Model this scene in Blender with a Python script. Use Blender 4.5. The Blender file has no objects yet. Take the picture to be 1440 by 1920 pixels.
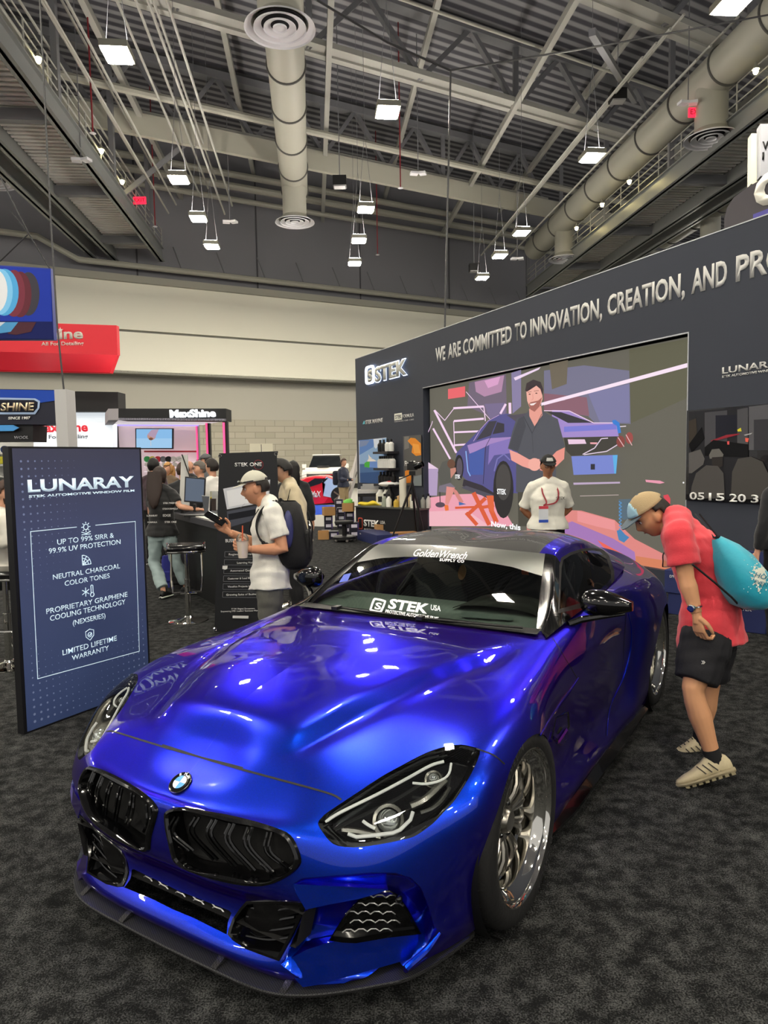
import bpy, bmesh, math, random
import numpy as np
from mathutils import Vector, Matrix
from mathutils.bvhtree import BVHTree
R_ = math.radians
random.seed(7)
SC = bpy.context.scene
COL = SC.collection

# ---------------------------------------------------------------- camera
FPX = 1330.0; CH = 1.65; PITCH = math.atan(98/FPX); ROLL = 0.0166
FW = np.array([0, math.cos(PITCH), -math.sin(PITCH)]); UPV = np.array([0, math.sin(PITCH), math.cos(PITCH)])
RT = np.array([1.0, 0, 0]); CAM = np.array([0, 0, CH])
_c, _s = math.cos(ROLL), math.sin(ROLL)
def ray(px, py):
    a = px-720; b = py-960
    return FW + RT*(_c*a-_s*b)/FPX - UPV*(_s*a+_c*b)/FPX
def proj(p):
    q = np.asarray(p, float)-CAM; dd = q@FW; x = FPX*(q@RT)/dd; y = -FPX*(q@UPV)/dd
    return 720+_c*x+_s*y, 960-_s*x+_c*y
def on_floor(px, py, z=0.0):
    r = ray(px, py); return Vector(CAM + r*(z-CH)/r[2])
def at_y(px, py, Y):
    r = ray(px, py); return Vector(CAM + r*Y/r[1])
cd = bpy.data.cameras.new('camera'); cam = bpy.data.objects.new('camera', cd); COL.objects.link(cam)
cd.sensor_fit = 'VERTICAL'; cd.sensor_height = 24; cd.lens = 24*FPX/1920; cd.clip_end = 300; cd.clip_start = 0.05
xa = _c*RT - _s*UPV           # image right direction in the world
ya = -(-_s*RT - _c*UPV)       # image up direction in the world
M = Matrix(((xa[0], ya[0], -FW[0], 0), (xa[1], ya[1], -FW[1], 0), (xa[2], ya[2], -FW[2], CH), (0, 0, 0, 1)))
cam.matrix_world = M
SC.camera = cam

# ---------------------------------------------------------------- world, exposure
SC.view_settings.view_transform = 'Standard'; SC.view_settings.look = 'None'
SC.view_settings.gamma = 1; SC.view_settings.use_curve_mapping = False
SC.view_settings.exposure = 1.15
w_ = bpy.data.worlds.new('hall_light'); SC.world = w_; w_.use_nodes = True
w_.node_tree.nodes['Background'].inputs[0].default_value = (1.0, 0.97, 0.92, 1)
w_.node_tree.nodes['Background'].inputs[1].default_value = 0.25

# ---------------------------------------------------------------- helpers
def srgb(h):
    if isinstance(h, str):
        h = h.lstrip('#'); v = [int(h[i:i+2], 16)/255 for i in (0, 2, 4)]
    else: v = h
    return tuple((c/12.92 if c <= .04045 else ((c+.055)/1.055)**2.4) for c in v)
MATS = {}
def mat(name, col='#808080', rough=.5, metal=0, coat=0, emit=None, es=0, alpha=1, trans=0, spec=.5, sheen=0, noise=None, bump=None, ior=1.45):
    if name in MATS: return MATS[name]
    m = bpy.data.materials.new(name); m.use_nodes = True; nt = m.node_tree; b = nt.nodes['Principled BSDF']
    c = srgb(col)+(1,)
    b.inputs['Base Color'].default_value = c; b.inputs['Roughness'].default_value = rough
    b.inputs['Metallic'].default_value = metal; b.inputs['Coat Weight'].default_value = coat
    b.inputs['Coat Roughness'].default_value = .02; b.inputs['Alpha'].default_value = alpha
    b.inputs['Transmission Weight'].default_value = trans; b.inputs['Specular IOR Level'].default_value = spec
    b.inputs['IOR'].default_value = ior; b.inputs['Sheen Weight'].default_value = sheen
    if emit is not None:
        b.inputs['Emission Color'].default_value = srgb(emit)+(1,); b.inputs['Emission Strength'].default_value = es
    if noise:   # (scale, colour2, detail)
        tc = nt.nodes.new('ShaderNodeTexCoord'); n = nt.nodes.new('ShaderNodeTexNoise'); n.inputs['Scale'].default_value = noise[0]
        n.inputs['Detail'].default_value = noise[2] if len(noise) > 2 else 4
        r = nt.nodes.new('ShaderNodeValToRGB'); r.color_ramp.elements[0].color = c; r.color_ramp.elements[1].color = srgb(noise[1])+(1,)
        r.color_ramp.elements[0].position = .35; r.color_ramp.elements[1].position = .65
        nt.links.new(tc.outputs['Object'], n.inputs['Vector']); nt.links.new(n.outputs['Fac'], r.inputs['Fac']); nt.links.new(r.outputs['Color'], b.inputs['Base Color'])
    if bump:    # (scale, strength)
        tc = nt.nodes.new('ShaderNodeTexCoord'); n = nt.nodes.new('ShaderNodeTexNoise'); n.inputs['Scale'].default_value = bump[0]; n.inputs['Detail'].default_value = 5
        bp = nt.nodes.new('ShaderNodeBump'); bp.inputs['Strength'].default_value = bump[1]; bp.inputs['Distance'].default_value = .01
        nt.links.new(tc.outputs['Object'], n.inputs['Vector']); nt.links.new(n.outputs['Fac'], bp.inputs['Height']); nt.links.new(bp.outputs['Normal'], b.inputs['Normal'])
    MATS[name] = m; return m
def link(name, me, m=None, parent=None, smooth=False):
    o = bpy.data.objects.new(name, me); COL.objects.link(o)
    if m is not None:
        for mm in (m if isinstance(m, (list, tuple)) else [m]): me.materials.append(mm)
    if smooth:
        for p in me.polygons: p.use_smooth = True
    if parent: o.parent = parent
    return o
def fin(name, bm, m=None, parent=None, smooth=False, bevel=0, angle=35, recalc=True):
    if recalc: bmesh.ops.recalc_face_normals(bm, faces=bm.faces)
    me = bpy.data.meshes.new(name); bm.to_mesh(me); bm.free()
    o = link(name, me, m, parent, smooth)
    if smooth and angle:
        try: me.set_sharp_from_angle(angle=R_(angle))
        except Exception: pass
    if bevel:
        md = o.modifiers.new('b', 'BEVEL'); md.width = bevel; md.segments = 2; md.limit_method = 'ANGLE'
    return o
def tag(o, label=None, cat=None, group=None, kind=None):
    if label: o['label'] = label
    if cat: o['category'] = cat
    if group: o['group'] = group
    if kind: o['kind'] = kind
    return o
def thing(name, label, cat, loc=(0, 0, 0), rz=0, group=None):
    o = bpy.data.objects.new(name, None); COL.objects.link(o); o.location = loc; o.rotation_euler = (0, 0, rz)
    o.empty_display_size = .1
    return tag(o, label, cat, group)
def struct(o): o['kind'] = 'structure'; return o
def copy_tree(o, parent=None):
    c = o.copy(); COL.objects.link(c)
    if parent: c.parent = parent
    for ch in list(o.children): copy_tree(ch, c)
    return c
def box(bm, c, s, rz=0, M=None):
    mt = Matrix.Translation(Vector(c)) @ Matrix.Rotation(rz, 4, 'Z') @ Matrix.Diagonal((s[0], s[1], s[2], 1))
    if M is not None: mt = M @ mt
    return bmesh.ops.create_cube(bm, size=1, matrix=mt)['verts']
def frame_of(dv):
    dv = Vector(dv).normalized(); a = Vector((0, 0, 1)) if abs(dv.z) < .95 else Vector((1, 0, 0))
    x = a.cross(dv).normalized(); return x, dv.cross(x)
def tube(bm, pts, r, n=8, closed=False, caps=True):
    pts = [Vector(p) for p in pts]; N = len(pts); rr = r if isinstance(r, (list, tuple)) else [r]*N
    rings = []; x = None
    for i, p in enumerate(pts):
        if closed: dv = pts[(i+1) % N]-pts[i-1]
        else: dv = pts[min(i+1, N-1)]-pts[max(i-1, 0)]
        if dv.length < 1e-9: dv = Vector((0, 0, 1))
        dv.normalize()
        if x is None: x, y = frame_of(dv)
        else:
            x = (x - dv*x.dot(dv))
            if x.length < 1e-6: x, _ = frame_of(dv)
            x.normalize(); y = dv.cross(x)
        rings.append([bm.verts.new(p+x*math.cos(2*math.pi*k/n)*rr[i]+y*math.sin(2*math.pi*k/n)*rr[i]) for k in range(n)])
    for i in range(N if closed else N-1):
        a, b = rings[i], rings[(i+1) % N]
        for k in range(n):
            try: bm.faces.new((a[k], a[(k+1) % n], b[(k+1) % n], b[k]))
            except ValueError: pass
    if caps and not closed:
        bm.faces.new(rings[0][::-1]); bm.faces.new(rings[-1])
def bar(bm, a, b, w, h, up=(0, 0, 1)):
    a = Vector(a); b = Vector(b); dv = (b-a); L = dv.length; dv.normalize(); up = Vector(up)
    x = dv.cross(up)
    if x.length < 1e-5: x = dv.cross(Vector((1, 0, 0)))
    x.normalize(); z = x.cross(dv)
    mt = Matrix(((x.x*w, dv.x*L, z.x*h, (a.x+b.x)/2), (x.y*w, dv.y*L, z.y*h, (a.y+b.y)/2), (x.z*w, dv.z*L, z.z*h, (a.z+b.z)/2), (0, 0, 0, 1)))
    bmesh.ops.create_cube(bm, size=1, matrix=mt)
def lathe(bm, prof, n=32, M=None, closed=False):
    M = M or Matrix.Identity(4); rings = []
    for r, z in prof:
        rings.append([bm.verts.new(M @ Vector((r*math.cos(2*math.pi*k/n), r*math.sin(2*math.pi*k/n), z))) for k in range(n)])
    for a, b in zip(rings[:-1], rings[1:]):
        for k in range(n): bm.faces.new((a[k], a[(k+1) % n], b[(k+1) % n], b[k]))
    if closed:
        bm.faces.new(rings[0][::-1]); bm.faces.new(rings[-1])
def ball(bm, c, r, M=None, u=16, v=10):
    s = r if isinstance(r, (tuple, list)) else (r, r, r)
    mt = Matrix.Translation(Vector(c)) @ (M or Matrix.Identity(4)) @ Matrix.Diagonal((s[0], s[1], s[2], 1))
    bmesh.ops.create_uvsphere(bm, u_segments=u, v_segments=v, radius=1, matrix=mt)
def poly(bm, pts, thick=None):
    """flat polygon, with thickness vector when given"""
    vs = [bm.verts.new(Vector(p)) for p in pts]; bm.faces.new(vs)
    if thick is not None:
        t = Vector(thick); vt = [bm.verts.new(Vector(p)+t) for p in pts]; bm.faces.new(vt[::-1]); n = len(vs)
        for i in range(n): bm.faces.new((vs[i], vt[i], vt[(i+1) % n], vs[(i+1) % n]))
BOLD = None
def text(name, body, size, m, M, parent=None, extrude=.001, ax='CENTER', ay='CENTER', sx=1, shear=0, off=0, sp=1):
    """lettering as its own mesh; M places the text's plane (x right, y up, z out)"""
    cu = bpy.data.curves.new(name, 'FONT'); cu.body = body; cu.size = size; cu.extrude = extrude; cu.align_x = ax; cu.align_y = ay
    cu.shear = shear; cu.offset = off; cu.space_character = sp; cu.resolution_u = 3
    t = bpy.data.objects.new(name, cu); COL.objects.link(t)
    bpy.context.view_layer.update()
    me = bpy.data.meshes.new_from_object(t); bpy.data.objects.remove(t); bpy.data.curves.remove(cu)
    me.transform(M @ Matrix.Diagonal((sx, 1, 1, 1)))
    me.materials.clear()
    return link(name, me, m, parent)
def plane_M(o, x, y):
    x = Vector(x).normalized(); y = Vector(y).normalized(); z = x.cross(y)
    return Matrix(((x.x, y.x, z.x, o[0]), (x.y, y.y, z.y, o[1]), (x.z, y.z, z.z, o[2]), (0, 0, 0, 1)))
# ================================================================= THE HALL
AY = R_(-5.6); AD = Vector((math.sin(AY), math.cos(AY), 0)); AX = Vector((AD.y, -AD.x, 0))     # along the ducts and catwalks
BY = R_(61); BD = Vector((math.sin(BY), math.cos(BY), 0)); BN = Vector((BD.y, -BD.x, 0))         # along the far wall and trusses (BN points to the camera)
if BN.y > 0: BN = -BN
steel = mat('roof_steel', '#a5a59e', .55); steel_d = mat('steel_grey', '#75767a', .55); duct_m = mat('duct_grey', '#a9a89c', .5, bump=(3, .1))
galv = mat('galvanised', '#8e9190', .45, metal=.3)
# floor
def carpet():
    m = mat('black_carpet', '#1a1b1c', rough=.95, spec=.15); nt = m.node_tree; b = nt.nodes['Principled BSDF']
    tc = nt.nodes.new('ShaderNodeTexCoord')
    n1 = nt.nodes.new('ShaderNodeTexNoise'); n1.inputs['Scale'].default_value = 13; n1.inputs['Detail'].default_value = 8; n1.inputs['Roughness'].default_value = .7
    n2 = nt.nodes.new('ShaderNodeTexNoise'); n2.inputs['Scale'].default_value = 170; n2.inputs['Detail'].default_value = 3
    mu = nt.nodes.new('ShaderNodeMath'); mu.operation = 'MULTIPLY'
    r = nt.nodes.new('ShaderNodeValToRGB'); r.color_ramp.elements[0].position = .21; r.color_ramp.elements[0].color = (.005, .0052, .0055, 1); r.color_ramp.elements[1].position = .38; r.color_ramp.elements[1].color = (.075, .077, .076, 1)
    nt.links.new(tc.outputs['Object'], n1.inputs[0]); nt.links.new(tc.outputs['Object'], n2.inputs[0]); nt.links.new(n1.outputs[0], mu.inputs[0]); nt.links.new(n2.outputs[0], mu.inputs[1])
    nt.links.new(mu.outputs[0], r.inputs[0]); nt.links.new(r.outputs[0], b.inputs['Base Color'])
    bp = nt.nodes.new('ShaderNodeBump'); bp.inputs['Strength'].default_value = .6; bp.inputs['Distance'].default_value = .008
    nt.links.new(n2.outputs[0], bp.inputs['Height']); nt.links.new(bp.outputs[0], b.inputs['Normal']); return m
bm = bmesh.new(); poly(bm, [(-45, -25, 0), (45, -25, 0), (45, 75, 0), (-45, 75, 0)], (0, 0, -.2)); fl = struct(fin('floor', bm, carpet()))
def floor_patch(name, px, col, z, label, cat='carpet'):
    bm = bmesh.new(); poly(bm, [on_floor(*p, z=z) for p in px], (0, 0, -z+.0005)); o = fin(name, bm, mat(name+'_pile', col, .95, spec=.1, noise=(6, col, 3))); tag(o, label, cat); return o
floor_patch('aisle_carpet', [(470,985),(678,988),(690,976),(690,915),(380,918),(330,985)], '#8f8e8a', .006, 'light grey aisle carpet between the black carpet and the far booths')
floor_patch('blue_carpet', [(540,968),(652,962),(660,948),(530,946)], '#1f3f9c', .012, 'bright blue carpet under the red and blue sports car')

# far wall
def wallpt(x, z, off=0):  # x = world X on the far wall line
    p = Vector((-18.6, 40, 0)); t = (x+18.6)/BD.x; q = p+BD*t+BN*off; q.z = z; return q
def slab(name, x0, x1, z0, z1, off, th, m):
    bm = bmesh.new(); a, b, c, d_ = wallpt(x0, z0, off), wallpt(x1, z0, off), wallpt(x1, z1, off), wallpt(x0, z1, off); poly(bm, [a, b, c, d_], -BN*th); return struct(fin(name, bm, m))
upper = mat('upper_wall_grey', '#84848a', .9); fascia = mat('fascia_cream', '#f6f4e4', .8); lowwall = mat('lower_wall', '#b9b7ac', .9)
def block_mat():
    m = mat('concrete_block', '#b5b0a0', .9); nt = m.node_tree; b = nt.nodes['Principled BSDF']; tc = nt.nodes.new('ShaderNodeTexCoord'); mp = nt.nodes.new('ShaderNodeMapping'); mp.inputs['Rotation'].default_value = (R_(90), 0, 0)
    br = nt.nodes.new('ShaderNodeTexBrick'); br.inputs['Scale'].default_value = 1; br.inputs['Color1'].default_value = srgb('#b9b4a4')+(1,); br.inputs['Color2'].default_value = srgb('#aea998')+(1,); br.inputs['Mortar'].default_value = srgb('#989384')+(1,)
    br.inputs['Brick Width'].default_value = 1.2; br.inputs['Row Height'].default_value = .4; br.inputs['Mortar Size'].default_value = .02
    nt.links.new(tc.outputs['Object'], mp.inputs[0]); nt.links.new(mp.outputs[0], br.inputs[0]); nt.links.new(br.outputs[0], b.inputs['Base Color']); return m
slab('wall_back', -36, 46, 0, 4.4, -1.2, .3, block_mat())
slab('wall_back_middle', -36, 46, 4.4, 7.0, -1.2, .3, lowwall)
slab('trim_soffit', -36, 46, 6.94, 7.1, 0, 1.4, mat('soffit_grey', '#8b8a82', .9))
slab('wall_back_fascia', -36, 46, 7.0, 9.35, 0, .4, fascia)
slab('trim_ledge', -36, 46, 9.35, 9.6, -.25, .4, mat('ledge_grey', '#7d7c74', .8))
slab('wall_back_fascia_upper', -36, 46, 9.5, 12.2, -.1, .4, fascia)
slab('trim_cornice', -36, 46, 12.2, 12.6, .15, .6, mat('cornice', '#a9a89c', .8))
slab('wall_back_top', -36, 46, 12.5, 21.5, -.6, .3, upper)
for i, x in enumerate((-33.5, -27, -14.1, -7.6, -1.1, 5.4, 11.9)):
    bm = bmesh.new(); poly(bm, [wallpt(x-.04, 12.6, -.58), wallpt(x+.04, 12.6, -.58), wallpt(x+.04, 21, -.58), wallpt(x-.04, 21, -.58)], BN*.02); struct(fin('trim_%d' % (i+1), bm, mat('seam_dark', '#525256', .9)))
# a door in the block wall
bm = bmesh.new(); x0, x1 = -8.2, -6.8
poly(bm, [wallpt(x0, 0, -1.18), wallpt(x1, 0, -1.18), wallpt(x1, 2.85, -1.18), wallpt(x0, 2.85, -1.18)], BN*.05); dr = struct(fin('door_1', bm, mat('door_cream', '#cfcbb8', .7)))
bm = bmesh.new(); poly(bm, [wallpt(x0+.68, .1, -1.12), wallpt(x0+.71, .1, -1.12), wallpt(x0+.71, 2.8, -1.12), wallpt(x0+.68, 2.8, -1.12)], BN*.02); fin('door_gap', bm, mat('seam_dark'), parent=dr)

# roof deck
def deck_mat():
    m = mat('roof_deck', '#5a5a62', .7); nt = m.node_tree; b = nt.nodes['Principled BSDF']; tc = nt.nodes.new('ShaderNodeTexCoord'); mp = nt.nodes.new('ShaderNodeMapping'); mp.inputs['Rotation'].default_value = (0, 0, BY)
    wv = nt.nodes.new('ShaderNodeTexWave'); wv.wave_type = 'BANDS'; wv.bands_direction = 'X'; wv.inputs['Scale'].default_value = .55; wv.inputs['Distortion'].default_value = 0
    r = nt.nodes.new('ShaderNodeValToRGB'); r.color_ramp.elements[0].color = srgb('#45454c')+(1,); r.color_ramp.elements[0].position = .3; r.color_ramp.elements[1].color = srgb('#8b8b8e')+(1,); r.color_ramp.elements[1].position = .8
    nt.links.new(tc.outputs['Object'], mp.inputs[0]); nt.links.new(mp.outputs[0], wv.inputs[0]); nt.links.new(wv.outputs[0], r.inputs[0]); nt.links.new(r.outputs[0], b.inputs['Base Color']); return m
bm = bmesh.new(); poly(bm, [(-45, -25, 21), (45, -25, 21), (45, 75, 21), (-45, 75, 21)], (0, 0, .3)); struct(fin('ceiling', bm, deck_mat()))

def truss(p0, d, L, z0, z1, name, label, panels, group):
    """p0 plan start, d direction; bottom chord z0, top chord z1"""
    d = Vector(d); base = Vector((p0[0], p0[1], z0)); t = thing(name, label, 'truss', base, 0, group)
    bm = bmesh.new()
    for o_ in (-.32, .32):
        sd = Vector((d.y, -d.x, 0))*o_; bar(bm, sd, sd+d*L, .30, .22)
    bar(bm, (0, 0, 0), d*L, .60, .04); fin('bottom_chord', bm, steel, t)
    bm = bmesh.new(); bar(bm, (0, 0, z1-z0), d*L+Vector((0, 0, z1-z0)), .55, .35); fin('top_chord', bm, steel_d, t)
    st = L/panels
    for k in range(panels):
        a = d*(k*st); b = d*((k+.5)*st)+Vector((0, 0, z1-z0)); c = d*((k+1)*st)
        for q, e in ((a, b), (b, c)):
            bm = bmesh.new(); bar(bm, q, e, .24, .20); fin('diagonal', bm, steel_d, t)
        if k % 2 == 0:
            bm = bmesh.new(); bar(bm, a, a+Vector((0, 0, z1-z0)), .24, .24); fin('post', bm, steel_d, t)
    return t
TL = 'long grey roof truss crossing the hall under the dark deck'
for Y0 in (22, 30.6, 40.8):
    p = Vector((0, Y0, 0))-BD*34
    truss(p, BD, 62 if Y0 < 38 else 46, 17.9, 20.6, 'roof_truss', TL, 12, 'roof trusses crossing the hall')
# joists along the hall
for i in range(-5, 9):
    bm = bmesh.new(); p = AX*(i*4.3+1.0)+AD*8; q = p+AD*44
    p.z = q.z = 19.6 if i % 2 else 17.75
    bar(bm, p, q, .22, .30); o = fin('roof_joist', bm, steel); tag(o, 'pale steel joist running lengthwise under the roof deck', 'joist', 'roof joists')
# deep white girder with rods
g0 = Vector((0, 40.2, 0))-BD*32
bm = bmesh.new(); a = g0.copy(); a.z = 17.3; bar(bm, a, a+BD*56, .25, 1.0); tag(fin('lattice_girder', bm, mat('girder_pale', '#b7b6a8', .6)), 'deep pale girder running parallel to the far wall', 'girder')
for i, (zz, off, r) in enumerate(((19.0, 1.0, .20), (18.3, 1.0, .22), (17.6, .8, .16))):
    bm = bmesh.new(); tube(bm, [wallpt(-34, zz, off), wallpt(44, zz, off)], r, 10); tag(fin('service_pipe', bm, duct_m, smooth=True), ('topmost', 'middle', 'lowest')[i]+' of three long pale pipes high on the far wall', 'pipe')
for off, z, r, lab in ((36.8, 17.3, .17, 'single pale pipe crossing the hall between two roof trusses'), (27, 18.6, .06, 'thin grey conduit crossing the roof')):
    p = Vector((0, off, z))-BD*34; bm = bmesh.new(); tube(bm, [p, p+BD*60], r, 8); tag(fin('service_pipe', bm, duct_m, smooth=True), lab, 'pipe')
# pipe run on top of the cornice with brackets
bm = bmesh.new(); tube(bm, [wallpt(-36, 13.3, .3), wallpt(-22, 13.3, .3), wallpt(-20.5, 14.1, .3), wallpt(-18.8, 14.1, .3), wallpt(-17, 13.1, .3), wallpt(44, 13.1, .3)], .17, 8); pr = tag(fin('pipe_run', bm, duct_m, smooth=True), 'pale pipe with brackets running along the top of the cream band', 'pipe')
for i in range(14):
    x = -12+i*2.3; bm = bmesh.new(); bar(bm, wallpt(x, 13.15, .3), wallpt(x-.3, 14.6, -.2), .05, .05); fin('bracket', bm, steel_d, parent=pr)

# ducts with diffusers
def diffuser(c, r, top, rd):
    """hanging round diffuser with its drop duct"""
    t = thing('air_diffuser', None, 'air diffuser', c)
    bm = bmesh.new()
    for k, (ra, rb) in enumerate(((1.0, .80), (.74, .52), (.46, .26), (.20, 0.001))):
        lathe(bm, [(r*ra, 0), (r*ra*.985, .05), (r*rb, .14-.02*k)], 40); 
    fin('diffuser_cone', bm, mat('diffuser_white', '#e2e2e6', .4), t, True)
    bm = bmesh.new(); lathe(bm, [(r*.80, .12), (rd, .35), (rd, top)], 32); fin('drop_duct', bm, duct_m, t, True)
    bm = bmesh.new(); lathe(bm, [(r*.7, .16), (.001, .16)], 24); fin('duct_throat', bm, mat('throat_dark', '#1c1c22', .8), t)
    return t
def duct(px, r, z, a0, a1, label, drops):
    p = on_floor(px[0], px[1], 13.75); t = thing('air_duct', label, 'air duct', (p.x, p.y, z))
    bm = bmesh.new(); tube(bm, [AD*a0, AD*a1], r, 36); fin('duct_body', bm, duct_m, t, True)
    k = a0
    while k < a1:
        bm = bmesh.new(); pts = [AD*k+AX*((r+.01)*math.cos(x))+Vector((0, 0, (r+.01)*math.sin(x))) for x in [2*math.pi*q/36 for q in range(36)]]; tube(bm, pts, .05, 6, closed=True); fin('duct_band', bm, mat('band_dark', '#4d4d4a', .6), t); k += 3.0
    return p
d1 = duct((525, 55), .68, 16.0, -9, 18.5, 'large round grey duct hanging over the centre of the hall', None)
p = on_floor(525, 55, 13.75); tag(diffuser(p, 1.0, 1.9, .62), 'white round air diffuser nearest the camera under the central duct')
p = on_floor(553, 418, 13.75); tag(diffuser(p, 1.0, 1.7, .60), 'white round air diffuser at the far end of the central duct')
d2 = duct((1333, 262), .72, 16.0, -16, 22, 'large round grey duct slanting across the upper right', None)
p = on_floor(1333, 262, 13.75); tag(diffuser(p, 1.0, 1.9, .60), 'white round air diffuser on the right, above the right catwalk')
p = on_floor(1059, 487, 13.75); tag(diffuser(p, 1.0, 1.7, .60), 'white round air diffuser at the far end of the right duct')
p = on_floor(-14, 342, 13.75); tag(diffuser(p, 1.0, 1.9, .60), 'white round air diffuser cut by the left edge of the view')
p = on_floor(1245, 447, 14.5); t = thing('air_duct', 'smaller round duct behind the right catwalk above the booth sign', 'air duct', p)
bm = bmesh.new(); tube(bm, [AD*-13, AD*0], .6, 28); fin('duct_body', bm, duct_m, t, True)
bm = bmesh.new(); tube(bm, [AD*-5, AD*-5+Vector((0, 0, -2))], .5, 24); fin('drop_duct', bm, duct_m, t, True)
for k in range(5):
    bm = bmesh.new(); tube(bm, [AD*(-1-k*2.6)+AX*(.61*math.cos(x))+Vector((0, 0, .61*math.sin(x))) for x in [2*math.pi*q/28 for q in range(28)]], .04, 6, closed=True); fin('duct_band', bm, mat('band_dark'), t)

# catwalks
def catwalk(px, s, L0, L1, W, label, z=13.5):
    """px: pixel of a point on the inner lower beam edge; s: side on which the deck lies"""
    p = on_floor(*px, z); t = thing('catwalk', label, 'catwalk', p)
    o = lambda a, x, zz: AD*a+AX*(x*s)+Vector((0, 0, zz))
    for x, nm in ((0, 'inner_beam'), (W, 'outer_beam'), (W+1.1, 'edge_beam')):
        bm = bmesh.new(); bar(bm, o(L0, x, .35), o(L1, x, .35), .12, .75); bar(bm, o(L0, x, 0), o(L1, x, 0), .38, .05); bar(bm, o(L0, x, .72), o(L1, x, .72), .38, .05); fin(nm, bm, galv, t)
    bm = bmesh.new(); n = int((L1-L0)/.32)
    for k in range(n): bar(bm, o(L0+k*.32, .1, .62), o(L0+k*.32, W-.1, .62), .15, .06)
    bar(bm, o(L0, W/2, .72), o(L1, W/2, .72), W, .03); fin('corrugated_deck', bm, mat('deck_metal', '#e6e5e0', .5), t)
    for k in range(int((L1-L0)/7)+1):
        bm = bmesh.new(); bar(bm, o(L0+k*7, 0, .3), o(L0+k*7, W, .3), .3, .4); fin('cross_beam', bm, steel_d, t)
    for zz in (1.15, 1.5, 1.85):
        bm = bmesh.new(); tube(bm, [o(L0, -.05, zz), o(L1, -.05, zz)], .03, 6); fin('rail', bm, steel, t)
    for k in range(int((L1-L0)/2)+1):
        bm = bmesh.new(); tube(bm, [o(L0+k*2, -.05, .7), o(L0+k*2, -.05, 1.85)], .03, 6); fin('rail_post', bm, steel, t)
    for k in range(int((L1-L0)/7)+1):
        bm = bmesh.new(); bar(bm, o(L0+k*7, 0, .7), o(L0+k*7, 0, 6.5), .22, .22); fin('hanger', bm, steel_d, t)
    return t
catwalk((303, 490), -1, -38, 0, 2.6, 'long steel catwalk with corrugated underside along the upper left')
catwalk((990, 555), 1, -42, 0, 2.6, 'long steel catwalk with railing along the upper right')
# conduit bundles over the left catwalk
p = on_floor(150, 90, 15.5)
for i in range(12):
    q = p+AX*(i*.42-2.2+(.9 if i > 6 else 0)); q.z = 15.2+(i % 5)*.45; bm = bmesh.new(); tube(bm, [q-AD*10, q+AD*15], .05, 6); tag(fin('conduit', bm, steel), 'thin grey conduit above the left catwalk', 'conduit', 'conduits above the left catwalk')
for x, y, x2, y2 in ((215,378,365,255), (1110,60,1190,190)): 
    a = on_floor(x, y, 14.0); b = on_floor(x2, y2, 17.5); bm = bmesh.new(); bar(bm, a, b, .2, .2); tag(fin('diagonal_brace', bm, steel_d), 'grey diagonal brace '+('beside the left catwalk' if x < 700 else 'near the right duct'), 'brace')
p = on_floor(1120, 130, 17.2)
for i in range(10):
    q = p+AX*(i*.5); q.z = 15.5+(i % 4)*.5; bm = bmesh.new(); tube(bm, [q-AD*4, q+AD*20], .05, 6); tag(fin('conduit', bm, steel), 'thin grey conduit above the right catwalk', 'conduit', 'conduits above the right catwalk')

# high-bay lights
glow = mat('lamp_glow', '#ffffff', emit='#fff6e4', es=190); roof_fill = mat('roof_fill_glow', '#ffffff', emit='#fff6ea', es=48); fix_m = mat('fixture_grey', '#8d8c80', .5)  # second glow is added, to lighten the roof from below
def high_bay(p, label=None, group=None, sx=.54, sy=.68):
    t = thing('high_bay_light', label or 'square white high-bay light hanging under the roof', 'ceiling light', p, -AY, group)
    bm = bmesh.new(); box(bm, (0, 0, 0), (sx, sy, .03)); fin('diffuser', bm, glow, t)
    bm = bmesh.new(); box(bm, (0, 0, .10), (sx+.12, sy+.12, .16)); fin('housing', bm, fix_m, t)
    bm = bmesh.new(); box(bm, (0, 0, .20), (sx, sy, .02)); fin('added_roof_fill', bm, roof_fill, t)  # added glowing slab on the housing that lights deck and catwalks
    bm = bmesh.new(); tube(bm, [(-sx/2, 0, .15), (0, 0, 3), ], .008, 4); tube(bm, [(sx/2, 0, .15), (0, 0, 3), (0, 0, 21-p[2])], .008, 4); fin('hanging_wire', bm, steel_d, t)
    return t
LP = [(220,105,'large bright light upper left'),(727,212,'bright light in the middle of the ceiling'),(335,338,'light right of the left catwalk'),(372,411,'middle light of the left row'),(397,463,'lowest light of the left row'),(686,394,'third light of the centre row from below'),(673,452,'second light of the centre row from below'),(665,495,'lowest light of the centre row'),(1110,297,'bright light beside the right duct'),(978,438,'upper light of the right row'),(937,481,'middle light of the right row'),(904,522,'lowest light of the right row'),(1375,10,'bright light at the top right corner')]
for x, y, lab in LP:
    p = on_floor(x, y, 11.5); high_bay(p, 'square high-bay fixture, '+lab)
for x in range(-28, 33, 9):
    for y in (-20, -11, -2, 7):
        high_bay(Vector((x+.3*y*0+1.5, y, 11.5)), 'square high-bay light hanging over and behind the camera', 'high-bay lights overhead')
for x in (-30, -22): high_bay(Vector((x, 18, 11.5)), 'square high-bay light hanging over and behind the camera', 'high-bay lights overhead')
for x, y in ((-24, 27), (-33, 27), (-25, 35), (26, 30), (28, 40), (20, 46)): high_bay(Vector((x, y, 11.5)), 'square high-bay light added out of view to brighten the far wall', 'added high-bay lights out of view')  # lamps added outside the view to brighten the far wall
for x in (20, 28): high_bay(Vector((x, 20, 11.5)), 'square high-bay light hanging over and behind the camera', 'high-bay lights overhead')
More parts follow.
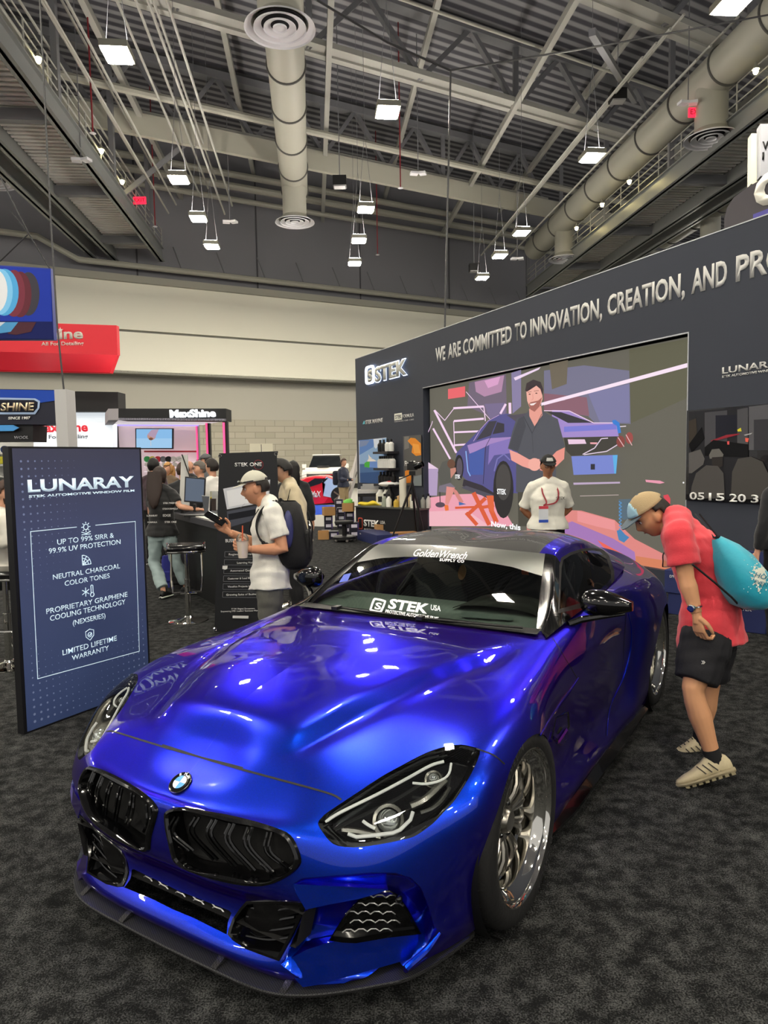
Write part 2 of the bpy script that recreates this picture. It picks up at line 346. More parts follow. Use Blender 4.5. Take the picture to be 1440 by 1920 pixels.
# small catwalk lamps
for i, (x, y) in enumerate(((72, 112), (190, 283), (229, 341), (1180, 341), (1129, 384), (1081, 428), (1417, 133))):
    p = on_floor(x, y, 14.6); bm = bmesh.new(); ball(bm, (0, 0, 0), (.09, .09, .12), u=10, v=8); t = thing('catwalk_lamp', 'small yellow lamp glowing on the '+('left' if x < 700 else 'right')+' catwalk', 'lamp', p, 0, 'small lamps on the '+('left' if x < 700 else 'right')+' catwalk')
    fin('bulb', bm, mat('bulb_glow', '#fff0c0', emit='#ffe9a0', es=30), t, True); bm = bmesh.new(); lathe(bm, [(.12, .05), (.05, .2), (.02, .3)], 12); fin('lamp_cap', bm, fix_m, t, True)
# exit signs
for x, y, lab in ((262, 376, 'red glowing EXIT sign on the left catwalk'), (1306, 211, 'red glowing EXIT sign near the right duct')):
    p = on_floor(x, y, 14.8); bm = bmesh.new(); box(bm, (0, 0, 0), (.62, .08, .34)); o = fin('exit_sign', bm, mat('exit_red', '#a01020', emit='#ff2038', es=1.2)); o.location = p; tag(o, lab, 'exit sign')
    text('exit_lettering', 'EXIT', .26, mat('exit_text', '#3a0508'), plane_M((0, -.045, 0), (1, 0, 0), (0, 0, 1)), o, .002)
# hanging small fittings: speakers, red sprinkler pipes, wires
for x, y, zz in ((637, 341, 14), (1158, 180, 16), (889, 502, 13)):
    p = on_floor(x, y, zz); t = thing('hanging_speaker', 'black box speaker hanging '+{637: 'by the far end of the central duct', 1158: 'left of the right duct', 889: 'over the lowest light of the right row'}[x], 'speaker', p)
    bm = bmesh.new(); box(bm, (0, 0, 0), (.6, .5, .42)); fin('cabinet', bm, mat('satin_black', '#0a0a0b', .5), t); bm = bmesh.new(); box(bm, (0, -.05, -.24), (.5, .4, .06)); fin('grille', bm, mat('speaker_grey', '#8e8e8e', .5), t)
    bm = bmesh.new(); tube(bm, [(0, 0, .2), (0, 0, 21-zz)], .02, 5); fin('suspension_wire', bm, steel_d, t)
for x, y0, y1 in ((751, 178, 353), (708, 370, 478), (174, 140, 250), (291, 330, 425)):
    b = on_floor(x, y1, 13.6); bm = bmesh.new(); tube(bm, [(0, 0, 0), (0, 0, 7)], .03, 6); t = thing('sprinkler_drop', 'thin red sprinkler pipe hanging '+{751: 'right of the central bright light', 708: 'beside the centre row of lights', 174: 'above the left catwalk', 291: 'at the end of the left catwalk'}[x], 'sprinkler pipe', b)
    fin('pipe', bm, mat('sprinkler_red', '#7c1f28', .5), t); bm = bmesh.new(); lathe(bm, [(.03, .05), (.12, 0), (.001, -.04)], 12); fin('sprinkler_head', bm, mat('diffuser_white'), t, True)
for x, y, zz in ((152, 300, 13.2), (431, 416, 13.6), (784, 325, 14.5), (1290, 193, 15), (970, 485, 13)):
    p = on_floor(x, y, zz); t = thing('wireless_antenna', 'small white antenna box hanging '+{152: 'under the left catwalk', 431: 'near the upper wall left of the central duct', 784: 'right of the centre row of lights', 1290: 'under the right duct', 970: 'below the right row of lights'}[x], 'antenna', p)
    bm = bmesh.new(); box(bm, (-.18, 0, 0), (.34, .3, .10), rz=.2); box(bm, (.2, 0, 0), (.3, .3, .10), rz=-.3); fin('panel', bm, mat('diffuser_white'), t); bm = bmesh.new(); tube(bm, [(0, 0, 0), (0, 0, 6)], .02, 5); fin('rod', bm, steel_d, t)
# black rigging cable down to the booth
a = at_y(834, 614, 15.5); b = at_y(845, 132, 15.5); cpts = [a, b]
bm = bmesh.new(); tube(bm, [a, b], .022, 6); 
c1 = at_y(594, 0, 14.0); c2 = at_y(1150, 82, 17.5); c3 = at_y(1440, 28, 18.5)
tube(bm, [b, b.lerp(c1, .5)+Vector((0, 0, -.1)), c1], .022, 6); tube(bm, [b, c2, c3], .022, 6)
tag(fin('rigging_cable', bm, mat('cable_grey', '#3a3a3c', .4)), 'dark rigging cable dropping from the roof to the black booth wall', 'cable')
# ================================================================= THE CAR
YAW = R_(31.75)
DV = np.array([math.sin(YAW), math.cos(YAW), 0]); LV = np.array([math.cos(YAW), -math.sin(YAW), 0])
ORG = DV*2.2935 + LV*(-1.80)
CARM = Matrix(((DV[0], LV[0], 0, ORG[0]), (DV[1], LV[1], 0, ORG[1]), (0, 0, 1, 0), (0, 0, 0, 1)))   # (u back, w to the car's left, z up)
CARI = CARM.inverted()
# u, w, z : parts are modelled in world space through CARM; the Empty stands at the front axle
car = thing('sports_car', 'low blue and violet two-door coupe with a carbon roof, parked on the dark carpet', 'car', Vector(ORG))
def cw(u, w, z): return CARM @ Vector((u, w, z))
def fin_car(name, bm, m, parent=None, smooth=True, angle=35, recalc=True, bevel=0):
    """bm in car coordinates -> child of the car"""
    bm.transform(CARM)
    if CARM.determinant() < 0: bmesh.ops.reverse_faces(bm, faces=bm.faces)
    if recalc: bmesh.ops.recalc_face_normals(bm, faces=bm.faces)
    me = bpy.data.meshes.new(name); bm.to_mesh(me); bm.free()
    o = link(name, me, m, None, smooth)
    if smooth and angle: me.set_sharp_from_angle(angle=R_(angle))
    if bevel:
        md = o.modifiers.new('b', 'BEVEL'); md.width = bevel; md.segments = 2; md.limit_method = 'ANGLE'
    adopt(o, parent or car); return o
def adopt(o, parent):
    # children keep world coordinates in their mesh; shift by the root's location
    root = parent
    while root.parent: root = root.parent
    if not o.get('_shift'):
        o.data.transform(Matrix.Translation(-root.location)); o['_shift'] = 1
    o.parent = parent; del o['_shift']

paint = mat('car_paint', '#1420a0', rough=.30, metal=.9, coat=1.0)
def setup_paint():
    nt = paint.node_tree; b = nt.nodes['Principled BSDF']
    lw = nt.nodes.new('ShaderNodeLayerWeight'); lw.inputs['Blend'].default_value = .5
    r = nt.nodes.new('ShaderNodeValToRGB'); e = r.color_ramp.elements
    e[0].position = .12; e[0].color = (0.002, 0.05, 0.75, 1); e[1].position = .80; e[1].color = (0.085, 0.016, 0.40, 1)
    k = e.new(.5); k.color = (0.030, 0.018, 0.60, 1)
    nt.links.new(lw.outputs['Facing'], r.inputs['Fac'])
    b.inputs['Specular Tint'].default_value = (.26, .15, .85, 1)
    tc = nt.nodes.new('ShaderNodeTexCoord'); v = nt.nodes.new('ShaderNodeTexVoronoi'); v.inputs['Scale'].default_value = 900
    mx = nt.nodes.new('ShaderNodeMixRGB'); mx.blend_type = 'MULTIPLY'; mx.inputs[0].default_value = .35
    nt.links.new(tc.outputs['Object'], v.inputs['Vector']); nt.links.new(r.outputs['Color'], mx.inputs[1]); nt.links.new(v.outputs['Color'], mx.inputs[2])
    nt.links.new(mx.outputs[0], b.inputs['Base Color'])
setup_paint()
gloss_black = mat('gloss_black', '#050506', rough=.12, coat=.6)
satin_black = mat('satin_black', '#0a0a0b', rough=.5)
rubber = mat('rubber', '#101011', rough=.75, bump=(60, .2))
chrome = mat('chrome', '#e8e6e0', rough=.06, metal=1)
brushed = mat('brushed_metal', '#a8a49a', rough=.28, metal=1)
def carbon_mat():
    m = mat('carbon_weave', '#101010', rough=.55, coat=.7, spec=.2); nt = m.node_tree; b = nt.nodes['Principled BSDF']
    tc = nt.nodes.new('ShaderNodeTexCoord'); mp = nt.nodes.new('ShaderNodeMapping'); mp.inputs['Rotation'].default_value = (0, 0, R_(14)); ck = nt.nodes.new('ShaderNodeTexChecker'); ck.inputs['Scale'].default_value = 220
    ck.inputs[1].default_value = (.03, .03, .032, 1); ck.inputs[2].default_value = (.008, .008, .008, 1)
    nt.links.new(tc.outputs['Object'], mp.inputs[0]); nt.links.new(mp.outputs[0], ck.inputs[0]); nt.links.new(ck.outputs[0], b.inputs['Base Color']); return m
carbon = carbon_mat()
def glass_mat(name, tint, refl=.08):
    m = bpy.data.materials.new(name); m.use_nodes = True; nt = m.node_tree; nt.nodes.clear()
    o = nt.nodes.new('ShaderNodeOutputMaterial'); mx = nt.nodes.new('ShaderNodeMixShader'); t = nt.nodes.new('ShaderNodeBsdfTransparent'); g = nt.nodes.new('ShaderNodeBsdfGlossy')
    t.inputs[0].default_value = tint+(1,); g.inputs['Roughness'].default_value = .02; f = nt.nodes.new('ShaderNodeFresnel'); f.inputs[0].default_value = 1.5
    nt.links.new(f.outputs[0], mx.inputs[0]); nt.links.new(t.outputs[0], mx.inputs[1]); nt.links.new(g.outputs[0], mx.inputs[2]); nt.links.new(mx.outputs[0], o.inputs[0])
    MATS[name] = m; return m
wind_glass = glass_mat('windscreen_glass', (.74, .80, .77))
lens_glass = glass_mat('clear_lens', (.85, .87, .88))

# ---- control nets ------------------------------------------------------------
# body half: columns run round the car from the nose centre to the tail; rows run from the sill (0) up over the crest (5,6) to the spine (9)
NET = [
 [(-.750,0,.080),(-.786,0,.135),(-.738,0,.205),(-.738,0,.290),(-.792,0,.372),(-.785,0,.53),(-.755,0,.552),(-.71,0,.580),(-.65,0,.612),(-.60,0,.642)],
 [(-.750,.2,.080),(-.785,.2,.135),(-.738,.2,.205),(-.738,.2,.290),(-.790,.2,.374),(-.783,.2,.53),(-.75,.19,.553),(-.69,.17,.590),(-.61,.12,.638),(-.53,0,.690)],
 [(-.738,.4,.080),(-.770,.4,.135),(-.728,.4,.215),(-.725,.4,.300),(-.765,.4,.385),(-.748,.40,.53),(-.71,.385,.560),(-.63,.32,.616),(-.54,.2,.690),(-.45,0,.735)],
 [(-.700,.555,.085),(-.728,.56,.15),(-.712,.56,.25),(-.715,.56,.33),(-.715,.56,.42),(-.69,.55,.525),(-.64,.52,.582),(-.55,.43,.650),(-.43,.25,.735),(-.34,0,.768)],
 [(-.600,.69,.105),(-.622,.70,.17),(-.625,.705,.25),(-.630,.71,.34),(-.628,.71,.44),(-.60,.69,.53),(-.53,.645,.600),(-.44,.51,.675),(-.31,.28,.765),(-.20,0,.797)],
 [(-.470,.785,.105),(-.49,.80,.17),(-.495,.81,.26),(-.500,.82,.35),(-.495,.825,.46),(-.48,.81,.55),(-.41,.755,.635),(-.31,.58,.705),(-.18,.30,.792),(-.08,0,.812)],
 [(-.315,.85,.105),(-.33,.868,.17),(-.335,.88,.26),(-.34,.895,.36),(-.34,.915,.48),(-.335,.915,.575),(-.285,.855,.665),(-.19,.66,.735),(-.06,.33,.80),(.04,0,.820)],
 [(-.190,.87,.105),(-.19,.885,.17),(-.19,.905,.27),(-.19,.925,.38),(-.19,.945,.50),(-.19,.94,.605),(-.155,.875,.70),(-.08,.68,.758),(.04,.35,.808),(.14,0,.828)],
 [(0,.88,.105),(0,.895,.17),(0,.91,.27),(0,.935,.38),(0,.957,.52),(0,.95,.635),(.01,.885,.725),(.06,.70,.775),(.14,.37,.815),(.24,0,.833)],
 [(.22,.88,.105),(.22,.895,.17),(.22,.905,.27),(.22,.925,.38),(.22,.942,.52),(.22,.935,.645),(.22,.88,.740),(.25,.71,.785),(.30,.38,.822),(.36,0,.838)],
 [(.45,.87,.105),(.45,.885,.17),(.45,.875,.27),(.45,.87,.38),(.45,.89,.52),(.45,.895,.655),(.45,.86,.750),(.47,.71,.795),(.48,.38,.828),(.50,0,.842)],
 [(.85,.87,.105),(.85,.885,.17),(.85,.855,.27),(.85,.845,.38),(.85,.855,.52),(.85,.86,.68),(.85,.825,.79),(.86,.71,.828),(.80,.38,.832),(.74,0,.840)],
 [(1.3,.87,.105),(1.3,.885,.17),(1.3,.850,.27),(1.3,.845,.38),(1.3,.855,.52),(1.3,.86,.70),(1.3,.835,.82),(1.3,.76,.865),(1.3,.38,.83),(1.3,0,.83)],
 [(1.78,.88,.105),(1.78,.893,.17),(1.80,.855,.27),(1.82,.845,.38),(1.84,.853,.52),(1.84,.862,.70),(1.82,.842,.835),(1.78,.765,.895),(1.72,.38,.87),(1.72,0,.87)],
 [(1.98,.89,.105),(1.99,.905,.17),(2.0,.90,.27),(2.02,.91,.38),(2.04,.935,.52),(2.05,.945,.69),(2.06,.905,.825),(2.06,.775,.895),(2.06,.38,.93),(2.06,0,.93)],
 [(2.35,.89,.105),(2.35,.905,.17),(2.35,.925,.27),(2.35,.94,.38),(2.35,.955,.52),(2.35,.955,.68),(2.35,.90,.82),(2.35,.75,.89),(2.35,.38,.95),(2.35,0,.95)],
 [(2.62,.88,.105),(2.62,.90,.17),(2.62,.92,.27),(2.62,.935,.38),(2.62,.950,.52),(2.62,.945,.68),(2.62,.885,.80),(2.62,.72,.875),(2.62,.38,.95),(2.62,0,.96)],
 [(2.95,.83,.13),(2.95,.86,.20),(2.95,.88,.29),(2.95,.89,.40),(2.95,.895,.52),(2.95,.88,.68),(2.93,.82,.79),(2.92,.66,.86),(2.9,.36,.92),(2.88,0,.94)],
 [(3.25,.70,.16),(3.28,.73,.22),(3.31,.75,.31),(3.32,.76,.42),(3.32,.76,.54),(3.30,.74,.69),(3.25,.68,.80),(3.2,.54,.88),(3.12,.30,.92),(3.08,0,.94)],
 [(3.40,.42,.18),(3.45,.43,.24),(3.48,.44,.33),(3.49,.45,.44),(3.48,.45,.55),(3.44,.44,.72),(3.38,.42,.88),(3.33,.34,.93),(3.28,.2,.94),(3.26,0,.95)],
 [(3.43,0,.18),(3.48,0,.24),(3.51,0,.33),(3.52,0,.44),(3.51,0,.55),(3.46,0,.72),(3.41,0,.90),(3.38,0,.935),(3.35,0,.945),(3.33,0,.95)],
]
GNET = [  # greenhouse half: rows from the belt line (0) over the side glass (1), rail (2), roof edge (3) to the centre (5)
 [(.80,.745,.825),(.84,.72,.832),(.87,.70,.835),(.885,.675,.832),(.82,.38,.836),(.77,0,.842)],
 [(1.0,.765,.855),(1.0,.73,.882),(1.02,.69,.915),(1.04,.645,.925),(.98,.36,.942),(.95,0,.952)],
 [(1.2,.775,.870),(1.2,.72,.945),(1.2,.655,1.010),(1.22,.60,1.028),(1.18,.33,1.050),(1.16,0,1.056)],
 [(1.4,.78,.88),(1.4,.71,.985),(1.4,.61,1.095),(1.41,.548,1.128),(1.41,.29,1.140),(1.41,0,1.140)],
 [(1.65,.775,.893),(1.65,.705,1.00),(1.65,.60,1.122),(1.65,.53,1.158),(1.65,.27,1.180),(1.65,0,1.165)],
 [(1.9,.765,.905),(1.9,.69,1.00),(1.9,.595,1.112),(1.9,.52,1.158),(1.9,.27,1.192),(1.9,0,1.176)],
 [(2.15,.745,.915),(2.15,.68,.985),(2.15,.59,1.075),(2.15,.51,1.130),(2.15,.27,1.175),(2.15,0,1.16)],
 [(2.45,.71,.92),(2.45,.65,.965),(2.45,.57,1.02),(2.45,.49,1.075),(2.45,.27,1.13),(2.45,0,1.12)],
 [(2.8,.63,.90),(2.8,.59,.93),(2.8,.52,.965),(2.8,.45,1.00),(2.8,.25,1.05),(2.8,0,1.05)],
 [(3.15,.52,.87),(3.15,.48,.89),(3.15,.44,.91),(3.15,.38,.93),(3.15,.22,.97),(3.15,0,.97)],
]
def bspline(P, k, interp=.75):
    """cubic B-spline along axis 0 with given end phantoms included in P (first and last rows are phantoms)"""
    D = P.copy()
    for _ in range(12):      # partial interpolation: move controls so that the curve approaches the data
        S = (D[:-2]+4*D[1:-1]+D[2:])/6
        e = np.zeros_like(D); e[1:-1] = P[1:-1]-S
        e[0] = P[0]-D[0]-(P[0]-D[0])
        D[1:-1] += e[1:-1]*interp*.6
    n = D.shape[0]-3; out = []
    for i in range(n):
        for j in range(k):
            t = j/k
            b0 = (1-t)**3/6; b1 = (3*t**3-6*t*t+4)/6; b2 = (-3*t**3+3*t*t+3*t+1)/6; b3 = t**3/6
            out.append(b0*D[i]+b1*D[i+1]+b2*D[i+2]+b3*D[i+3])
    out.append((D[n]+4*D[n+1]+D[n+2])/6)
    return np.array(out)
MW = np.array([1, -1, 1.0])
def surf(net, ku, kv, mir_cols=True):
    N = np.array(net, float)            # cols x rows x 3
    a = N[1]*MW if mir_cols else 2*N[0]-N[1]
    b = N[-2]*MW if mir_cols else 2*N[-1]-N[-2]
    N = np.concatenate([a[None], N, b[None]], 0)
    N = bspline(N, ku)
    N = np.swapaxes(N, 0, 1)
    lo = 2*N[0]-N[1]; hi = N[-2]*MW
    N = np.concatenate([lo[None], N, hi[None]], 0)
    N = bspline(N, kv)
    return np.swapaxes(N, 0, 1)
def sstep(a, b, x): 
    t = np.clip((x-a)/(b-a), 0, 1); return t*t*(3-2*t)
def hood_relief(P):
    u, w, z = P[..., 0], P[..., 1], P[..., 2]
    # raised centre dome bounded by two edges that open towards the windscreen
    we = np.interp(u, [-.60, -.51, -.1, .4, .8], [.20, .30, .455, .595, .64])
    edge = 1-sstep(-.006, .030, w-we)
    fade = sstep(-.56, -.44, u)*(1-sstep(.35, .72, u))
    top = sstep(.60, .68, z)
    groove = np.exp(-((w-we-.035)/.035)**2)
    return top*fade*(.020*edge-.010*groove)
body = surf(NET, 14, 10)
body[..., 2] += hood_relief(body)
CAMC = CARI @ Vector(CAM)
def raycar(px, py):
    r = ray(px, py); return Vector((float(r@DV), float(r@LV), float(r[2])))
def pxcar(p): return proj(np.array(CARM @ Vector(p)))
def dense(pts, n=4, closed=True, smooth=True):
    P = [Vector((*p, 0)) if len(p) == 2 else Vector(p) for p in pts]; N = len(P); out = []
    for i in range(N if closed else N-1):
        p1, p2 = P[i], P[(i+1) % N]
        p0 = P[i-1] if (closed or i > 0) else p1*2-p2
        p3 = P[(i+2) % N] if (closed or i+2 < N) else p2*2-p1
        for k in range(n):
            t = k/n
            if smooth: out.append(.5*((2*p1)+(p2-p0)*t+(2*p0-5*p1+4*p2-p3)*t*t+(3*p1-p0-3*p2+p3)*t**3))
            else: out.append(p1.lerp(p2, t))
    if not closed: out.append(P[-1])
    return [tuple(p)[:2] if len(pts[0]) == 2 else p for p in out]
def inpoly(x, y, P):
    c = False; j = len(P)-1
    for i in range(len(P)):
        xi, yi = P[i]; xj, yj = P[j]
        if (yi > y) != (yj > y) and x < (xj-xi)*(y-yi)/(yj-yi)+xi: c = not c
        j = i
    return c
def grid_bm(G):
    bm = bmesh.new(); nu, nv = G.shape[:2]
    V = [[bm.verts.new(G[i, j]) for j in range(nv)] for i in range(nu)]
    for i in range(nu-1):
        for j in range(nv-1):
            try: bm.faces.new((V[i][j], V[i+1][j], V[i+1][j+1], V[i][j+1]))
            except ValueError: pass
    bmesh.ops.remove_doubles(bm, verts=bm.verts, dist=1e-5)
    return bm
class Shell:
    def __init__(s, G):
        s.bm = grid_bm(G); s.bm.normal_update()
        # outward normals: away from an inner spine
        c = Vector((1.2, 0, .45)); tot = sum((f.normal.dot(f.calc_center_median()-c) > 0) for f in s.bm.faces)
        if tot < len(s.bm.faces)/2: bmesh.ops.reverse_faces(s.bm, faces=s.bm.faces)
        s.bm.normal_update()
        s.bm.faces.layers.int.new('reg'); s.bm.faces.layers.int.new('mk'); s.lay = s.bm.faces.layers.int['reg']; s.mark = s.bm.faces.layers.int['mk']
        s.ref = BVHTree.FromBMesh(s.bm)
        from mathutils.kdtree import KDTree
        vs = list(s.bm.verts); s.kd = KDTree(len(vs)); s.nrm = [v.normal.copy() for v in vs]
        for i, v in enumerate(vs): s.kd.insert(v.co, i)
        s.kd.balance()
    def normal_at(s, p):
        n = Vector((0, 0, 0))
        for co, i, dd in s.kd.find_n(p, 4): n += s.nrm[i]/(dd+1e-4)
        return n.normalized()
    def hit(s, px, py, off=0):
        d = raycar(px, py).normalized(); best = None
        for m in (1, -1):
            o = Vector((CAMC.x, CAMC.y*m, CAMC.z)); e = Vector((d.x, d.y*m, d.z))
            loc, n, i, dd = s.ref.ray_cast(o, e)
            if loc is not None and (best is None or dd < best[0]): best = (dd, loc, m)
        if best is None:
            loc, n, i, dd = s.ref.find_nearest(CAMC+d*3.3); best = (dd, loc, 1)
        loc, m = best[1], best[2]; nn = s.normal_at(loc)
        loc = Vector((loc.x, loc.y*m, loc.z)); nn = Vector((nn.x, nn.y*m, nn.z))
        return loc+nn*off, nn
    def cut(s, P, reg, mode='cam', only=None, cond=None):
        if mode == 'cam': pf = lambda co: pxcar(co)
        elif mode == 'side': pf = lambda co: (co.x, co.z)
        elif mode == 'top': pf = lambda co: (co.x, co.y)
        elif mode == 'front': pf = lambda co: (co.y, co.z)
        xs = [p[0] for p in P]; ys = [p[1] for p in P]; b0, b1, b2, b3 = min(xs), max(xs), min(ys), max(ys)
        cache = {}
        def px(v):
            k = v
            if k not in cache: cache[k] = pf(v.co)
            return cache[k]
        def ok(f):
            if cond and not cond(f.calc_center_median()): return False
            if only is not None and f[s.lay] not in only: return False
            if mode == 'cam': return f.normal.dot(CAMC-f.calc_center_median()) > -0.0
            return True
        cand = set()
        for f in s.bm.faces:
            q = [px(v) for v in f.verts]
            if max(a[0] for a in q) < b0 or min(a[0] for a in q) > b1 or max(a[1] for a in q) < b2 or min(a[1] for a in q) > b3: continue
            if ok(f): cand.add(f)
        n = len(P)
        for i in range(n):
            a, b = P[i], P[(i+1) % n]
            if mode == 'cam':
                no = raycar(*a).cross(raycar(*b)); co = CAMC
            elif mode == 'side': co = Vector((a[0], 0, a[1])); no = Vector((b[1]-a[1], 0, a[0]-b[0]))
            elif mode == 'top': co = Vector((a[0], a[1], 0)); no = Vector((b[1]-a[1], a[0]-b[0], 0))
            elif mode == 'front': co = Vector((0, a[0], a[1])); no = Vector((0, b[1]-a[1], a[0]-b[0]))
            if no.length < 1e-12: continue
            no.normalize()
            x0, x1 = min(a[0], b[0]), max(a[0], b[0]); y0, y1 = min(a[1], b[1]), max(a[1], b[1])
            sub = []
            for f in cand:
                q = [px(v) for v in f.verts]
                if max(t[0] for t in q) < x0 or min(t[0] for t in q) > x1 or max(t[1] for t in q) < y0 or min(t[1] for t in q) > y1: continue
                ds = [(v.co-co).dot(no) for v in f.verts]
                if min(ds) < -1e-6 and max(ds) > 1e-6: sub.append(f)
            if not sub: continue
            ev = set(); 
            for f in sub: ev.update(f.edges)
            for f in sub: cand.discard(f)
            mark = s.mark
            for f in sub: f[mark] = 1
            fs = list(sub)
            vs = set(v for f in fs for v in f.verts)
            res = bmesh.ops.bisect_plane(s.bm, geom=fs+list(ev)+list(vs), plane_co=co, plane_no=no, dist=1e-7)
            for g in res['geom']:
                if isinstance(g, bmesh.types.BMFace): cand.add(g)
            for g in res['geom_cut']:
                for f in g.link_faces:
                    if f[mark] == 1: cand.add(f)
            cand = set(f for f in cand if f.is_valid)
            for f in cand:
                if f[mark]: f[mark] = 0
        out = []
        for f in cand:
            if not f.is_valid: continue
            c = pf(f.calc_center_median())
            if inpoly(c[0], c[1], P): f[s.lay] = reg; out.append(f)
        return out
    def take(s, regs, keep=False, fn=None):
        """copy of the faces of some regions as a new bmesh"""
        nb = bmesh.new(); mp = {}
        for f in s.bm.faces:
            if f[s.lay] in regs and (fn is None or fn(f)):
                vv = []
                for v in f.verts:
                    if v not in mp: mp[v] = nb.verts.new(v.co)
                    vv.append(mp[v])
                try: nb.faces.new(vv)
                except ValueError: pass
        return nb
    def make(s, name, regs, m, parent=None, fn=None, mirror='join', off=0):
        """mirror: 'join' one object with both halves, 'two' two objects, None left only"""
        obs = []
        for side in ((1, -1) if mirror == 'two' else (1,)):
            nb = s.take(regs, fn=fn); co = [v.co.copy() for v in nb.verts]; nn = [s.normal_at(c) for c in co]
            if off:
                for v, n_ in zip(nb.verts, nn): v.co += n_*off
            me = bpy.data.meshes.new(name); nb.to_mesh(me); nb.free()
            V = np.array([v.co[:] for v in me.vertices]); F = [tuple(p.vertices) for p in me.polygons]; NN = np.array([n_[:] for n_ in nn])
            if len(F) == 0: continue
            if mirror == 'join':
                k = len(V); V = np.concatenate([V, V*MW]); NN = np.concatenate([NN, NN*MW]); F = F+[tuple(i+k for i in f[::-1]) for f in F]
            elif side < 0:
                V = V*MW; NN = NN*MW; F = [f[::-1] for f in F]
            Rm = np.array(CARM.to_3x3()); Vw = V@Rm.T+np.array(CARM.translation); Nw = NN@Rm.T
            if np.linalg.det(Rm) < 0: F = [f[::-1] for f in F]
            me2 = bpy.data.meshes.new(name); me2.from_pydata(Vw.tolist(), [], F); me2.update()
            o = link(name, me2, m, None, True)
            me2.normals_split_custom_set_from_vertices(Nw.tolist())
            adopt(o, parent or car); obs.append(o)
        return obs
def mirror_pts(P): return [Vector((p[0], -p[1], p[2])) for p in P]
body_sh = Shell(body)
green = surf(GNET, 16, 12, mir_cols=False)
gr_sh = Shell(green)

# wheel arches
FWC = (.03, .30, .345); RWC = (2.56, .30, .345)
def circ(c, z, r, n=48): return [(c+r*math.cos(2*math.pi*k/n), z+r*math.sin(2*math.pi*k/n)) for k in range(n)]
body_sh.cut(circ(.03, .318, .345), 90, 'side', cond=lambda c: c.y > .5 and c.z < .72)
body_sh.cut(circ(2.56, .325, .352), 90, 'side', cond=lambda c: c.y > .5 and c.z < .72)
body_sh.cut([(.80, -.1), (.845, .38), (.92, .655), (1.0, .725), (1.4, .75), (1.9, .735), (2.45, .67), (3.1, .46), (3.1, -.1)], 90, 'top', cond=lambda c: c.z > .6)

# outlines seen on the car's left half
HEAD = [(596,1544),(604,1532),(618,1520),(676,1482),(715,1456),(753,1435),(785,1418),(812,1406),(838,1399),(865,1396),(885,1400),(900,1406),(896,1424),(885,1448),(870,1474),(853,1500),(831,1524),(812,1544),(792,1559),(775,1569),(753,1575),(707,1584),(664,1589),(633,1586),(618,1577),(606,1562)]
KID = [(310,1530),(312,1521),(324,1515),(345,1514),(373,1518),(425,1528),(477,1540),(510,1550),(536,1560),(549,1572),(558,1590),(564,1610),(562,1622),(552,1634),(538,1644),(518,1654),(495,1660),(470,1660),(442,1657),(396,1646),(352,1630),(335,1620),(325,1608),(318,1580),(312,1552)]
POD = [(427,1752),(431,1738),(437,1722),(452,1700),(462,1689),(500,1687),(545,1688),(568,1691),(572,1704),(560,1733),(539,1774),(524,1802),(500,1794),(462,1780),(436,1763)]
MESH = [(285,1650),(303,1658),(365,1682),(429,1707),(434,1712),(427,1730),(425,1752),(365,1722),(303,1696),(285,1688)]
RECESS = [(547,1659),(567,1646),(630,1641),(695,1636),(740,1636),(770,1645),(790,1665),(804,1700),(815,1740),(800,1775),(770,1805),(740,1829),(645,1838),(575,1841),(552,1828),(526,1808),(543,1774),(574,1704),(560,1678)]
head_px = dense(HEAD, 2); kid_px = dense(KID, 2); pod_px = dense(POD, 2)
fc = lambda c: c.x < .2 and c.y > -.01
body_sh.cut(head_px, 1, only=(0,), cond=fc)
body_sh.cut(kid_px, 2, only=(0,), cond=fc)
body_sh.cut(POD, 3, only=(0,), cond=fc)
body_sh.cut(MESH, 4, only=(0,), cond=fc)
body_sh.cut(RECESS, 5, only=(0,), cond=fc)
def outline(sh, P, off=0): return [sh.hit(*p, off=off)[0] for p in P]

# greenhouse cuts
WS = [(640,1150),(725,1160),(820,1170),(880,1176),(950,1181),(1005,1186),(1012,1115),(1022,1038),(940,1030),(858,1023),(760,1014),(640,1003)]
STRIP = [(640,995),(858,1018),(940,1026),(1026,1036),(1016,1080),(960,1063),(910,1054),(850,1047),(785,1044),(640,1046)]
WIN = [(1049,1142),(1051,1110),(1053,1066),(1056,1050),(1070,1041),(1090,1034),(1110,1032),(1125,1034),(1137,1046),(1145,1070),(1147,1095),(1138,1108),(1124,1117),(1090,1130)]
WINO = [(1046,1150),(1048,1110),(1049,1060),(1052,1046),(1068,1036),(1090,1029),(1112,1027),(1130,1030),(1142,1042),(1151,1068),(1153,1098),(1142,1114),(1128,1124),(1090,1140)]
gr_sh.cut(WS, 1, cond=lambda c: c.x < 1.50)
gr_sh.cut(STRIP, 2, only=(1,), cond=lambda c: c.x < 1.50)
gr_sh.cut([(1.405,-.1),(1.405,.50),(1.7,.478),(2.2,.45),(2.22,-.1)], 3, 'top', only=(0,))
gr_sh.cut([(2.22,-.1),(2.24,.40),(2.9,.36),(3.0,-.1)], 4, 'top', only=(0,))
gr_sh.cut(WINO, 5, only=(0,), cond=lambda c: c.y > .5)
gr_sh.cut(WIN, 6, only=(5,), cond=lambda c: c.y > .5)
# black A-pillar: everything still plain ahead of the roof edge and below the rail
for f in gr_sh.bm.faces:
    c = f.calc_center_median()
    if f[gr_sh.lay] == 0 and c.x < 1.405: f[gr_sh.lay] = 7

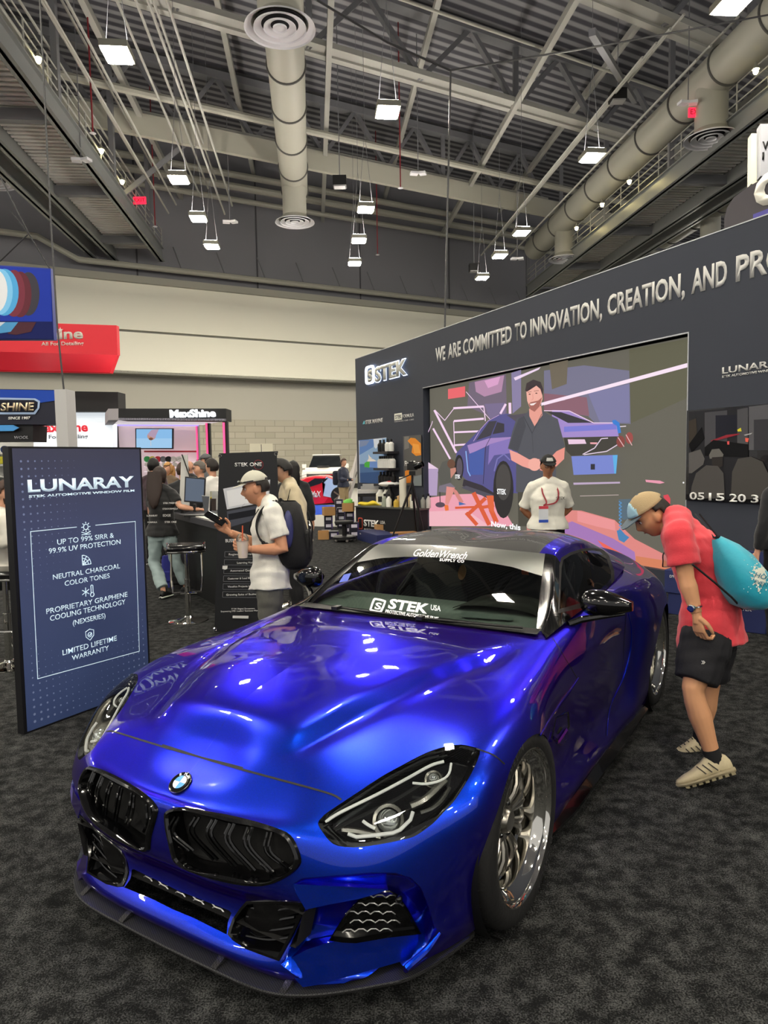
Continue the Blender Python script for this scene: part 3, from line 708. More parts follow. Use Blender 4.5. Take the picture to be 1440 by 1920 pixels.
# body panels, by where they lie
HOODP = [(0,1000),(0,1300),(204,1366),(234,1374),(333,1406),(415,1432),(520,1461),(590,1480),(625,1491),(644,1503),(720,1450),(893,1404),(946,1431),(1010,1380),(1050,1320),(1083,1273),(1060,1235),(1033,1192),(1040,1000)]
DOORP = [(1033,1192),(1060,1235),(1083,1273),(1050,1320),(1012,1380),(1037,1450),(1037,1544),(1136,1382),(1142,1327),(1166,1272),(1175,1145),(1150,1100),(1100,1100)]
for f in body_sh.bm.faces:
    if f[body_sh.lay] != 0: continue
    c = f.calc_center_median(); p = pxcar(c)
    vis = f.normal.dot(CAMC-c) > 0
    if c.x < 1.1 and inpoly(*p, HOODP) and (vis or c.z > .6) : f[body_sh.lay] = 10
    elif c.x < 2.1 and c.y > .6 and inpoly(*p, DOORP) and vis: f[body_sh.lay] = 11
    elif c.x < -.0: f[body_sh.lay] = 12
    else: f[body_sh.lay] = 13
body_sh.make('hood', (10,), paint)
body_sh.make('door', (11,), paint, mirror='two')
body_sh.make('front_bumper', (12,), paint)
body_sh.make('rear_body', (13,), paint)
gr_sh.make('windscreen', (1,), wind_glass, mirror='join')
strip_m = mat('sunstrip_film', '#5c5e5a', rough=.35, metal=.5, coat=.5)
ss = gr_sh.make('windscreen_banner', (2,), strip_m)[0]
gr_sh.make('roof_panel', (3,), carbon)
gr_sh.make('rear_window', (4,), gloss_black)
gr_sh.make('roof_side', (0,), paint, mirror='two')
gr_sh.make('window_surround', (5,), satin_black, mirror='two')
gr_sh.make('side_window', (6,), wind_glass, mirror='two')
gr_sh.make('windscreen_pillar', (7,), gloss_black, mirror='two')

# panel gaps: thin dark bands that follow the surface
def ribbon(bm, sh, px, wd=.004, off=.0012, n=6, smooth=True, qs=(0, 1)):
    P = dense(px, n, False, smooth); H = [sh.hit(*p) for p in P]
    L = []
    for i, (p, nn) in enumerate(H):
        t = (H[min(i+1, len(H)-1)][0]-H[max(i-1, 0)][0])
        if t.length < 1e-6: continue
        sd = t.normalized().cross(nn)*wd/2; L.append((p+sd+nn*off, p-sd+nn*off))
    for q in qs:
        f = (lambda v: v) if q == 0 else (lambda v: Vector((v.x, -v.y, v.z)))
        vs = [(bm.verts.new(f(a)), bm.verts.new(f(b))) for a, b in L]
        for a, b in zip(vs[:-1], vs[1:]):
            if (a[0].co-b[0].co).length < .2: bm.faces.new((a[0], a[1], b[1], b[0]))
bm = bmesh.new(); ribbon(bm, body_sh, [(304,1397),(333,1406),(415,1432),(520,1461),(590,1480),(625,1491),(640,1500)], .007); fin_car('panel_gap', bm, satin_black, recalc=False)
for P, w_ in (([(893,1404),(925,1416),(946,1433)], .006), ([(1036,1196),(1060,1235),(1082,1272)], .005), ([(1174,1150),(1170,1200),(1168,1240),(1166,1272)], .005), ([(1166,1272),(1155,1300),(1142,1327),(1138,1355),(1136,1380)], .005)):
    for q_ in (0, 1): bm = bmesh.new(); ribbon(bm, body_sh, P, w_, qs=(q_,)); fin_car('panel_gap', bm, satin_black, recalc=False)
# ---- car details
def both(fn, *a, **k): fn(1, *a, **k); fn(-1, *a, **k)
def mw(P, s): return [Vector((p[0], p[1]*s, p[2])) for p in P]
def loft(bm, rings, cap=True, closed=True):
    R = [[bm.verts.new(p) for p in r] for r in rings]; n = len(R[0])
    for a, b in zip(R[:-1], R[1:]):
        for k in range(n if closed else n-1):
            try: bm.faces.new((a[k], a[(k+1) % n], b[(k+1) % n], b[k]))
            except ValueError: pass
    if cap: bm.faces.new(R[-1])
def ring_pts(sh, px, scale=1, off=0):
    H = [sh.hit(*p) for p in px]; c = sum((h[0] for h in H), Vector())/len(H)
    return [c+(p-c)*scale+n*off for p, n in H]
def lines(sh, P, off, n=4, smooth=True): return [sh.hit(*p, off=off)[0] for p in dense(P, n, False, smooth)]

# kidney grilles
slats = [((331,1531),(322,1560),(345,1610)),((368,1531),(360,1562),(392,1628)),((401,1536),(394,1568),(428,1640)),((434,1543),(428,1577),(464,1648)),((468,1550),(464,1585),(499,1650)),((505,1560),(502,1595),(530,1640))]
for s in (1, -1):
    bm = bmesh.new()
    kp = dense(KID, 2)
    def inset(k, off, bot=0):
        H = [body_sh.hit(*p) for p in kp]; c = sum((h[0] for h in H), Vector())/len(H); n0 = body_sh.hit(437, 1590)[1]
        out = []
        for p, n in H:
            dd = p-c; L = dd.length; q = c+dd*(1-k/L); 
            out.append(q+n0*off)
        return mw(out, s)
    loft(bm, [inset(-.002, .001), inset(.002, .010), inset(.012, .014), inset(.020, .008), inset(.024, -.012), inset(.030, -.020), inset(.034, -.05)], cap=False)
    kf = fin_car('kidney_grille', bm, gloss_black)
    bm = bmesh.new(); poly(bm, inset(.030, -.052)); fin_car('grille_backing', bm, mat('dark_mesh', '#0b0b0c', .9), parent=kf, smooth=False)
    for a, b, c in slats:
        bm = bmesh.new()
        for dx in (-3.5, 4.5):
            P = [body_sh.hit(a[0]+dx, a[1], off=-.004)[0], body_sh.hit(b[0]+dx, b[1], off=.002)[0], body_sh.hit(c[0]+dx, c[1]-6, off=-.03)[0]]
            P = mw(dense(P, 5, False), s); tube(bm, P, .0055, 6)
        fin_car('slat', bm, gloss_black, parent=kf)

# lower intake: honeycomb, corner pods
bm = bmesh.new(); loft(bm, [ [Vector((-.775+.0, w, z)) for w, z in ((-.50, .205), (.50, .205), (.53, .32), (-.53, .32))], [Vector((-.70, w, z)) for w, z in ((-.50, .205), (.50, .205), (.53, .32), (-.53, .32))]])
bm2 = bmesh.new()
for v in bm.verts: v.co.x += .04
fin_car('intake_backing', bm, mat('dark_mesh', '#0b0b0c', .9), smooth=False)
bm = bmesh.new()
def surf_u(w, z):
    return Vector((-.724+.05*(w/.5)**2, w, z))
hw, hh = .056, .030
segs = []
for iy in range(0, 6):
    for ix in range(-11, 12):
        cx = ix*hw*.75*1.0; cz = .20+iy*hh*.75+(hh*.375 if ix % 2 else 0)
        hx = [(cx-hw/2, cz), (cx-hw/4, cz+hh*.37), (cx+hw/4, cz+hh*.37), (cx+hw/2, cz)]
        for p, q in zip(hx[:-1], hx[1:]):
            if abs((p[0]+q[0])/2) > .335 or not (.20 < (p[1]+q[1])/2 < .33): continue
            a, b = surf_u(*p), surf_u(*q); c_ = (a+b)/2
            if not inpoly(*pxcar((c_.x, abs(c_.y), c_.z)), MESH): continue
            if a and b: tube(bm, [a, b], .0026, 4, caps=False)
fin_car('honeycomb_mesh', bm, mat('mesh_wire', '#a5a5a6', .35, metal=.8))
for s in (1, -1):
    bm = bmesh.new(); P = dense(POD, 1)
    loft(bm, [mw(ring_pts(body_sh, P, 1.0, .0), s), mw(ring_pts(body_sh, P, .99, .004), s), mw(ring_pts(body_sh, P, .90, .004), s), mw(ring_pts(body_sh, P, .85, -.03), s)])
    pd = fin_car('corner_duct', bm, gloss_black, angle=50)
    for y in (1712, 1728, 1745, 1762):
        bm = bmesh.new(); tube(bm, mw(lines(body_sh, [(458, y-8), (500, y), (548, y-4)], -.012), s), .004, 6); fin_car('duct_fin', bm, gloss_black, parent=pd)

# sculpted bumper corner: sunk area, blades and side grille
def sunk(regs, outline_px, depth, name, m, dirn):
    nb = body_sh.take(regs); bmesh.ops.subdivide_edges(nb, edges=nb.edges[:], cuts=1, use_grid_fill=True)
    O = [Vector((*p, 0)) for p in outline_px]
    for v in nb.verts:
        x, y = pxcar(v.co); p = Vector((x, y, 0)); dm = 1e9
        for a, b in zip(O, O[1:]+O[:1]):
            ab = b-a; t = max(0, min(1, (p-a).dot(ab)/ab.length_squared)); dm = min(dm, (a+ab*t-p).length)
        v.co += dirn*(.02+depth*1.6*max(0, min(1, (.42-v.co.z)/.22)))*float(sstep(0, 16, dm))
    V = [v.co.copy() for v in nb.verts]
    for s in (1, -1):
        b2 = nb.copy()
        for v in b2.verts: v.co.y *= s
        fin_car(name, b2, m, angle=60)
    nb.free()
sunk((5,), RECESS, .05, 'bumper_corner_scoop', paint, Vector((.88, -.38, .25)))
n0 = Vector((-.75, .6, .1)).normalized()
WEDGE = [(545,1658),(600,1661),(660,1664),(728,1668),(705,1676),(672,1685),(620,1694),(573,1703)]
BLADE = [(532,1811),(575,1797),(615,1789),(668,1780),(730,1773),(789,1767),(786,1780),(768,1800),(738,1828),(700,1834),(645,1838),(600,1841),(568,1843),(556,1836)]
VENT = [(613,1774),(628,1752),(650,1723),(687,1686),(706,1681),(738,1682),(754,1690),(775,1720),(790,1745),(800,1764),(735,1771),(668,1781),(640,1779)]
for s in (1, -1):
    bm = bmesh.new()
    def solid(P, off1, off0, tilt=0):
        H = [body_sh.hit(*p)[0] for p in P]
        a = [h+n0*off1 for h in H]; b = [h-n0*off0 for h in H]
        loft(bm, [mw(b, s), mw(a, s)])
    H = [body_sh.hit(*p)[0] for p in WEDGE]
    zs = [h.z for h in H]; zt, zb = max(zs), min(zs)
    top = [h+n0*(.008-.010*(h.z-zb)/(zt-zb)) for h in H]; inn = [h-n0*.05 for h in H]
    loft(bm, [mw(inn, s), mw(top, s)])
    fin_car('bumper_blade', bm, paint, angle=30)
    bm = bmesh.new(); H = [body_sh.hit(*p)[0] for p in BLADE]; zs = [h.z for h in H]; zt, zb = max(zs), min(zs)
    top = [h+n0*(.020-.085*(h.z-zb)/(zt-zb)) for h in H]; inn = [h-n0*.09 for h in H]
    loft(bm, [mw(inn, s), mw(top, s)]); fin_car('bumper_blade', bm, paint, angle=30)
    bm = bmesh.new(); H = [body_sh.hit(*p)[0] for p in [(824,1745),(800,1776),(768,1808),(740,1829)]]
    P = mw(dense([h+n0*.012 for h in H], 6, False), s); tube(bm, P, [.004+.007*math.sin(math.pi*i/(len(P)-1)) for i in range(len(P))], 8); fin_car('bumper_fin', bm, paint)
    bm = bmesh.new(); loft(bm, [mw(ring_pts(body_sh, VENT, 1.0, -.030), s), mw(ring_pts(body_sh, VENT, .97, -.026), s), mw(ring_pts(body_sh, VENT, .92, -.045), s)])
    vg = fin_car('side_grille', bm, gloss_black, angle=50)
    for i in range(5):
        for j in range(4):
            x, y = 660+j*26+(13 if i % 2 else 0)+i*-3, 1700+i*16
            if not (inpoly(x, y, VENT) and inpoly(x+16, y+2, VENT)): continue
            bm = bmesh.new(); tube(bm, mw(lines(body_sh, [(x-8, y), (x, y-5), (x+10, y-5), (x+18, y)], -.04, 1), s), .002, 4); fin_car('grille_bar', bm, mat('mesh_wire'), parent=vg)
    bm = bmesh.new(); sp = body_sh.hit(754, 1697, off=-.028)[0]; sp.y *= s; ball(bm, sp, .012, u=12, v=8); fin_car('parking_sensor', bm, gloss_black)

# splitter
SPL = [(-.808,0),(-.808,.2),(-.805,.36),(-.79,.46),(-.75,.545),(-.69,.625),(-.61,.71),(-.54,.775),(-.42,.825),(-.30,.856),(-.255,.862)]
bm = bmesh.new(); sp = dense([(a, b, 0) for a, b in SPL], 5, False)
ed = [Vector((p.x, -p.y, 0)) for p in reversed(sp[1:])]+list(sp)
zf = lambda p, dz: Vector((p.x, p.y, .072+.012*min(1, abs(p.y)/.85)+dz))
innr = lambda p: Vector((p.x+.11, p.y*.86, p.z))
loft(bm, [[zf(innr(p), .012) for p in ed], [zf(p, .010) for p in ed], [zf(p, .006)+Vector((-.003, 0, 0)) for p in ed], [zf(p, -.002) for p in ed], [zf(innr(p), -.002) for p in ed]], cap=False, closed=False)
splitter = fin_car('front_splitter', bm, carbon, angle=40)
for s in (1, -1):
    for u, w in ((-.79, .22), (-.765, .47)):
        bm = bmesh.new(); poly(bm, [(u-.018, s*w, .088), (u+.03, s*w, .088), (u+.03, s*w, .108)], (0, .022, 0)); fin_car('splitter_stay', bm, carbon, parent=splitter, smooth=False)

# round emblem on the nose
p, n = body_sh.hit(337, 1468); n = body_sh.normal_at(Vector((p.x, 0, p.z)))
n = Vector((n.x, 0, n.z)).normalized(); p.y = 0
ex = Vector((0, 1, 0)); ey = n.cross(ex); 
if ey.z < 0: ey = -ey
EM = CARM @ Matrix(((ex.x, ey.x, n.x, p.x), (ex.y, ey.y, n.y, p.y), (ex.z, ey.z, n.z, p.z), (0, 0, 0, 1)))
def raw_child(name, bm, m, parent, M, smooth=True, angle=30):
    bm.transform(M); bmesh.ops.recalc_face_normals(bm, faces=bm.faces); me = bpy.data.meshes.new(name); bm.to_mesh(me); bm.free()
    o = link(name, me, m, None, smooth); me.set_sharp_from_angle(angle=R_(angle)); adopt(o, parent); return o
bm = bmesh.new(); lathe(bm, [(.041, 0), (.041, .005), (.038, .0065), (.025, .006), (.0, .006)], 40); badge = raw_child('emblem', bm, gloss_black, car, EM)
bm = bmesh.new(); lathe(bm, [(.041, .004), (.0395, .0068), (.038, .0066)], 40); raw_child('emblem_rim', bm, chrome, badge, EM)
for q in range(4):
    bm = bmesh.new(); pts = [(0, 0, .0075)]+[(.0245*math.cos(R_(90*q+i*10)), .0245*math.sin(R_(90*q+i*10)), .0075) for i in range(10)]; poly(bm, pts)
    raw_child('emblem_quadrant', bm, mat('emblem_blue', '#2a8fd6', .3) if q % 2 else mat('emblem_white', '#f4f4f2', .3), badge, EM, False)
for ch, an in (('B', 128), ('M', 90), ('W', 52)):
    a = R_(an); t = text('emblem_letter', ch, .0145, mat('emblem_white'), EM @ Matrix.Translation((.0315*math.cos(a), .0315*math.sin(a), .007)) @ Matrix.Rotation(a-math.pi/2, 4, 'Z'), None, .0004, ay='CENTER'); adopt(t, badge)

# headlights
lamp_w = mat('light_pipe', '#d9dad4', rough=.35, emit='#fffdf0', es=.12); lamp_s = mat('lamp_silver', '#8d8c84', .25, metal=.9)
for s in (1, -1):
    bm = bmesh.new(); hp = head_px
    loft(bm, [mw(ring_pts(body_sh, hp, 1, -.001), s), mw(ring_pts(body_sh, hp, .985, -.004), s), mw(ring_pts(body_sh, hp, .90, -.012), s), mw(ring_pts(body_sh, hp, .86, -.05), s)])
    hl = fin_car('headlight', bm, gloss_black, angle=50)
    bm = bmesh.new(); tube(bm, mw(lines(body_sh, [(609,1537),(637,1519),(707,1484),(761,1455),(806,1430),(832,1422)], -.014), s), .0048, 6); 
    fin_car('light_bar', bm, lamp_w, hl)
    bm = bmesh.new(); tube(bm, mw(lines(body_sh, [(846,1424),(842,1444),(828,1456),(800,1463),(773,1461)], -.018, 3), s), .004, 6); fin_car('light_bar', bm, lamp_w, hl)
    bm = bmesh.new(); tube(bm, mw(lines(body_sh, [(652,1560),(668,1567),(700,1564),(738,1560),(752,1554),(771,1534),(775,1518)], -.018, 1, False), s), .0055, 6); fin_car('light_ring', bm, lamp_w, hl)
    bm = bmesh.new(); tube(bm, mw(lines(body_sh, [(845,1470),(830,1496),(812,1512),(790,1520)], -.022, 3), s), .006, 6); fin_car('light_ring', bm, lamp_s, hl)
    bm = bmesh.new(); tube(bm, mw(lines(body_sh, [(680,1532),(690,1540),(703,1548)], -.025, 2), s), .005, 6); fin_car('light_ring', bm, lamp_w, hl)
    for (x, y, r) in ((728, 1527, .034), (812, 1444, .020)):
        c, nn = body_sh.hit(x, y, off=-.045); c.y *= s; nn = Vector((nn.x-.5, nn.y*s, nn.z)).normalized()
        a, b = frame_of(nn); Mx = Matrix(((a.x, b.x, nn.x, c.x), (a.y, b.y, nn.y, c.y), (a.z, b.z, nn.z, c.z), (0, 0, 0, 1)))
        bm = bmesh.new(); lathe(bm, [(r*1.5, -.01), (r*1.45, .004), (r*1.15, .002), (r*1.1, -.01)], 24, Mx); fin_car('projector_shroud', bm, lamp_s, hl)
        bm = bmesh.new(); lathe(bm, [(r*1.05, -.008), (r*.95, .010), (r*.6, .020), (r*.2, .0245), (.0005, .025)], 20, Mx); fin_car('projector_lens', bm, mat('projector_glass', '#c8ccc8', rough=.03, metal=.75, coat=1), hl)
    bm = bmesh.new()
    P = [(660,1552),(690,1546),(722,1556),(742,1550)]
    tube(bm, mw(lines(body_sh, [(640,1548),(672,1552),(715,1566)], -.035, 3), s), .010, 6); fin_car('reflector', bm, lamp_s, hl)
    bm = bmesh.new(); tube(bm, mw(lines(body_sh, [(770,1500),(800,1485),(835,1448)], -.04, 3), s), [.012]*7, 6); fin_car('reflector', bm, lamp_s, hl)
for o in body_sh.make('headlight_lens', (1,), lens_glass, mirror='two'): pass

# wheels
def wheel(u, w, z, s, front):
    # axle frame: x along u, y up, z outward
    Mx = Matrix(((1, 0, 0, u), (0, 0, s, w*s), (0, 1, 0, z), (0, 0, 0, 1)))
    Rt, Rr = .345, .270
    bm = bmesh.new()
    prof = [(Rr-.004, .0), (Rr+.004, .004), (Rr+.022, .006), (Rr+.05, .004), (Rt-.012, -.010), (Rt-.001, -.028), (Rt, -.07), (Rt, -.20), (Rt-.006, -.235), (Rr+.03, -.25), (Rr, -.245)]
    lathe(bm, prof, 72, Mx)
    rim_prof = [(Rr+.002, .002), (Rr-.004, .003), (Rr-.010, -.004), (Rr-.012, -.014), (Rr-.024, -.022), (Rr-.034, -.040), (Rr-.046, -.050), (Rr-.050, -.095), (Rr-.062, -.104), (Rr-.062, -.24)]
    b2 = bmesh.new(); lathe(b2, rim_prof, 72, Mx)
    rim = fin_car('wheel_rim', b2, chrome, angle=40)
    fin_car('tyre', bm, rubber, parent=rim, angle=50)
    # tread grooves
    bm = bmesh.new()
    for k in range(64):
        a = 2*math.pi*k/64; 
        for z0, z1, da in ((-.022, -.075, .035), (-.235, -.18, -.03)):
            P = []
            for t in range(4):
                zz = z0+(z1-z0)*t/3; aa = a+da*t/3; rr = Rt+.0004 if abs(zz+.022) > .008 else Rt-.006
                P.append(Mx @ Vector((rr*math.cos(aa), rr*math.sin(aa), zz)))
            tube(bm, P, .0022, 4, caps=False)
    for zz in (-.085, -.13, -.175):
        tube(bm, [Mx @ Vector(((Rt-.001)*math.cos(2*math.pi*k/60), (Rt-.001)*math.sin(2*math.pi*k/60), zz)) for k in range(60)], .0035, 4, closed=True)
    fin_car('tread_groove', bm, mat('groove_black', '#020202', .9), parent=rim)
    # centre and spokes
    bm = bmesh.new(); lathe(bm, [(.085, -.125), (.083, -.085), (.07, -.078), (.045, -.080), (.040, -.062), (.036, -.058), (.001, -.058)], 36, Mx); fin_car('hub', bm, brushed, parent=rim)
    N = 10
    for k in range(N):
        a = 2*math.pi*k/N+.15
        bm = bmesh.new()
        for sd in (-1, 1):
            P = []; rad = []
            for t in (0, .25, .5, .75, 1):
                r = .065+(Rr-.062-.065)*t; aa = a+sd*(.03+.15*t**1.5); zz = -.092+.020*math.sin(t*math.pi)-.006*t
                P.append(Mx @ Vector((r*math.cos(aa), r*math.sin(aa), zz))); rad.append(.014-.003*t)
            tube(bm, P, rad, 8)
        fin_car('spoke', bm, brushed, parent=rim)
    for k in range(30):
        a = 2*math.pi*k/30; bm = bmesh.new(); c = Mx @ Vector(((Rr-.054)*math.cos(a), (Rr-.054)*math.sin(a), -.100)); ball(bm, c, .0055, u=8, v=6); fin_car('rim_bolt', bm, chrome, parent=rim)
    for k in range(5):
        a = 2*math.pi*k/5; bm = bmesh.new(); c = Mx @ Vector((.058*math.cos(a), .058*math.sin(a), -.078)); ball(bm, c, .010, u=8, v=6); fin_car('wheel_nut', bm, gloss_black, parent=rim)
    bm = bmesh.new(); lathe(bm, [(.19, -.150), (.19, -.165), (.0, -.165), ], 40, Mx); lathe(bm, [(.19, -.150), (.08, -.150)], 40, Mx); fin_car('brake_disc', bm, mat('disc_iron', '#4b4944', .35, metal=.9), parent=rim)
    bm = bmesh.new(); box(bm, (0, 0, 0), (.07, .20, .06), M=Mx @ Matrix.Translation((.155*(1), .02, -.148))); fin_car('brake_caliper', bm, mat('caliper_grey', '#3c3c3e', .4), parent=rim, smooth=False, bevel=.01)
    # sidewall lettering
    if s > 0:
        for base in (2.35, -.6):
            for i, ch in enumerate('MICHELIN'):
                a = base-i*.085; M2 = CARM @ Mx @ Matrix.Rotation(a, 4, 'Z') @ Matrix.Translation((Rr+.036, 0, .0062)) @ Matrix.Rotation(-math.pi/2, 4, 'Z')
                t = text('tyre_letter', ch, .034, mat('tyre_print', '#2e2e30', .6), M2, None, .0006); adopt(t, rim)
wheel(.03, .935, .345, 1, True); wheel(.03, .935, .345, -1, True); wheel(2.56, .905, .345, 1, False); wheel(2.56, .905, .345, -1, False)

# floor pan and wheel housings (dark)
bm = bmesh.new()
box(bm, (1.3, 0, .20), (1.75, 1.5, .22)); fin_car('floor_pan', bm, satin_black, smooth=False)
bm = bmesh.new(); box(bm, (-.30, 0, .33), (.60, 1.1, .42)); fin_car('radiator_core', bm, satin_black, smooth=False)
for c in (.03, 2.56):
    for s in (1, -1):
        bm = bmesh.new()
        for k in range(24):
            pass
        Mx = Matrix(((1, 0, 0, c), (0, 0, s, .55*s), (0, 1, 0, .33), (0, 0, 0, 1)))
        lathe(bm, [(.0, 0), (.362, 0), (.362, .36)], 48, Mx); 
        fin_car('wheel_housing', bm, satin_black, angle=40)
# side skirts
for s in (1, -1):
    bm = bmesh.new(); P = [(.40,.86),(.7,.895),(1.3,.905),(1.85,.905),(2.2,.905)]
    loft(bm, [[Vector((u, s*(w-.10), .085)) for u, w in P], [Vector((u, s*(w+.012), .075)) for u, w in P], [Vector((u, s*(w+.012), .088)) for u, w in P], [Vector((u, s*(w-.03), .112)) for u, w in P]], cap=False, closed=False); fin_car('side_skirt', bm, gloss_black)

# mirrors
for s in (1, -1):
    bm = bmesh.new(); rings = []
    for i in range(11):
        t = i/10; w = .80+.235*t; k = math.sin(math.pi*min(1, .16+.80*t)) ** .55 if 0 < t < 1 else .45
        cu, cz = 1.17+.05*t, .935-.012*t; a, b = .075*k, .068*k*(1.08-.28*t)
        rings.append([Vector((cu+a*math.cos(x)*(1 if math.cos(x) < 0 else .35), s*w, cz+b*(abs(math.sin(x))**.75)*(1 if math.sin(x) > 0 else -1))) for x in [2*math.pi*q/20 for q in range(20)]])
    loft(bm, rings); bm.faces.new([v for v in bm.verts[:20]][::-1]); mr = fin_car('wing_mirror', bm, gloss_black, angle=60)
    bm = bmesh.new(); tube(bm, [(1.03, s*.775, .845), (1.08, s*.82, .862), (1.15, s*.90, .872), (1.2, s*1.0, .885)], [.016, .018, .015, .008], 8); fin_car('mirror_arm', bm, gloss_black, parent=mr)
    bm = bmesh.new(); rr = [Vector((1.199+.05*.5, s*(.915+.095*math.cos(x)), .932+.043*math.sin(x))) for x in [2*math.pi*q/20 for q in range(20)]]; poly(bm, rr); fin_car('mirror_glass', bm, chrome, parent=mr, smooth=False)

# interior
grey_in = mat('dash_grey_green', '#76827a', .7); dark_in = mat('cabin_black', '#0d0d0f', .8)
bm = bmesh.new()
loft(bm, [[Vector((.86+.0, w, .815)) for w in (-.66, -.3, .3, .66)], [Vector((1.05, w, .835)) for w in (-.70, -.3, .3, .70)], [Vector((1.30, w, .845)) for w in (-.70, -.3, .3, .70)], [Vector((1.36, w, .80)) for w in (-.70, -.3, .3, .70)], [Vector((1.38, w, .5)) for w in (-.70, -.3, .3, .70)]], cap=False, closed=False)
fin_car('dashboard', bm, grey_in, angle=60)
bm = bmesh.new(); rings = []
for t in (0, .3, .7, 1): rings.append([Vector((1.10+.26*t, .36+.24*math.cos(x)*(1-.1*t), .845+.055*math.sin(x)*(.6+.4*t))) for x in [math.pi*q/12 for q in range(13)]])
loft(bm, rings, cap=False, closed=False); fin_car('instrument_hood', bm, mat('dash_dark', '#23261f', .75))
bm = bmesh.new(); poly(bm, [(1.06, .19, .846), (1.04, .50, .846), (.99, .50, .842), (.96, .25, .840)]); fin_car('dash_panel', bm, mat('dash_light', '#6f7d76', .7), smooth=False)
bm = bmesh.new(); poly(bm, [(.80,-.70,.838),(.775,0,.846),(.80,.70,.838),(.89,.69,.842),(.86,0,.848),(.89,-.69,.842)]); 
fin_car('cowl_panel', bm, satin_black, smooth=False)
for s in (1, -1):
    bm = bmesh.new(); rings = []
    for (z, wd, u, dp) in ((.42, .24, 1.70, .10), (.60, .27, 1.76, .12), (.78, .26, 1.82, .11), (.88, .20, 1.86, .09), (.96, .15, 1.88, .08), (1.05, .13, 1.90, .07), (1.08, .10, 1.91, .04)):
        rings.append([Vector((u-.5*dp*abs(math.cos(x))**2*(1 if abs(math.cos(x)) > .6 else .2)+dp*.5*math.sin(x), s*.36+wd*math.cos(x), z)) for x in [2*math.pi*q/20 for q in range(20)]])
    loft(bm, rings); fin_car('bucket_seat', bm, mat('seat_black', '#26282c', .7))
    bm = bmesh.new(); ball(bm, (1.5, s*.36, .42), (.28, .26, .09)); fin_car('seat_cushion', bm, mat('seat_black'))
bm = bmesh.new(); c = Vector((1.50, .36, .84)); ax = Vector((.35, 0, .94)).normalized(); 
tube(bm, [c+Vector((0, .17*math.cos(x), 0))+Vector((.45, 0, .89)).normalized()*.17*math.sin(x) for x in [2*math.pi*q/32 for q in range(32)]], .014, 8, closed=True); sw = fin_car('steering_wheel', bm, mat('seat_black'))
bm = bmesh.new(); tube(bm, [c+Vector((0, .17*math.cos(x), 0))+Vector((.45, 0, .89)).normalized()*.17*math.sin(x) for x in (1.45, 1.57, 1.7)], .016, 8); fin_car('wheel_marker', bm, mat('marker_orange', '#d4551f', .5), parent=sw)
for s in (1, -1):
    bm = bmesh.new(); tube(bm, [(2.0, s*.5, .5), (2.0, s*.5, .98), (2.0, s*.42, 1.06), (2.0, 0, 1.09)], .020, 8); tube(bm, [(2.0, s*.5, 1.0), (1.45, s*.57, .62)], .014, 8); fin_car('roll_bar', bm, dark_in)
bm = bmesh.new(); loft(bm, [[Vector((2.2, w, .6)) for w in (-.6, 0, .6)], [Vector((2.2, w, 1.02)) for w in (-.55, 0, .55)], [Vector((2.3, w, 1.07)) for w in (-.5, 0, .5)]], cap=False, closed=False); fin_car('rear_bulkhead', bm, dark_in)
bm = bmesh.new(); M_ = Matrix.Translation((1.44, .02, .985)) @ Matrix.Rotation(R_(-70), 4, 'Y') @ Matrix.Diagonal((1.5, .8, 1, 1)); lathe(bm, [(.001, .004), (.030, .004), (.030, -.004), (.001, -.004)], 24, M_); fr_ = fin_car('hanging_air_freshener', bm, mat('freshener_orange', '#b9793a', .6), angle=30)
bm = bmesh.new(); tube(bm, [(1.44, .02, 1.03), (1.45, .02, 1.10)], .002, 5); fin_car('cord', bm, satin_black, parent=fr_)
bm = bmesh.new(); ball(bm, (1.46, 0, 1.085), (.02, .11, .028)); fin_car('interior_mirror', bm, gloss_black)
# wipers
for w0, w1 in ((.10, .62), (-.42, .08)):
    bm = bmesh.new(); 
    P = []
    for t in range(7):
        w = w0+(w1-w0)*t/6; P.append(Vector((.795+.10*abs(w)**2.0, w, .853)))
    tube(bm, P, .006, 6); box(bm, (.79, w0, .856), (.05, .035, .018)); fin_car('wiper', bm, satin_black)

# lettering and stickers on the glass, laid on the surface
sticker_w = mat('sticker_white', '#f2f3f1', rough=.5, emit='#f2f3f1', es=.05)
def decal(name, body, size_px, org, exv, m, parent, sh=gr_sh, eyv=None, off=.003, **kw):
    """org pixel of the lower left, exv unit direction in the picture for the text's x; vertices go onto the surface sh"""
    cu = bpy.data.curves.new(name, 'FONT'); cu.body = body; cu.size = 1; cu.shear = kw.get('shear', 0); cu.offset = kw.get('bold', 0); cu.space_character = kw.get('sp', 1); cu.resolution_u = 3
    t = bpy.data.objects.new(name, cu); COL.objects.link(t); bpy.context.view_layer.update(); me = bpy.data.meshes.new_from_object(t); bpy.data.objects.remove(t)
    eyv = eyv or (-exv[1], -exv[0]) ; wd = kw.get('width'); mxx = max(v.co.x for v in me.vertices) or 1
    fx = (wd/mxx) if wd else size_px
    for v in me.vertices:
        x, y = v.co.x*fx, v.co.y*size_px
        v.co = CARM @ sh.hit(org[0]+exv[0]*x+eyv[0]*y, org[1]+exv[1]*x+eyv[1]*y, off=off)[0]
    me.materials.clear(); o = link(name, me, m, None); adopt(o, parent); return o
wsc = bpy.data.objects['windscreen']
decal('windscreen_lettering', 'STEK', 25, (727, 1140.5), (1, .14), sticker_w, wsc, eyv=(.12, -1), bold=.035, width=75, shear=.15)
decal('windscreen_lettering', 'USA', 14, (807, 1144), (1, .14), sticker_w, wsc, eyv=(.1, -1), width=19, bold=.01)
decal('windscreen_lettering', 'PROTECTIVE AUTOMOTIVE FILMS', 9, (722, 1149.5), (1, .145), sticker_w, wsc, eyv=(.1, -1), width=100, bold=.02, shear=.2)
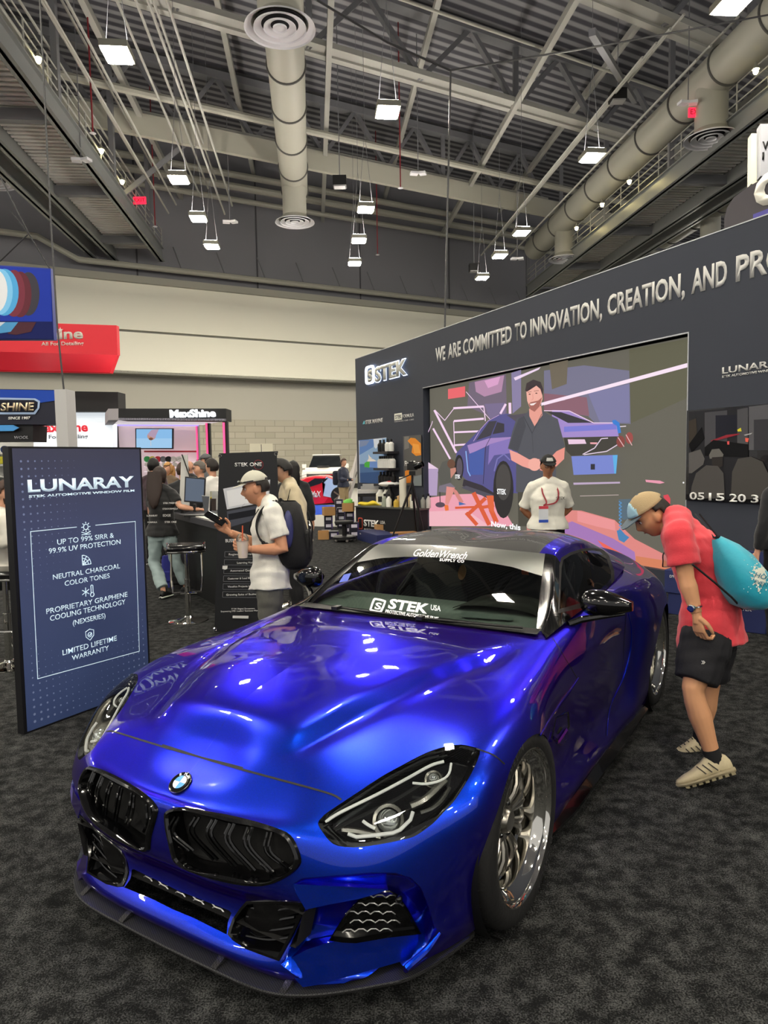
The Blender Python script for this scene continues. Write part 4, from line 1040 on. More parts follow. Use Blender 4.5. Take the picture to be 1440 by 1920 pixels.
bm = bmesh.new(); P = dense([(694,1141),(700,1124),(706,1122),(722,1126),(724,1130),(717,1147),(711,1150),(695,1146)], 2); P2 = dense([(698,1140),(703,1127),(707,1126),(719,1129),(720,1131),(714,1144),(711,1146),(698,1143)], 2)
a = [gr_sh.hit(*p, off=.003)[0] for p in P]; b = [gr_sh.hit(*p, off=.003)[0] for p in P2]; loft(bm, [a, b], cap=False); o = fin_car('windscreen_logo', bm, sticker_w, parent=wsc, smooth=False)
decal('windscreen_lettering', 'S', 17, (702, 1142), (1, .14), sticker_w, wsc, eyv=(.25, -1), bold=.03, width=12)
decal('banner_lettering', 'GoldenWrench', 19, (772, 1043), (1, .06), sticker_w, ss, eyv=(.35, -1), width=102, shear=.3, bold=.012)
decal('banner_lettering', 'SUPPLY CO', 7, (824, 1052.5), (1, .07), sticker_w, ss, eyv=(.2, -1), width=46, bold=.03, sp=1.1)
bm = bmesh.new(); P = [(636,1093),(645,1078),(659,1075),(652,1090)]; poly(bm, [gr_sh.hit(*p, off=.003)[0] for p in P])
for v in bm.verts: pass
fin_car('permit_sticker', bm, mat('sticker_blue', '#3550c0', .5), parent=wsc, smooth=False)

# creases and small vent on the flanks
for P, rr in (([(1084,1272),(1068,1296),(1050,1320),(1030,1350),(1013,1379)], .007), ([(1178,1150),(1184,1180),(1182,1220),(1170,1268),(1155,1300),(1143,1330),(1138,1380)], .006)):
    for s in (1, -1):
        bm = bmesh.new(); Q = mw(lines(body_sh, P, .0, 4), s); n_ = len(Q)-1; tube(bm, Q, [rr*(.35+.65*math.sin(math.pi*min(1, .15+.8*i/n_))) for i in range(n_+1)], 8); fin_car('flank_crease', bm, paint)
for s in (1, -1):
    bm = bmesh.new(); V_ = [(1042,1344),(1066,1332),(1068,1362),(1050,1398),(1034,1384)]; loft(bm, [mw(ring_pts(body_sh, V_, 1, -.004), s), mw(ring_pts(body_sh, V_, .96, .003), s), mw(ring_pts(body_sh, V_, .7, -.006), s)]); vt_ = fin_car('flank_vent', bm, gloss_black, angle=40)
    bm = bmesh.new(); F2 = [(1042,1394),(1062,1364),(1064,1382),(1052,1398)]; loft(bm, [mw(ring_pts(body_sh, F2, 1, .002), s), mw(ring_pts(body_sh, F2, .8, .010), s)]); fin_car('vent_fin', bm, paint, parent=vt_, angle=40)
# ================================================================= THE BLACK BOOTH WALL
EXPO = 2**SC.view_settings.exposure
class Plane:
    def __init__(s, P0, n, x):
        s.P = Vector(P0); s.n = Vector(n).normalized(); s.x = Vector(x).normalized()
    def pt(s, px, py, off=0):
        r = Vector(ray(px, py)); C = Vector(CAM); t = ((s.P+s.n*off-C).dot(s.n))/r.dot(s.n); return C+r*t
    def xat(s, px, z, off=0):
        """point on the plane at height z whose picture column is px"""
        a = s.P+s.n*off; lo, hi = -60.0, 60.0
        best = None
        t0 = s.pt(px, 860, off)
        lo = (t0-a).dot(s.x)-3; hi = lo+6
        f = lambda k: proj(np.array((a.x+s.x.x*k, a.y+s.x.y*k, z)))[0]-px
        for _ in range(50):
            m = (lo+hi)/2
            if f(m) > 0: hi = m
            else: lo = m
        q = a+s.x*lo; q.z = z; return q
def text_on(pl, name, body, x0, y0, x1, yt, m, parent, off=.004, ext=.002, bold=.02, shear=0, sp=1, x1w=None):
    """lettering whose baseline starts at picture point (x0,y0), reaches column x1 and whose capitals reach yt"""
    A = pl.pt(x0, y0, off); h = pl.pt(x0, yt, off).z-A.z
    W = x1w if x1w else (pl.xat(x1, A.z, off)-A).length
    cu = bpy.data.curves.new(name, 'FONT'); cu.body = body; cu.size = 1; cu.extrude = 0; cu.offset = bold; cu.shear = shear; cu.resolution_u = 3; cu.space_character = sp
    t = bpy.data.objects.new(name, cu); COL.objects.link(t); bpy.context.view_layer.update(); me = bpy.data.meshes.new_from_object(t); bpy.data.objects.remove(t)
    xs = [v.co.x for v in me.vertices]; xm, xM = min(xs), max(xs)
    M_ = plane_M(A, pl.x, (0, 0, 1)) @ Matrix.Diagonal((W/(xM-xm), h/.73, 1, 1)) @ Matrix.Translation((-xm, 0, 0))
    me.transform(M_)
    b = bmesh.new(); b.from_mesh(me)
    if ext:
        r = bmesh.ops.extrude_face_region(b, geom=b.faces[:]); 
        for g in r['geom']:
            if isinstance(g, bmesh.types.BMVert): g.co += pl.n*ext
    b.to_mesh(me); b.free(); me.materials.clear()
    o = link(name, me, m, None)
    if parent:
        root = parent
        while root.parent: root = root.parent
        me.transform(Matrix.Translation(-root.location)); o.parent = parent
    return o
def local(bm, t):
    bm.transform(Matrix.Translation(-t.location)); return bm
WDIR = Vector((-.421, .907, 0)); WN = Vector((-.907, -.421, 0))
WP = Plane(on_floor(1250, 1108), WN, -WDIR)
wall_m = mat('booth_charcoal', '#3a3e48', .6, spec=.25); letter_m = mat('letter_white', '#c9c9c6', .6); trim_m = mat('trim_silver', '#b9bcc2', .35, metal=.6)
bw = thing('booth_wall', 'tall charcoal booth wall with white slogan lettering behind the blue coupe', 'booth wall', WP.P)
Lf = WP.xat(672, 0); zt = WP.pt(671, 672).z
zs0 = WP.pt(1288, 1078).z; zs1 = WP.pt(1292, 622).z; xs0 = WP.xat(793, 3); xs1 = WP.xat(1291, 2.5)
sc0 = (xs0-WP.P).dot(WP.x); sc1 = (xs1-WP.P).dot(WP.x); sl = (Lf-WP.P).dot(WP.x); sr = 11.5  # right end run on out of view to darken the coupe's side
def wq(s, z, off=0): return WP.P+WP.x*s+Vector((0, 0, z))+WN*off
def wbox(bm, s0, s1, z0, z1, o0, o1):
    poly(bm, [wq(s0, z0, o0), wq(s1, z0, o0), wq(s1, z1, o0), wq(s0, z1, o0)], WN*(o1-o0))
bm = bmesh.new(); wbox(bm, sl, sc0, 0, zt, -.45, 0); wbox(bm, sc1, sr, 0, zt, -.45, 0); wbox(bm, sc0, sc1, zs1, zt, -.45, 0); wbox(bm, sc0, sc1, 0, zs0, -.45, -.02); fin('wall_panel', local(bm, bw), wall_m, bw)
bm = bmesh.new(); wbox(bm, sl, sr, zt, zt+.012, -.45, .004); fin('top_trim', local(bm, bw), trim_m, bw)
bm = bmesh.new(); wbox(bm, sc0, sc1, zs1-.015, zs1, -.02, .006); fin('screen_trim', local(bm, bw), trim_m, bw)
bm = bmesh.new(); wbox(bm, sc1-.015, sc1, zs0, zs1, -.02, .006); fin('screen_trim', local(bm, bw), trim_m, bw)
zb = WP.pt(817, 679).z
for wd, x0, x1 in (('WE', 817, 835), ('ARE', 840, 864), ('COMMITTED', 868.5, 959.7), ('TO', 965.6, 987.6), ('INNOVATION,', 994.5, 1129), ('CREATION,', 1139, 1284), ('AND', 1296.5, 1363), ('PROTECTION', 1379.5, None)):
    A = WP.xat(x0, zb, .004); y0 = proj(np.array(A))[1]; yt = proj(np.array(A+Vector((0, 0, WP.pt(817, 652.5).z-zb))))[1]
    text_on(WP, 'slogan_lettering', wd, x0, y0, x1, yt, letter_m, bw, bold=.03, x1w=None if x1 else 2.0)
# lit logo
halo = mat('halo_light', '#ffffff', emit='#cfe0ff', es=1.3); logo_face = mat('logo_face', '#b9b9b0', .5)
text_on(WP, 'logo_backlight', 'STEK', 704, 717, 764.5, 688.5, halo, bw, off=.015, ext=.02, bold=.04)
text_on(WP, 'logo_lettering', 'STEK', 704, 716, 763, 689.5, logo_face, bw, off=.055, ext=.02, bold=.03)
def rrect(pl, x0, y0, x1, y1, off, k=.25, n=6, shear=0):
    """rounded rectangle on a plane between two picture corners; list of world points"""
    a = pl.pt(x0, y1, off); w = (pl.xat(x1, a.z, off)-a).length; h = pl.pt(x0, y0, off).z-a.z; r = k*min(w, h); P = []
    for cx, cz, a0 in ((w-r, r, -90), (w-r, h-r, 0), (r, h-r, 90), (r, r, 180)):
        for i in range(n+1):
            an = R_(a0+90*i/n); xx = cx+r*math.cos(an); zz_ = cz+r*math.sin(an); P.append(a+pl.x*(xx+shear*zz_)+Vector((0, 0, zz_)))
    return P
def ring_mesh(bm, P, k, th):
    c = sum(P, Vector())/len(P); Q = [p+(c-p)*k for p in P]; n = len(P)
    loft(bm, [P, [p+th for p in P], [p+th for p in Q], Q], cap=False)
P = rrect(WP, 687.5, 688, 703, 722, .03); bm = bmesh.new(); ring_mesh(bm, P, .22, WN*.04); fin('logo_badge', local(bm, bw), halo, bw)
text_on(WP, 'logo_letter', 'S', 690.5, 716, 700, 695, logo_face, bw, off=.05, ext=.02, bold=.05)
text_on(WP, 'small_lettering', 'STEK MARINE', 685.5, 795.3, 717.8, 788, letter_m, bw, bold=.03)
bm = bmesh.new(); poly(bm, [WP.pt(*p, .006) for p in ((679.6, 795.6), (684, 795), (684, 788.8), (682, 789.5))]); fin('sail_mark', local(bm, bw), mat('sail_cyan', '#5fc4d6', .5), bw)
bm = bmesh.new(); poly(bm, rrect(WP, 739.5, 776, 753.7, 788.4, .006, .05)); fin('label_box', local(bm, bw), mat('cream_white', '#e9e9dc', .5), bw)
text_on(WP, 'small_lettering', 'STEK', 741, 785.6, 752.7, 778.4, wall_m, bw, off=.009, bold=.01)
text_on(WP, 'small_lettering', 'FORMULA', 754.5, 784, 776, 777.2, letter_m, bw, bold=.01)
text_on(WP, 'small_lettering', 'FINISHING CAR CARE', 740, 792, 776, 789.4, letter_m, bw, bold=.0, sp=1.4)
text_on(WP, 'brand_lettering', 'LUNARAY', 1354, 701, 1478, 688.5, letter_m, bw, bold=.02)
text_on(WP, 'brand_lettering', 'STEK AUTOMOTIVE WINDOW FILM', 1354, 708.5, 1478, 704, letter_m, bw, bold=.02)

# picture building on a plane: coloured flat shapes
class Picture:
    def __init__(s, pl, es): s.pl = pl; s.es = es; s.bm = bmesh.new(); s.cols = []; s.k = 0
    def add(s, P, col, off=None):
        s.k += 1; off = .0006*s.k if off is None else off
        if col not in s.cols: s.cols.append(col)
        vs = [s.bm.verts.new(s.pl.pt(x, y, s.base+off)) for x, y in P]
        try: f = s.bm.faces.new(vs)
        except ValueError: return
        f.material_index = s.cols.index(col)
    def line(s, P, w, col):
        for a, b in zip(P[:-1], P[1:]):
            dx, dy = b[0]-a[0], b[1]-a[1]; L = math.hypot(dx, dy) or 1; nx, ny = -dy/L*w/2, dx/L*w/2
            s.add([(a[0]+nx, a[1]+ny), (b[0]+nx, b[1]+ny), (b[0]-nx, b[1]-ny), (a[0]-nx, a[1]-ny)], col)
    def ell(s, cx, cy, rx, ry, col, n=20): s.add([(cx+rx*math.cos(2*math.pi*i/n), cy+ry*math.sin(2*math.pi*i/n)) for i in range(n)], col)
    def done(s, name, parent, rough=.6):
        ms = [mat('%s_%s' % ('lit' if s.es else 'print', c[1:]), c if not s.es else '#101010', rough, emit=c if s.es else None, es=s.es, spec=.2) for c in s.cols]
        bmesh.ops.triangulate(s.bm, faces=s.bm.faces[:])
        for f in s.bm.faces:
            f.normal_update()
            if f.normal.dot(s.pl.n) < 0: f.normal_flip()
        return fin(name, local(s.bm, parent) if parent else s.bm, ms, parent, recalc=False)
led = thing('led_screen', 'large glowing video screen in the booth wall showing a man beside a purple car', 'screen', WP.P)
bm = bmesh.new(); wbox(bm, sc0+.02, sc1-.02, zs0+.0, zs1-.02, -.40, -.13); fin('cabinet', local(bm, led), satin_black, led)
pc = Picture(WP, .95/EXPO); pc.base = -.125
A_ = lambda P: [(780+x*.2291, 620+y*.2291) for x, y in P]; B_ = lambda P: [(1020+x*.25, 620+y*.25) for x, y in P]
L3 = lambda s, z: proj(np.array(wq(s, z, -.125)))
pc.add([L3(sc0+.05, zs0), L3(sc1-.02, zs0), L3(sc1-.02, zs1-.03), L3(sc0+.05, zs1-.03)], '#69665b')
pc.add(B_([(640, 140), (1085, 60), (1085, 500), (640, 700)]), '#64624f')
pc.add(A_([(435, 425), (735, 355), (745, 700), (600, 700), (420, 620)]), '#75687a')
pc.add(A_([(480, 420), (722, 365), (700, 500), (560, 540), (490, 500)]), '#b98eae'); pc.add(A_([(560, 410), (690, 375), (670, 440), (590, 470)]), '#e0a6cf')
pc.add(A_([(560, 600), (730, 590), (735, 690), (600, 720)]), '#7c6f92')
pc.add(A_([(780, 345), (860, 320), (860, 620), (790, 680)]), '#8d83a8')
pc.add(B_([(0, 300), (300, 260), (640, 300), (650, 700), (380, 690), (330, 640), (0, 600)]), '#7a7890'); pc.add(B_([(0, 470), (320, 500), (340, 640), (0, 600)]), '#8f6573'); pc.add(B_([(40, 250), (180, 220), (170, 400), (60, 440)]), '#72695a'); pc.add(B_([(330, 470), (640, 400), (640, 690), (420, 690)]), '#817fa6')
pc.add(B_([(0, 536), (1085, 240), (1085, 272), (0, 560)]), '#ffe9fa'); pc.add(A_([(1025, 590), (1222, 537), (1222, 566), (1025, 614)]), '#ffe9fa'); pc.add(A_([(800, 385), (1020, 297), (1005, 318), (812, 408)]), '#f4dcf5')
for P, w in (([(150, 650), (330, 1000)], 17), ([(140, 800), (280, 1050)], 15), ([(155, 650), (235, 735), (310, 637)], 6), ([(305, 635), (555, 620)], 17), ([(310, 740), (555, 720)], 17), ([(310, 832), (530, 823)], 15), ([(310, 938), (420, 930)], 15), ([(308, 740), (316, 990)], 6), ([(555, 620), (568, 740)], 8), ([(85, 865), (130, 760), (135, 740)], 5), ([(410, 500), (605, 725)], 5), ([(690, 680), (735, 600)], 18), ([(770, 680), (768, 590)], 22)):
    pc.line(A_(P), w*.2291, '#fbd9f6')
pc.add(A_([(262, 478), (402, 455), (402, 540), (262, 560)]), '#ef6a70')
pc.add(A_([(85, 1370), (300, 1340), (640, 1330), (800, 1600), (85, 1600)]), '#f2a6b6'); pc.add(A_([(85, 1480), (420, 1470), (600, 1600), (85, 1600)]), '#f6bcc6')
pc.add(B_([(-150, 1330), (280, 1350), (530, 1420), (560, 1500), (680, 1640), (945, 1700), (945, 1815), (600, 1755), (-100, 1700)]), '#e38c86'); pc.add(B_([(210, 1430), (520, 1560), (680, 1660), (690, 1745), (600, 1755), (0, 1500)]), '#a97bbb'); pc.add(B_([(250, 1350), (530, 1425), (535, 1500), (400, 1470), (250, 1430)]), '#f09a9a'); pc.add(B_([(400, 1570), (600, 1680), (560, 1690), (440, 1620)]), '#f06a5c'); pc.add(B_([(690, 1690), (945, 1730), (945, 1810), (680, 1760)]), '#d98460')
pc.add(A_([(92, 1130), (182, 1130), (172, 1350), (94, 1350)]), '#b7a1c4'); pc.add(A_([(90, 1070), (182, 1130), (90, 1130)]), '#ecd0e6')
pc.add(A_([(325, 1060), (332, 1000), (420, 935), (480, 880), (530, 800), (590, 735), (680, 690), (750, 678), (830, 715), (900, 900), (860, 1330), (640, 1330), (540, 1265), (430, 1235), (388, 1200), (385, 1060), (350, 1020)]), '#5a5790'); pc.add(A_([(420, 938), (600, 880), (780, 870), (800, 910), (600, 935), (440, 1010)]), '#ab8bc6'); pc.add(A_([(600, 930), (780, 880), (790, 1000), (640, 1020), (590, 1100)]), '#8a78bd'); pc.add(A_([(430, 1010), (560, 960), (550, 1180), (440, 1180)]), '#4a5fa8')
pc.add(A_([(490, 900), (560, 800), (600, 742), (662, 738), (612, 858)]), '#413e48'); pc.add(A_([(625, 848), (664, 748), (722, 762), (722, 830)]), '#3b3840'); pc.add(A_([(740, 690), (830, 715), (800, 690), (930, 670), (900, 740), (840, 760)]), '#57505c')
pc.line(A_([(612, 868), (570, 950), (550, 1255)]), .9, '#2c2a3a'); pc.line(A_([(408, 985), (425, 1150), (445, 1190)]), 2, '#8fb8f6'); pc.line(A_([(470, 905), (530, 805), (590, 738), (680, 690)]), 1, '#c9a5d8')
pc.add(A_([(390, 1215), (540, 1265), (640, 1330), (640, 1400), (500, 1330), (380, 1270)]), '#39343c')
pc.ell(780+352*.2291, 620+1120*.2291, 8.5, 24, '#29272a'); pc.ell(780+356*.2291, 620+1120*.2291, 5.5, 18, '#5c545f'); pc.ell(780+715*.2291, 620+1300*.2291, 19, 54, '#2f2d2e'); pc.ell(780+715*.2291, 620+1240*.2291, 14, 34, '#4b4846')
pc.line(A_([(640, 1150), (665, 1050), (720, 1010), (770, 1060)]), 2.4, '#7d78b8')
pc.add(A_([(215, 1075), (262, 1058), (285, 1140), (290, 1240), (200, 1275), (178, 1160)]), '#5c5b55'); pc.ell(780+288*.2291, 620+1090*.2291, 7.5, 8.5, '#6d4c3c'); pc.add(A_([(280, 1130), (325, 1120), (328, 1150), (285, 1210)]), '#c98a7a'); pc.add(A_([(190, 1270), (280, 1245), (320, 1280), (300, 1330), (180, 1320)]), '#7d7480')
pc.add(A_([(250, 1275), (318, 1285), (300, 1340), (262, 1430), (238, 1415), (275, 1330)]), '#e4958c'); pc.add(A_([(300, 1285), (335, 1310), (390, 1400), (362, 1415), (312, 1330)]), '#d98a82'); pc.add(A_([(350, 1400), (412, 1420), (352, 1430)]), '#4d6fb0'); pc.add(A_([(228, 1420), (265, 1430), (268, 1470), (240, 1475)]), '#f07a3a'); pc.line(A_([(195, 1320), (198, 1420)]), 1.6, '#3b3438'); pc.ell(780+198*.2291, 620+1425*.2291, 9, 5, '#5b4b58')
pc.add(A_([(370, 1285), (410, 1268), (632, 1345), (622, 1378), (460, 1322)]), '#55525e')
for P, w in (([(430, 1500), (570, 1370)], 7), ([(470, 1325), (600, 1590)], 8), ([(600, 1350), (612, 1460), (660, 1570)], 9), ([(320, 1450), (560, 1440)], 4), ([(520, 1450), (640, 1430)], 6), ([(410, 1490), (500, 1590)], 7)): pc.line(A_(P), w, '#e0613d')
pc.add(A_([(575, 1350), (635, 1350), (640, 1500), (600, 1470)]), '#e66b42')
# rear end of the pictured car, tools
pc.add(B_([(60, 595), (190, 598), (375, 690), (545, 690), (560, 792), (100, 802), (60, 700)]), '#a88fd0'); pc.add(B_([(150, 720), (540, 700), (545, 740), (150, 760)]), '#7f7fd6'); pc.add(B_([(20, 608), (130, 612), (368, 690), (180, 692)]), '#3c3a40'); pc.line(B_([(0, 600), (190, 602), (372, 692), (540, 692)]), 1.6, '#f4d6f0')
pc.add(B_([(150, 803), (545, 793), (560, 860), (400, 925), (205, 940), (165, 900)]), '#45423c'); pc.add(B_([(178, 815), (305, 815), (318, 848), (185, 852)]), '#f1cfe6'); pc.add(B_([(345, 838), (400, 838), (395, 852), (348, 850)]), '#f0a9b0'); pc.line(B_([(290, 928), (380, 880), (430, 810), (480, 806)]), 1.8, '#e7d3e6'); pc.line(B_([(300, 930), (470, 905), (560, 850)]), 1.8, '#e7d3e6')
pc.add(B_([(205, 942), (552, 932), (540, 1072), (222, 1082)]), '#7d8bd4'); pc.add(B_([(515, 934), (552, 932), (540, 1072), (528, 1072)]), '#63b4ea'); pc.add(B_([(350, 1000), (382, 1000), (382, 1042), (350, 1042)]), '#34343c'); pc.add(B_([(220, 1140), (570, 1133), (570, 1146), (222, 1156)]), '#c2adc9'); pc.line(B_([(270, 1240), (560, 1232)]), 1.4, '#b9a9a4')
pc.add(B_([(512, 672), (535, 668), (566, 692), (578, 765), (556, 772), (548, 715), (515, 695)]), '#3c82d6'); pc.line(B_([(570, 720), (615, 716)]), 1.6, '#f2e3ee'); pc.ell(1020+575*.25, 620+832*.25, 8, 11, '#8c4844'); pc.ell(1020+640*.25, 620+805*.25, 7, 11, '#a24f4c'); pc.line(B_([(555, 800), (600, 870)]), 1.6, '#e6b8b8'); pc.line(B_([(615, 780), (660, 860)]), 1.6, '#e6b8b8')
pc.add(B_([(760, 1118), (870, 1125), (905, 1140), (870, 1148), (765, 1135)]), '#ef9fb4'); pc.ell(1281.5, 905, 1.6, 1.6, '#ffffff'); pc.add(B_([(560, 1265), (675, 1262), (670, 1400), (600, 1420), (560, 1400)]), '#5c6f7c')
pc.line([(1020+x*.25, 620+y*.25) for x, y in sum([[(562+(i % 2)*20, 1280+i*13)] for i in range(20)], [])], 1.5, '#5b9ad2'); pc.add(B_([(895, 1235), (930, 1228), (948, 1260), (945, 1360), (915, 1330)]), '#dd4b58'); pc.add(B_([(545, 1500), (575, 1490), (610, 1530), (640, 1550), (600, 1590), (560, 1570)]), '#4f86b8')
# the pictured man
pc.add(A_([(832, 1300), (1150, 1300), (1150, 1600), (838, 1600)]), '#4e4b42')
pc.add(A_([(822, 720), (880, 700), (925, 652), (1030, 650), (1090, 690), (1160, 722), (1218, 945), (1150, 985), (1142, 1010), (1142, 1322), (818, 1322), (820, 1100), (832, 992), (752, 965), (790, 820)]), '#56575e'); pc.add(A_([(835, 990), (900, 780), (880, 700), (840, 720), (800, 830), (760, 960)]), '#4a4b52')
pc.add(A_([(765, 975), (830, 1000), (940, 1062), (1010, 1050), (1020, 1130), (930, 1130), (870, 1110), (780, 1060)]), '#f4a699'); pc.add(A_([(1218, 955), (1212, 1050), (1150, 1110), (1040, 1150), (1010, 1140), (1090, 1050), (1150, 987)]), '#ee998b'); pc.ell(780+970*.2291, 620+1095*.2291, 12, 12, '#f8b3a4')
pc.add(A_([(925, 640), (1025, 615), (1035, 690), (970, 782), (928, 700)]), '#eda394'); pc.add(A_([(903, 500), (915, 450), (1000, 430), (1030, 480), (1036, 560), (1012, 622), (970, 662), (935, 642), (910, 575)]), '#f6b5a5'); pc.add(A_([(893, 490), (905, 430), (960, 400), (1020, 420), (1042, 480), (1034, 530), (1018, 478), (985, 450), (930, 455), (908, 500)]), '#3f3437')
pc.add(A_([(922, 600), (940, 585), (1000, 572), (1032, 545), (1010, 622), (970, 664), (936, 645)]), '#ab6a60'); pc.add(A_([(930, 600), (988, 588), (962, 610), (940, 612)]), '#fff0ec'); pc.ell(780+930*.2291, 620+520*.2291, 2, 1, '#4b302c'); pc.ell(780+985*.2291, 620+512*.2291, 2, 1, '#4b302c'); pc.line(A_([(915, 505), (945, 498)]), .8, '#6b463f'); pc.line(A_([(965, 495), (1005, 490)]), .8, '#6b463f'); pc.line(A_([(955, 520), (958, 560), (945, 568)]), .8, '#d98d80')
pc.line(A_([(880, 700), (950, 840), (1030, 680)]), 1, '#3b3c42'); pc.line(A_([(950, 840), (960, 1000)]), .7, '#44454b')
pc.done('screen_image', led)
scr_w = mat('screen_white', '#101010', emit='#ffffff', es=1/EXPO)
for bd, x0, y0, x1, yt in (('Now, this', 921, 986.5, 976, 976.5), ('STEK', 1013.5, 804, 1034, 799.5), ('STEK', 932, 926, 949, 916), ('STEK', 853.5, 897, 863, 889.5)):
    text_on(WP, 'screen_caption' if 'Now' in bd else 'screen_lettering', bd, x0, y0, x1, yt, scr_w, led, off=-.07, ext=0, bold=.03)

# tinted photo panel with numbers
PN = thing('photo_panel', 'dark tinted photo panel with the numbers 05 15 20 35 on the booth wall', 'poster', WP.P)
za, zb2 = WP.pt(1292, 937).z, WP.pt(1292, 770).z; s0 = (WP.xat(1291.5, 2.2)-WP.P).dot(WP.x)
bm = bmesh.new(); wbox(bm, s0, s0+2.6, za, zb2, .004, .03); fin('board', local(bm, PN), mat('poster_dark', '#1b1b1e', .12, coat=.6), PN)
pp = Picture(WP, 0); pp.base = .032
Q_ = lambda P: [(1240+x*.271, 600+y*.271) for x, y in P]
for P, c in (([(190, 635), (600, 600), (600, 1240), (190, 1235)], '#2a2a2e'), ([(300, 640), (455, 625), (455, 850), (300, 880)], '#4a4a4f'), ([(375, 660), (525, 655), (525, 800), (375, 820)], '#25262f'), ([(525, 620), (600, 605), (600, 900), (525, 850)], '#505054'), ([(605, 600), (738, 585), (738, 900), (605, 900)], '#5b5b60'), ([(640, 690), (738, 685), (738, 900), (640, 900)], '#3b3b40'), ([(190, 700), (240, 680), (245, 780), (190, 880)], '#3c3630'), ([(190, 860), (280, 740), (300, 820), (210, 920)], '#0e0e10'), ([(340, 835), (450, 795), (540, 785), (540, 792), (350, 842)], '#8f2f3a'), ([(300, 880), (360, 830), (600, 860), (600, 950), (300, 940)], '#141416'), ([(190, 920), (270, 895), (300, 960), (290, 1000), (210, 1060), (190, 1060)], '#5e5c5c'), ([(330, 935), (350, 895), (400, 890), (430, 930), (425, 950), (335, 960)], '#6a6865'), ([(350, 950), (425, 945), (425, 1010), (390, 1030), (350, 1000)], '#33302f'), ([(210, 1150), (240, 1060), (310, 1005), (390, 1010), (430, 1060), (440, 1235), (200, 1235)], '#514f4e'), ([(490, 1050), (530, 960), (620, 945), (700, 980), (738, 1060), (738, 1240), (480, 1240)], '#4b4947'), ([(525, 760), (550, 745), (555, 770), (530, 772)], '#d8d23a'), ([(455, 840), (470, 838), (470, 862), (457, 862)], '#e05a5a'), ([(580, 815), (605, 818), (600, 845), (582, 842)], '#ee6a5a'), ([(570, 795), (630, 780), (620, 790), (580, 800)], '#b7b7bb')):
    pp.add(Q_(P), c)
pp.done('photo_print', PN, .15)
numm = mat('number_white', '#eeeeea', .4)
for tx, x0, x1 in (('05', 1293, 1320.5), ('15', 1329, 1358.5), ('20', 1367.5, 1398.5), ('35', 1408, 1441)):
    text_on(WP, 'panel_number', tx, x0, proj(np.array(WP.xat(x0, WP.pt(1293, 936).z)))[1], x1, proj(np.array(WP.xat(x0, WP.pt(1293, 922).z)))[1], numm, PN, off=.05, bold=.015)

# posters at the left end
P1 = thing('boat_poster', 'blue poster of a green and white motor yacht on the booth wall', 'poster', WP.P)
bm = bmesh.new(); poly(bm, [WP.pt(*p, .004) for p in ((673.6, 826), (724.5, 820.5), (726.5, 907), (675, 905))], WN*.015); fin('board', local(bm, P1), mat('poster_edge', '#c9d4e4', .5), P1)
pp = Picture(WP, 0); pp.base = .021; F_ = lambda P: [(600+x/6, 760+y/6) for x, y in P]
for P, c in (([(443, 392), (747, 370), (757, 885), (450, 870)], '#8fb0d8'), ([(443, 392), (620, 380), (600, 470), (443, 560)], '#5f86c8'), ([(445, 400), (560, 395), (520, 450), (450, 470)], '#7f8fb5'), ([(600, 380), (700, 375), (630, 490), (610, 470)], '#dbe6f5'), ([(446, 660), (752, 660), (757, 885), (450, 870)], '#4d6f9f'), ([(448, 760), (755, 740), (757, 885), (450, 870)], '#35568a'), ([(505, 650), (530, 630), (680, 628), (660, 705), (500, 695)], '#6f93d8'), ([(500, 650), (530, 632), (560, 634), (555, 702), (500, 693)], '#4fb848'), ([(530, 632), (545, 600), (600, 605), (640, 630)], '#e8e2de'), ([(548, 600), (545, 550), (565, 580), (590, 600)], '#e6e0d8')): pp.add(F_(P), c)
pp.done('poster_print', P1)
P2 = thing('coating_poster', 'narrow poster with orange gloved hands on the booth wall beside the screen', 'poster', WP.P)
bm = bmesh.new(); poly(bm, [WP.pt(*p, .004) for p in ((757, 818), (789.5, 815), (791, 911.5), (758, 909.5))], WN*.015); fin('board', local(bm, P2), mat('poster_edge2', '#4a4a4c', .5), P2)
pp = Picture(WP, 0); pp.base = .021
for P, c in (([(945, 350), (1138, 333), (1145, 908), (955, 900)], '#5d5c5a'), ([(948, 352), (1000, 348), (1000, 480), (948, 500)], '#7c7a76'), ([(985, 400), (1020, 365), (1070, 370), (1135, 430), (1138, 560), (1080, 570), (1030, 530), (1040, 460)], '#e8912f'), ([(1040, 430), (1110, 440), (1130, 540), (1060, 540)], '#f3a84a'), ([(955, 740), (1000, 720), (1030, 800), (1020, 870), (975, 875), (957, 820)], '#e0892c'), ([(1060, 800), (1143, 780), (1144, 905), (1040, 905)], '#7e8688')): pp.add(F_(P), c)
pp.done('poster_print', P2)
text_on(WP, 'poster_lettering', 'Final Coat', 759, 873.5, 789, 864, mat('number_white'), P2, off=.045, bold=.02)
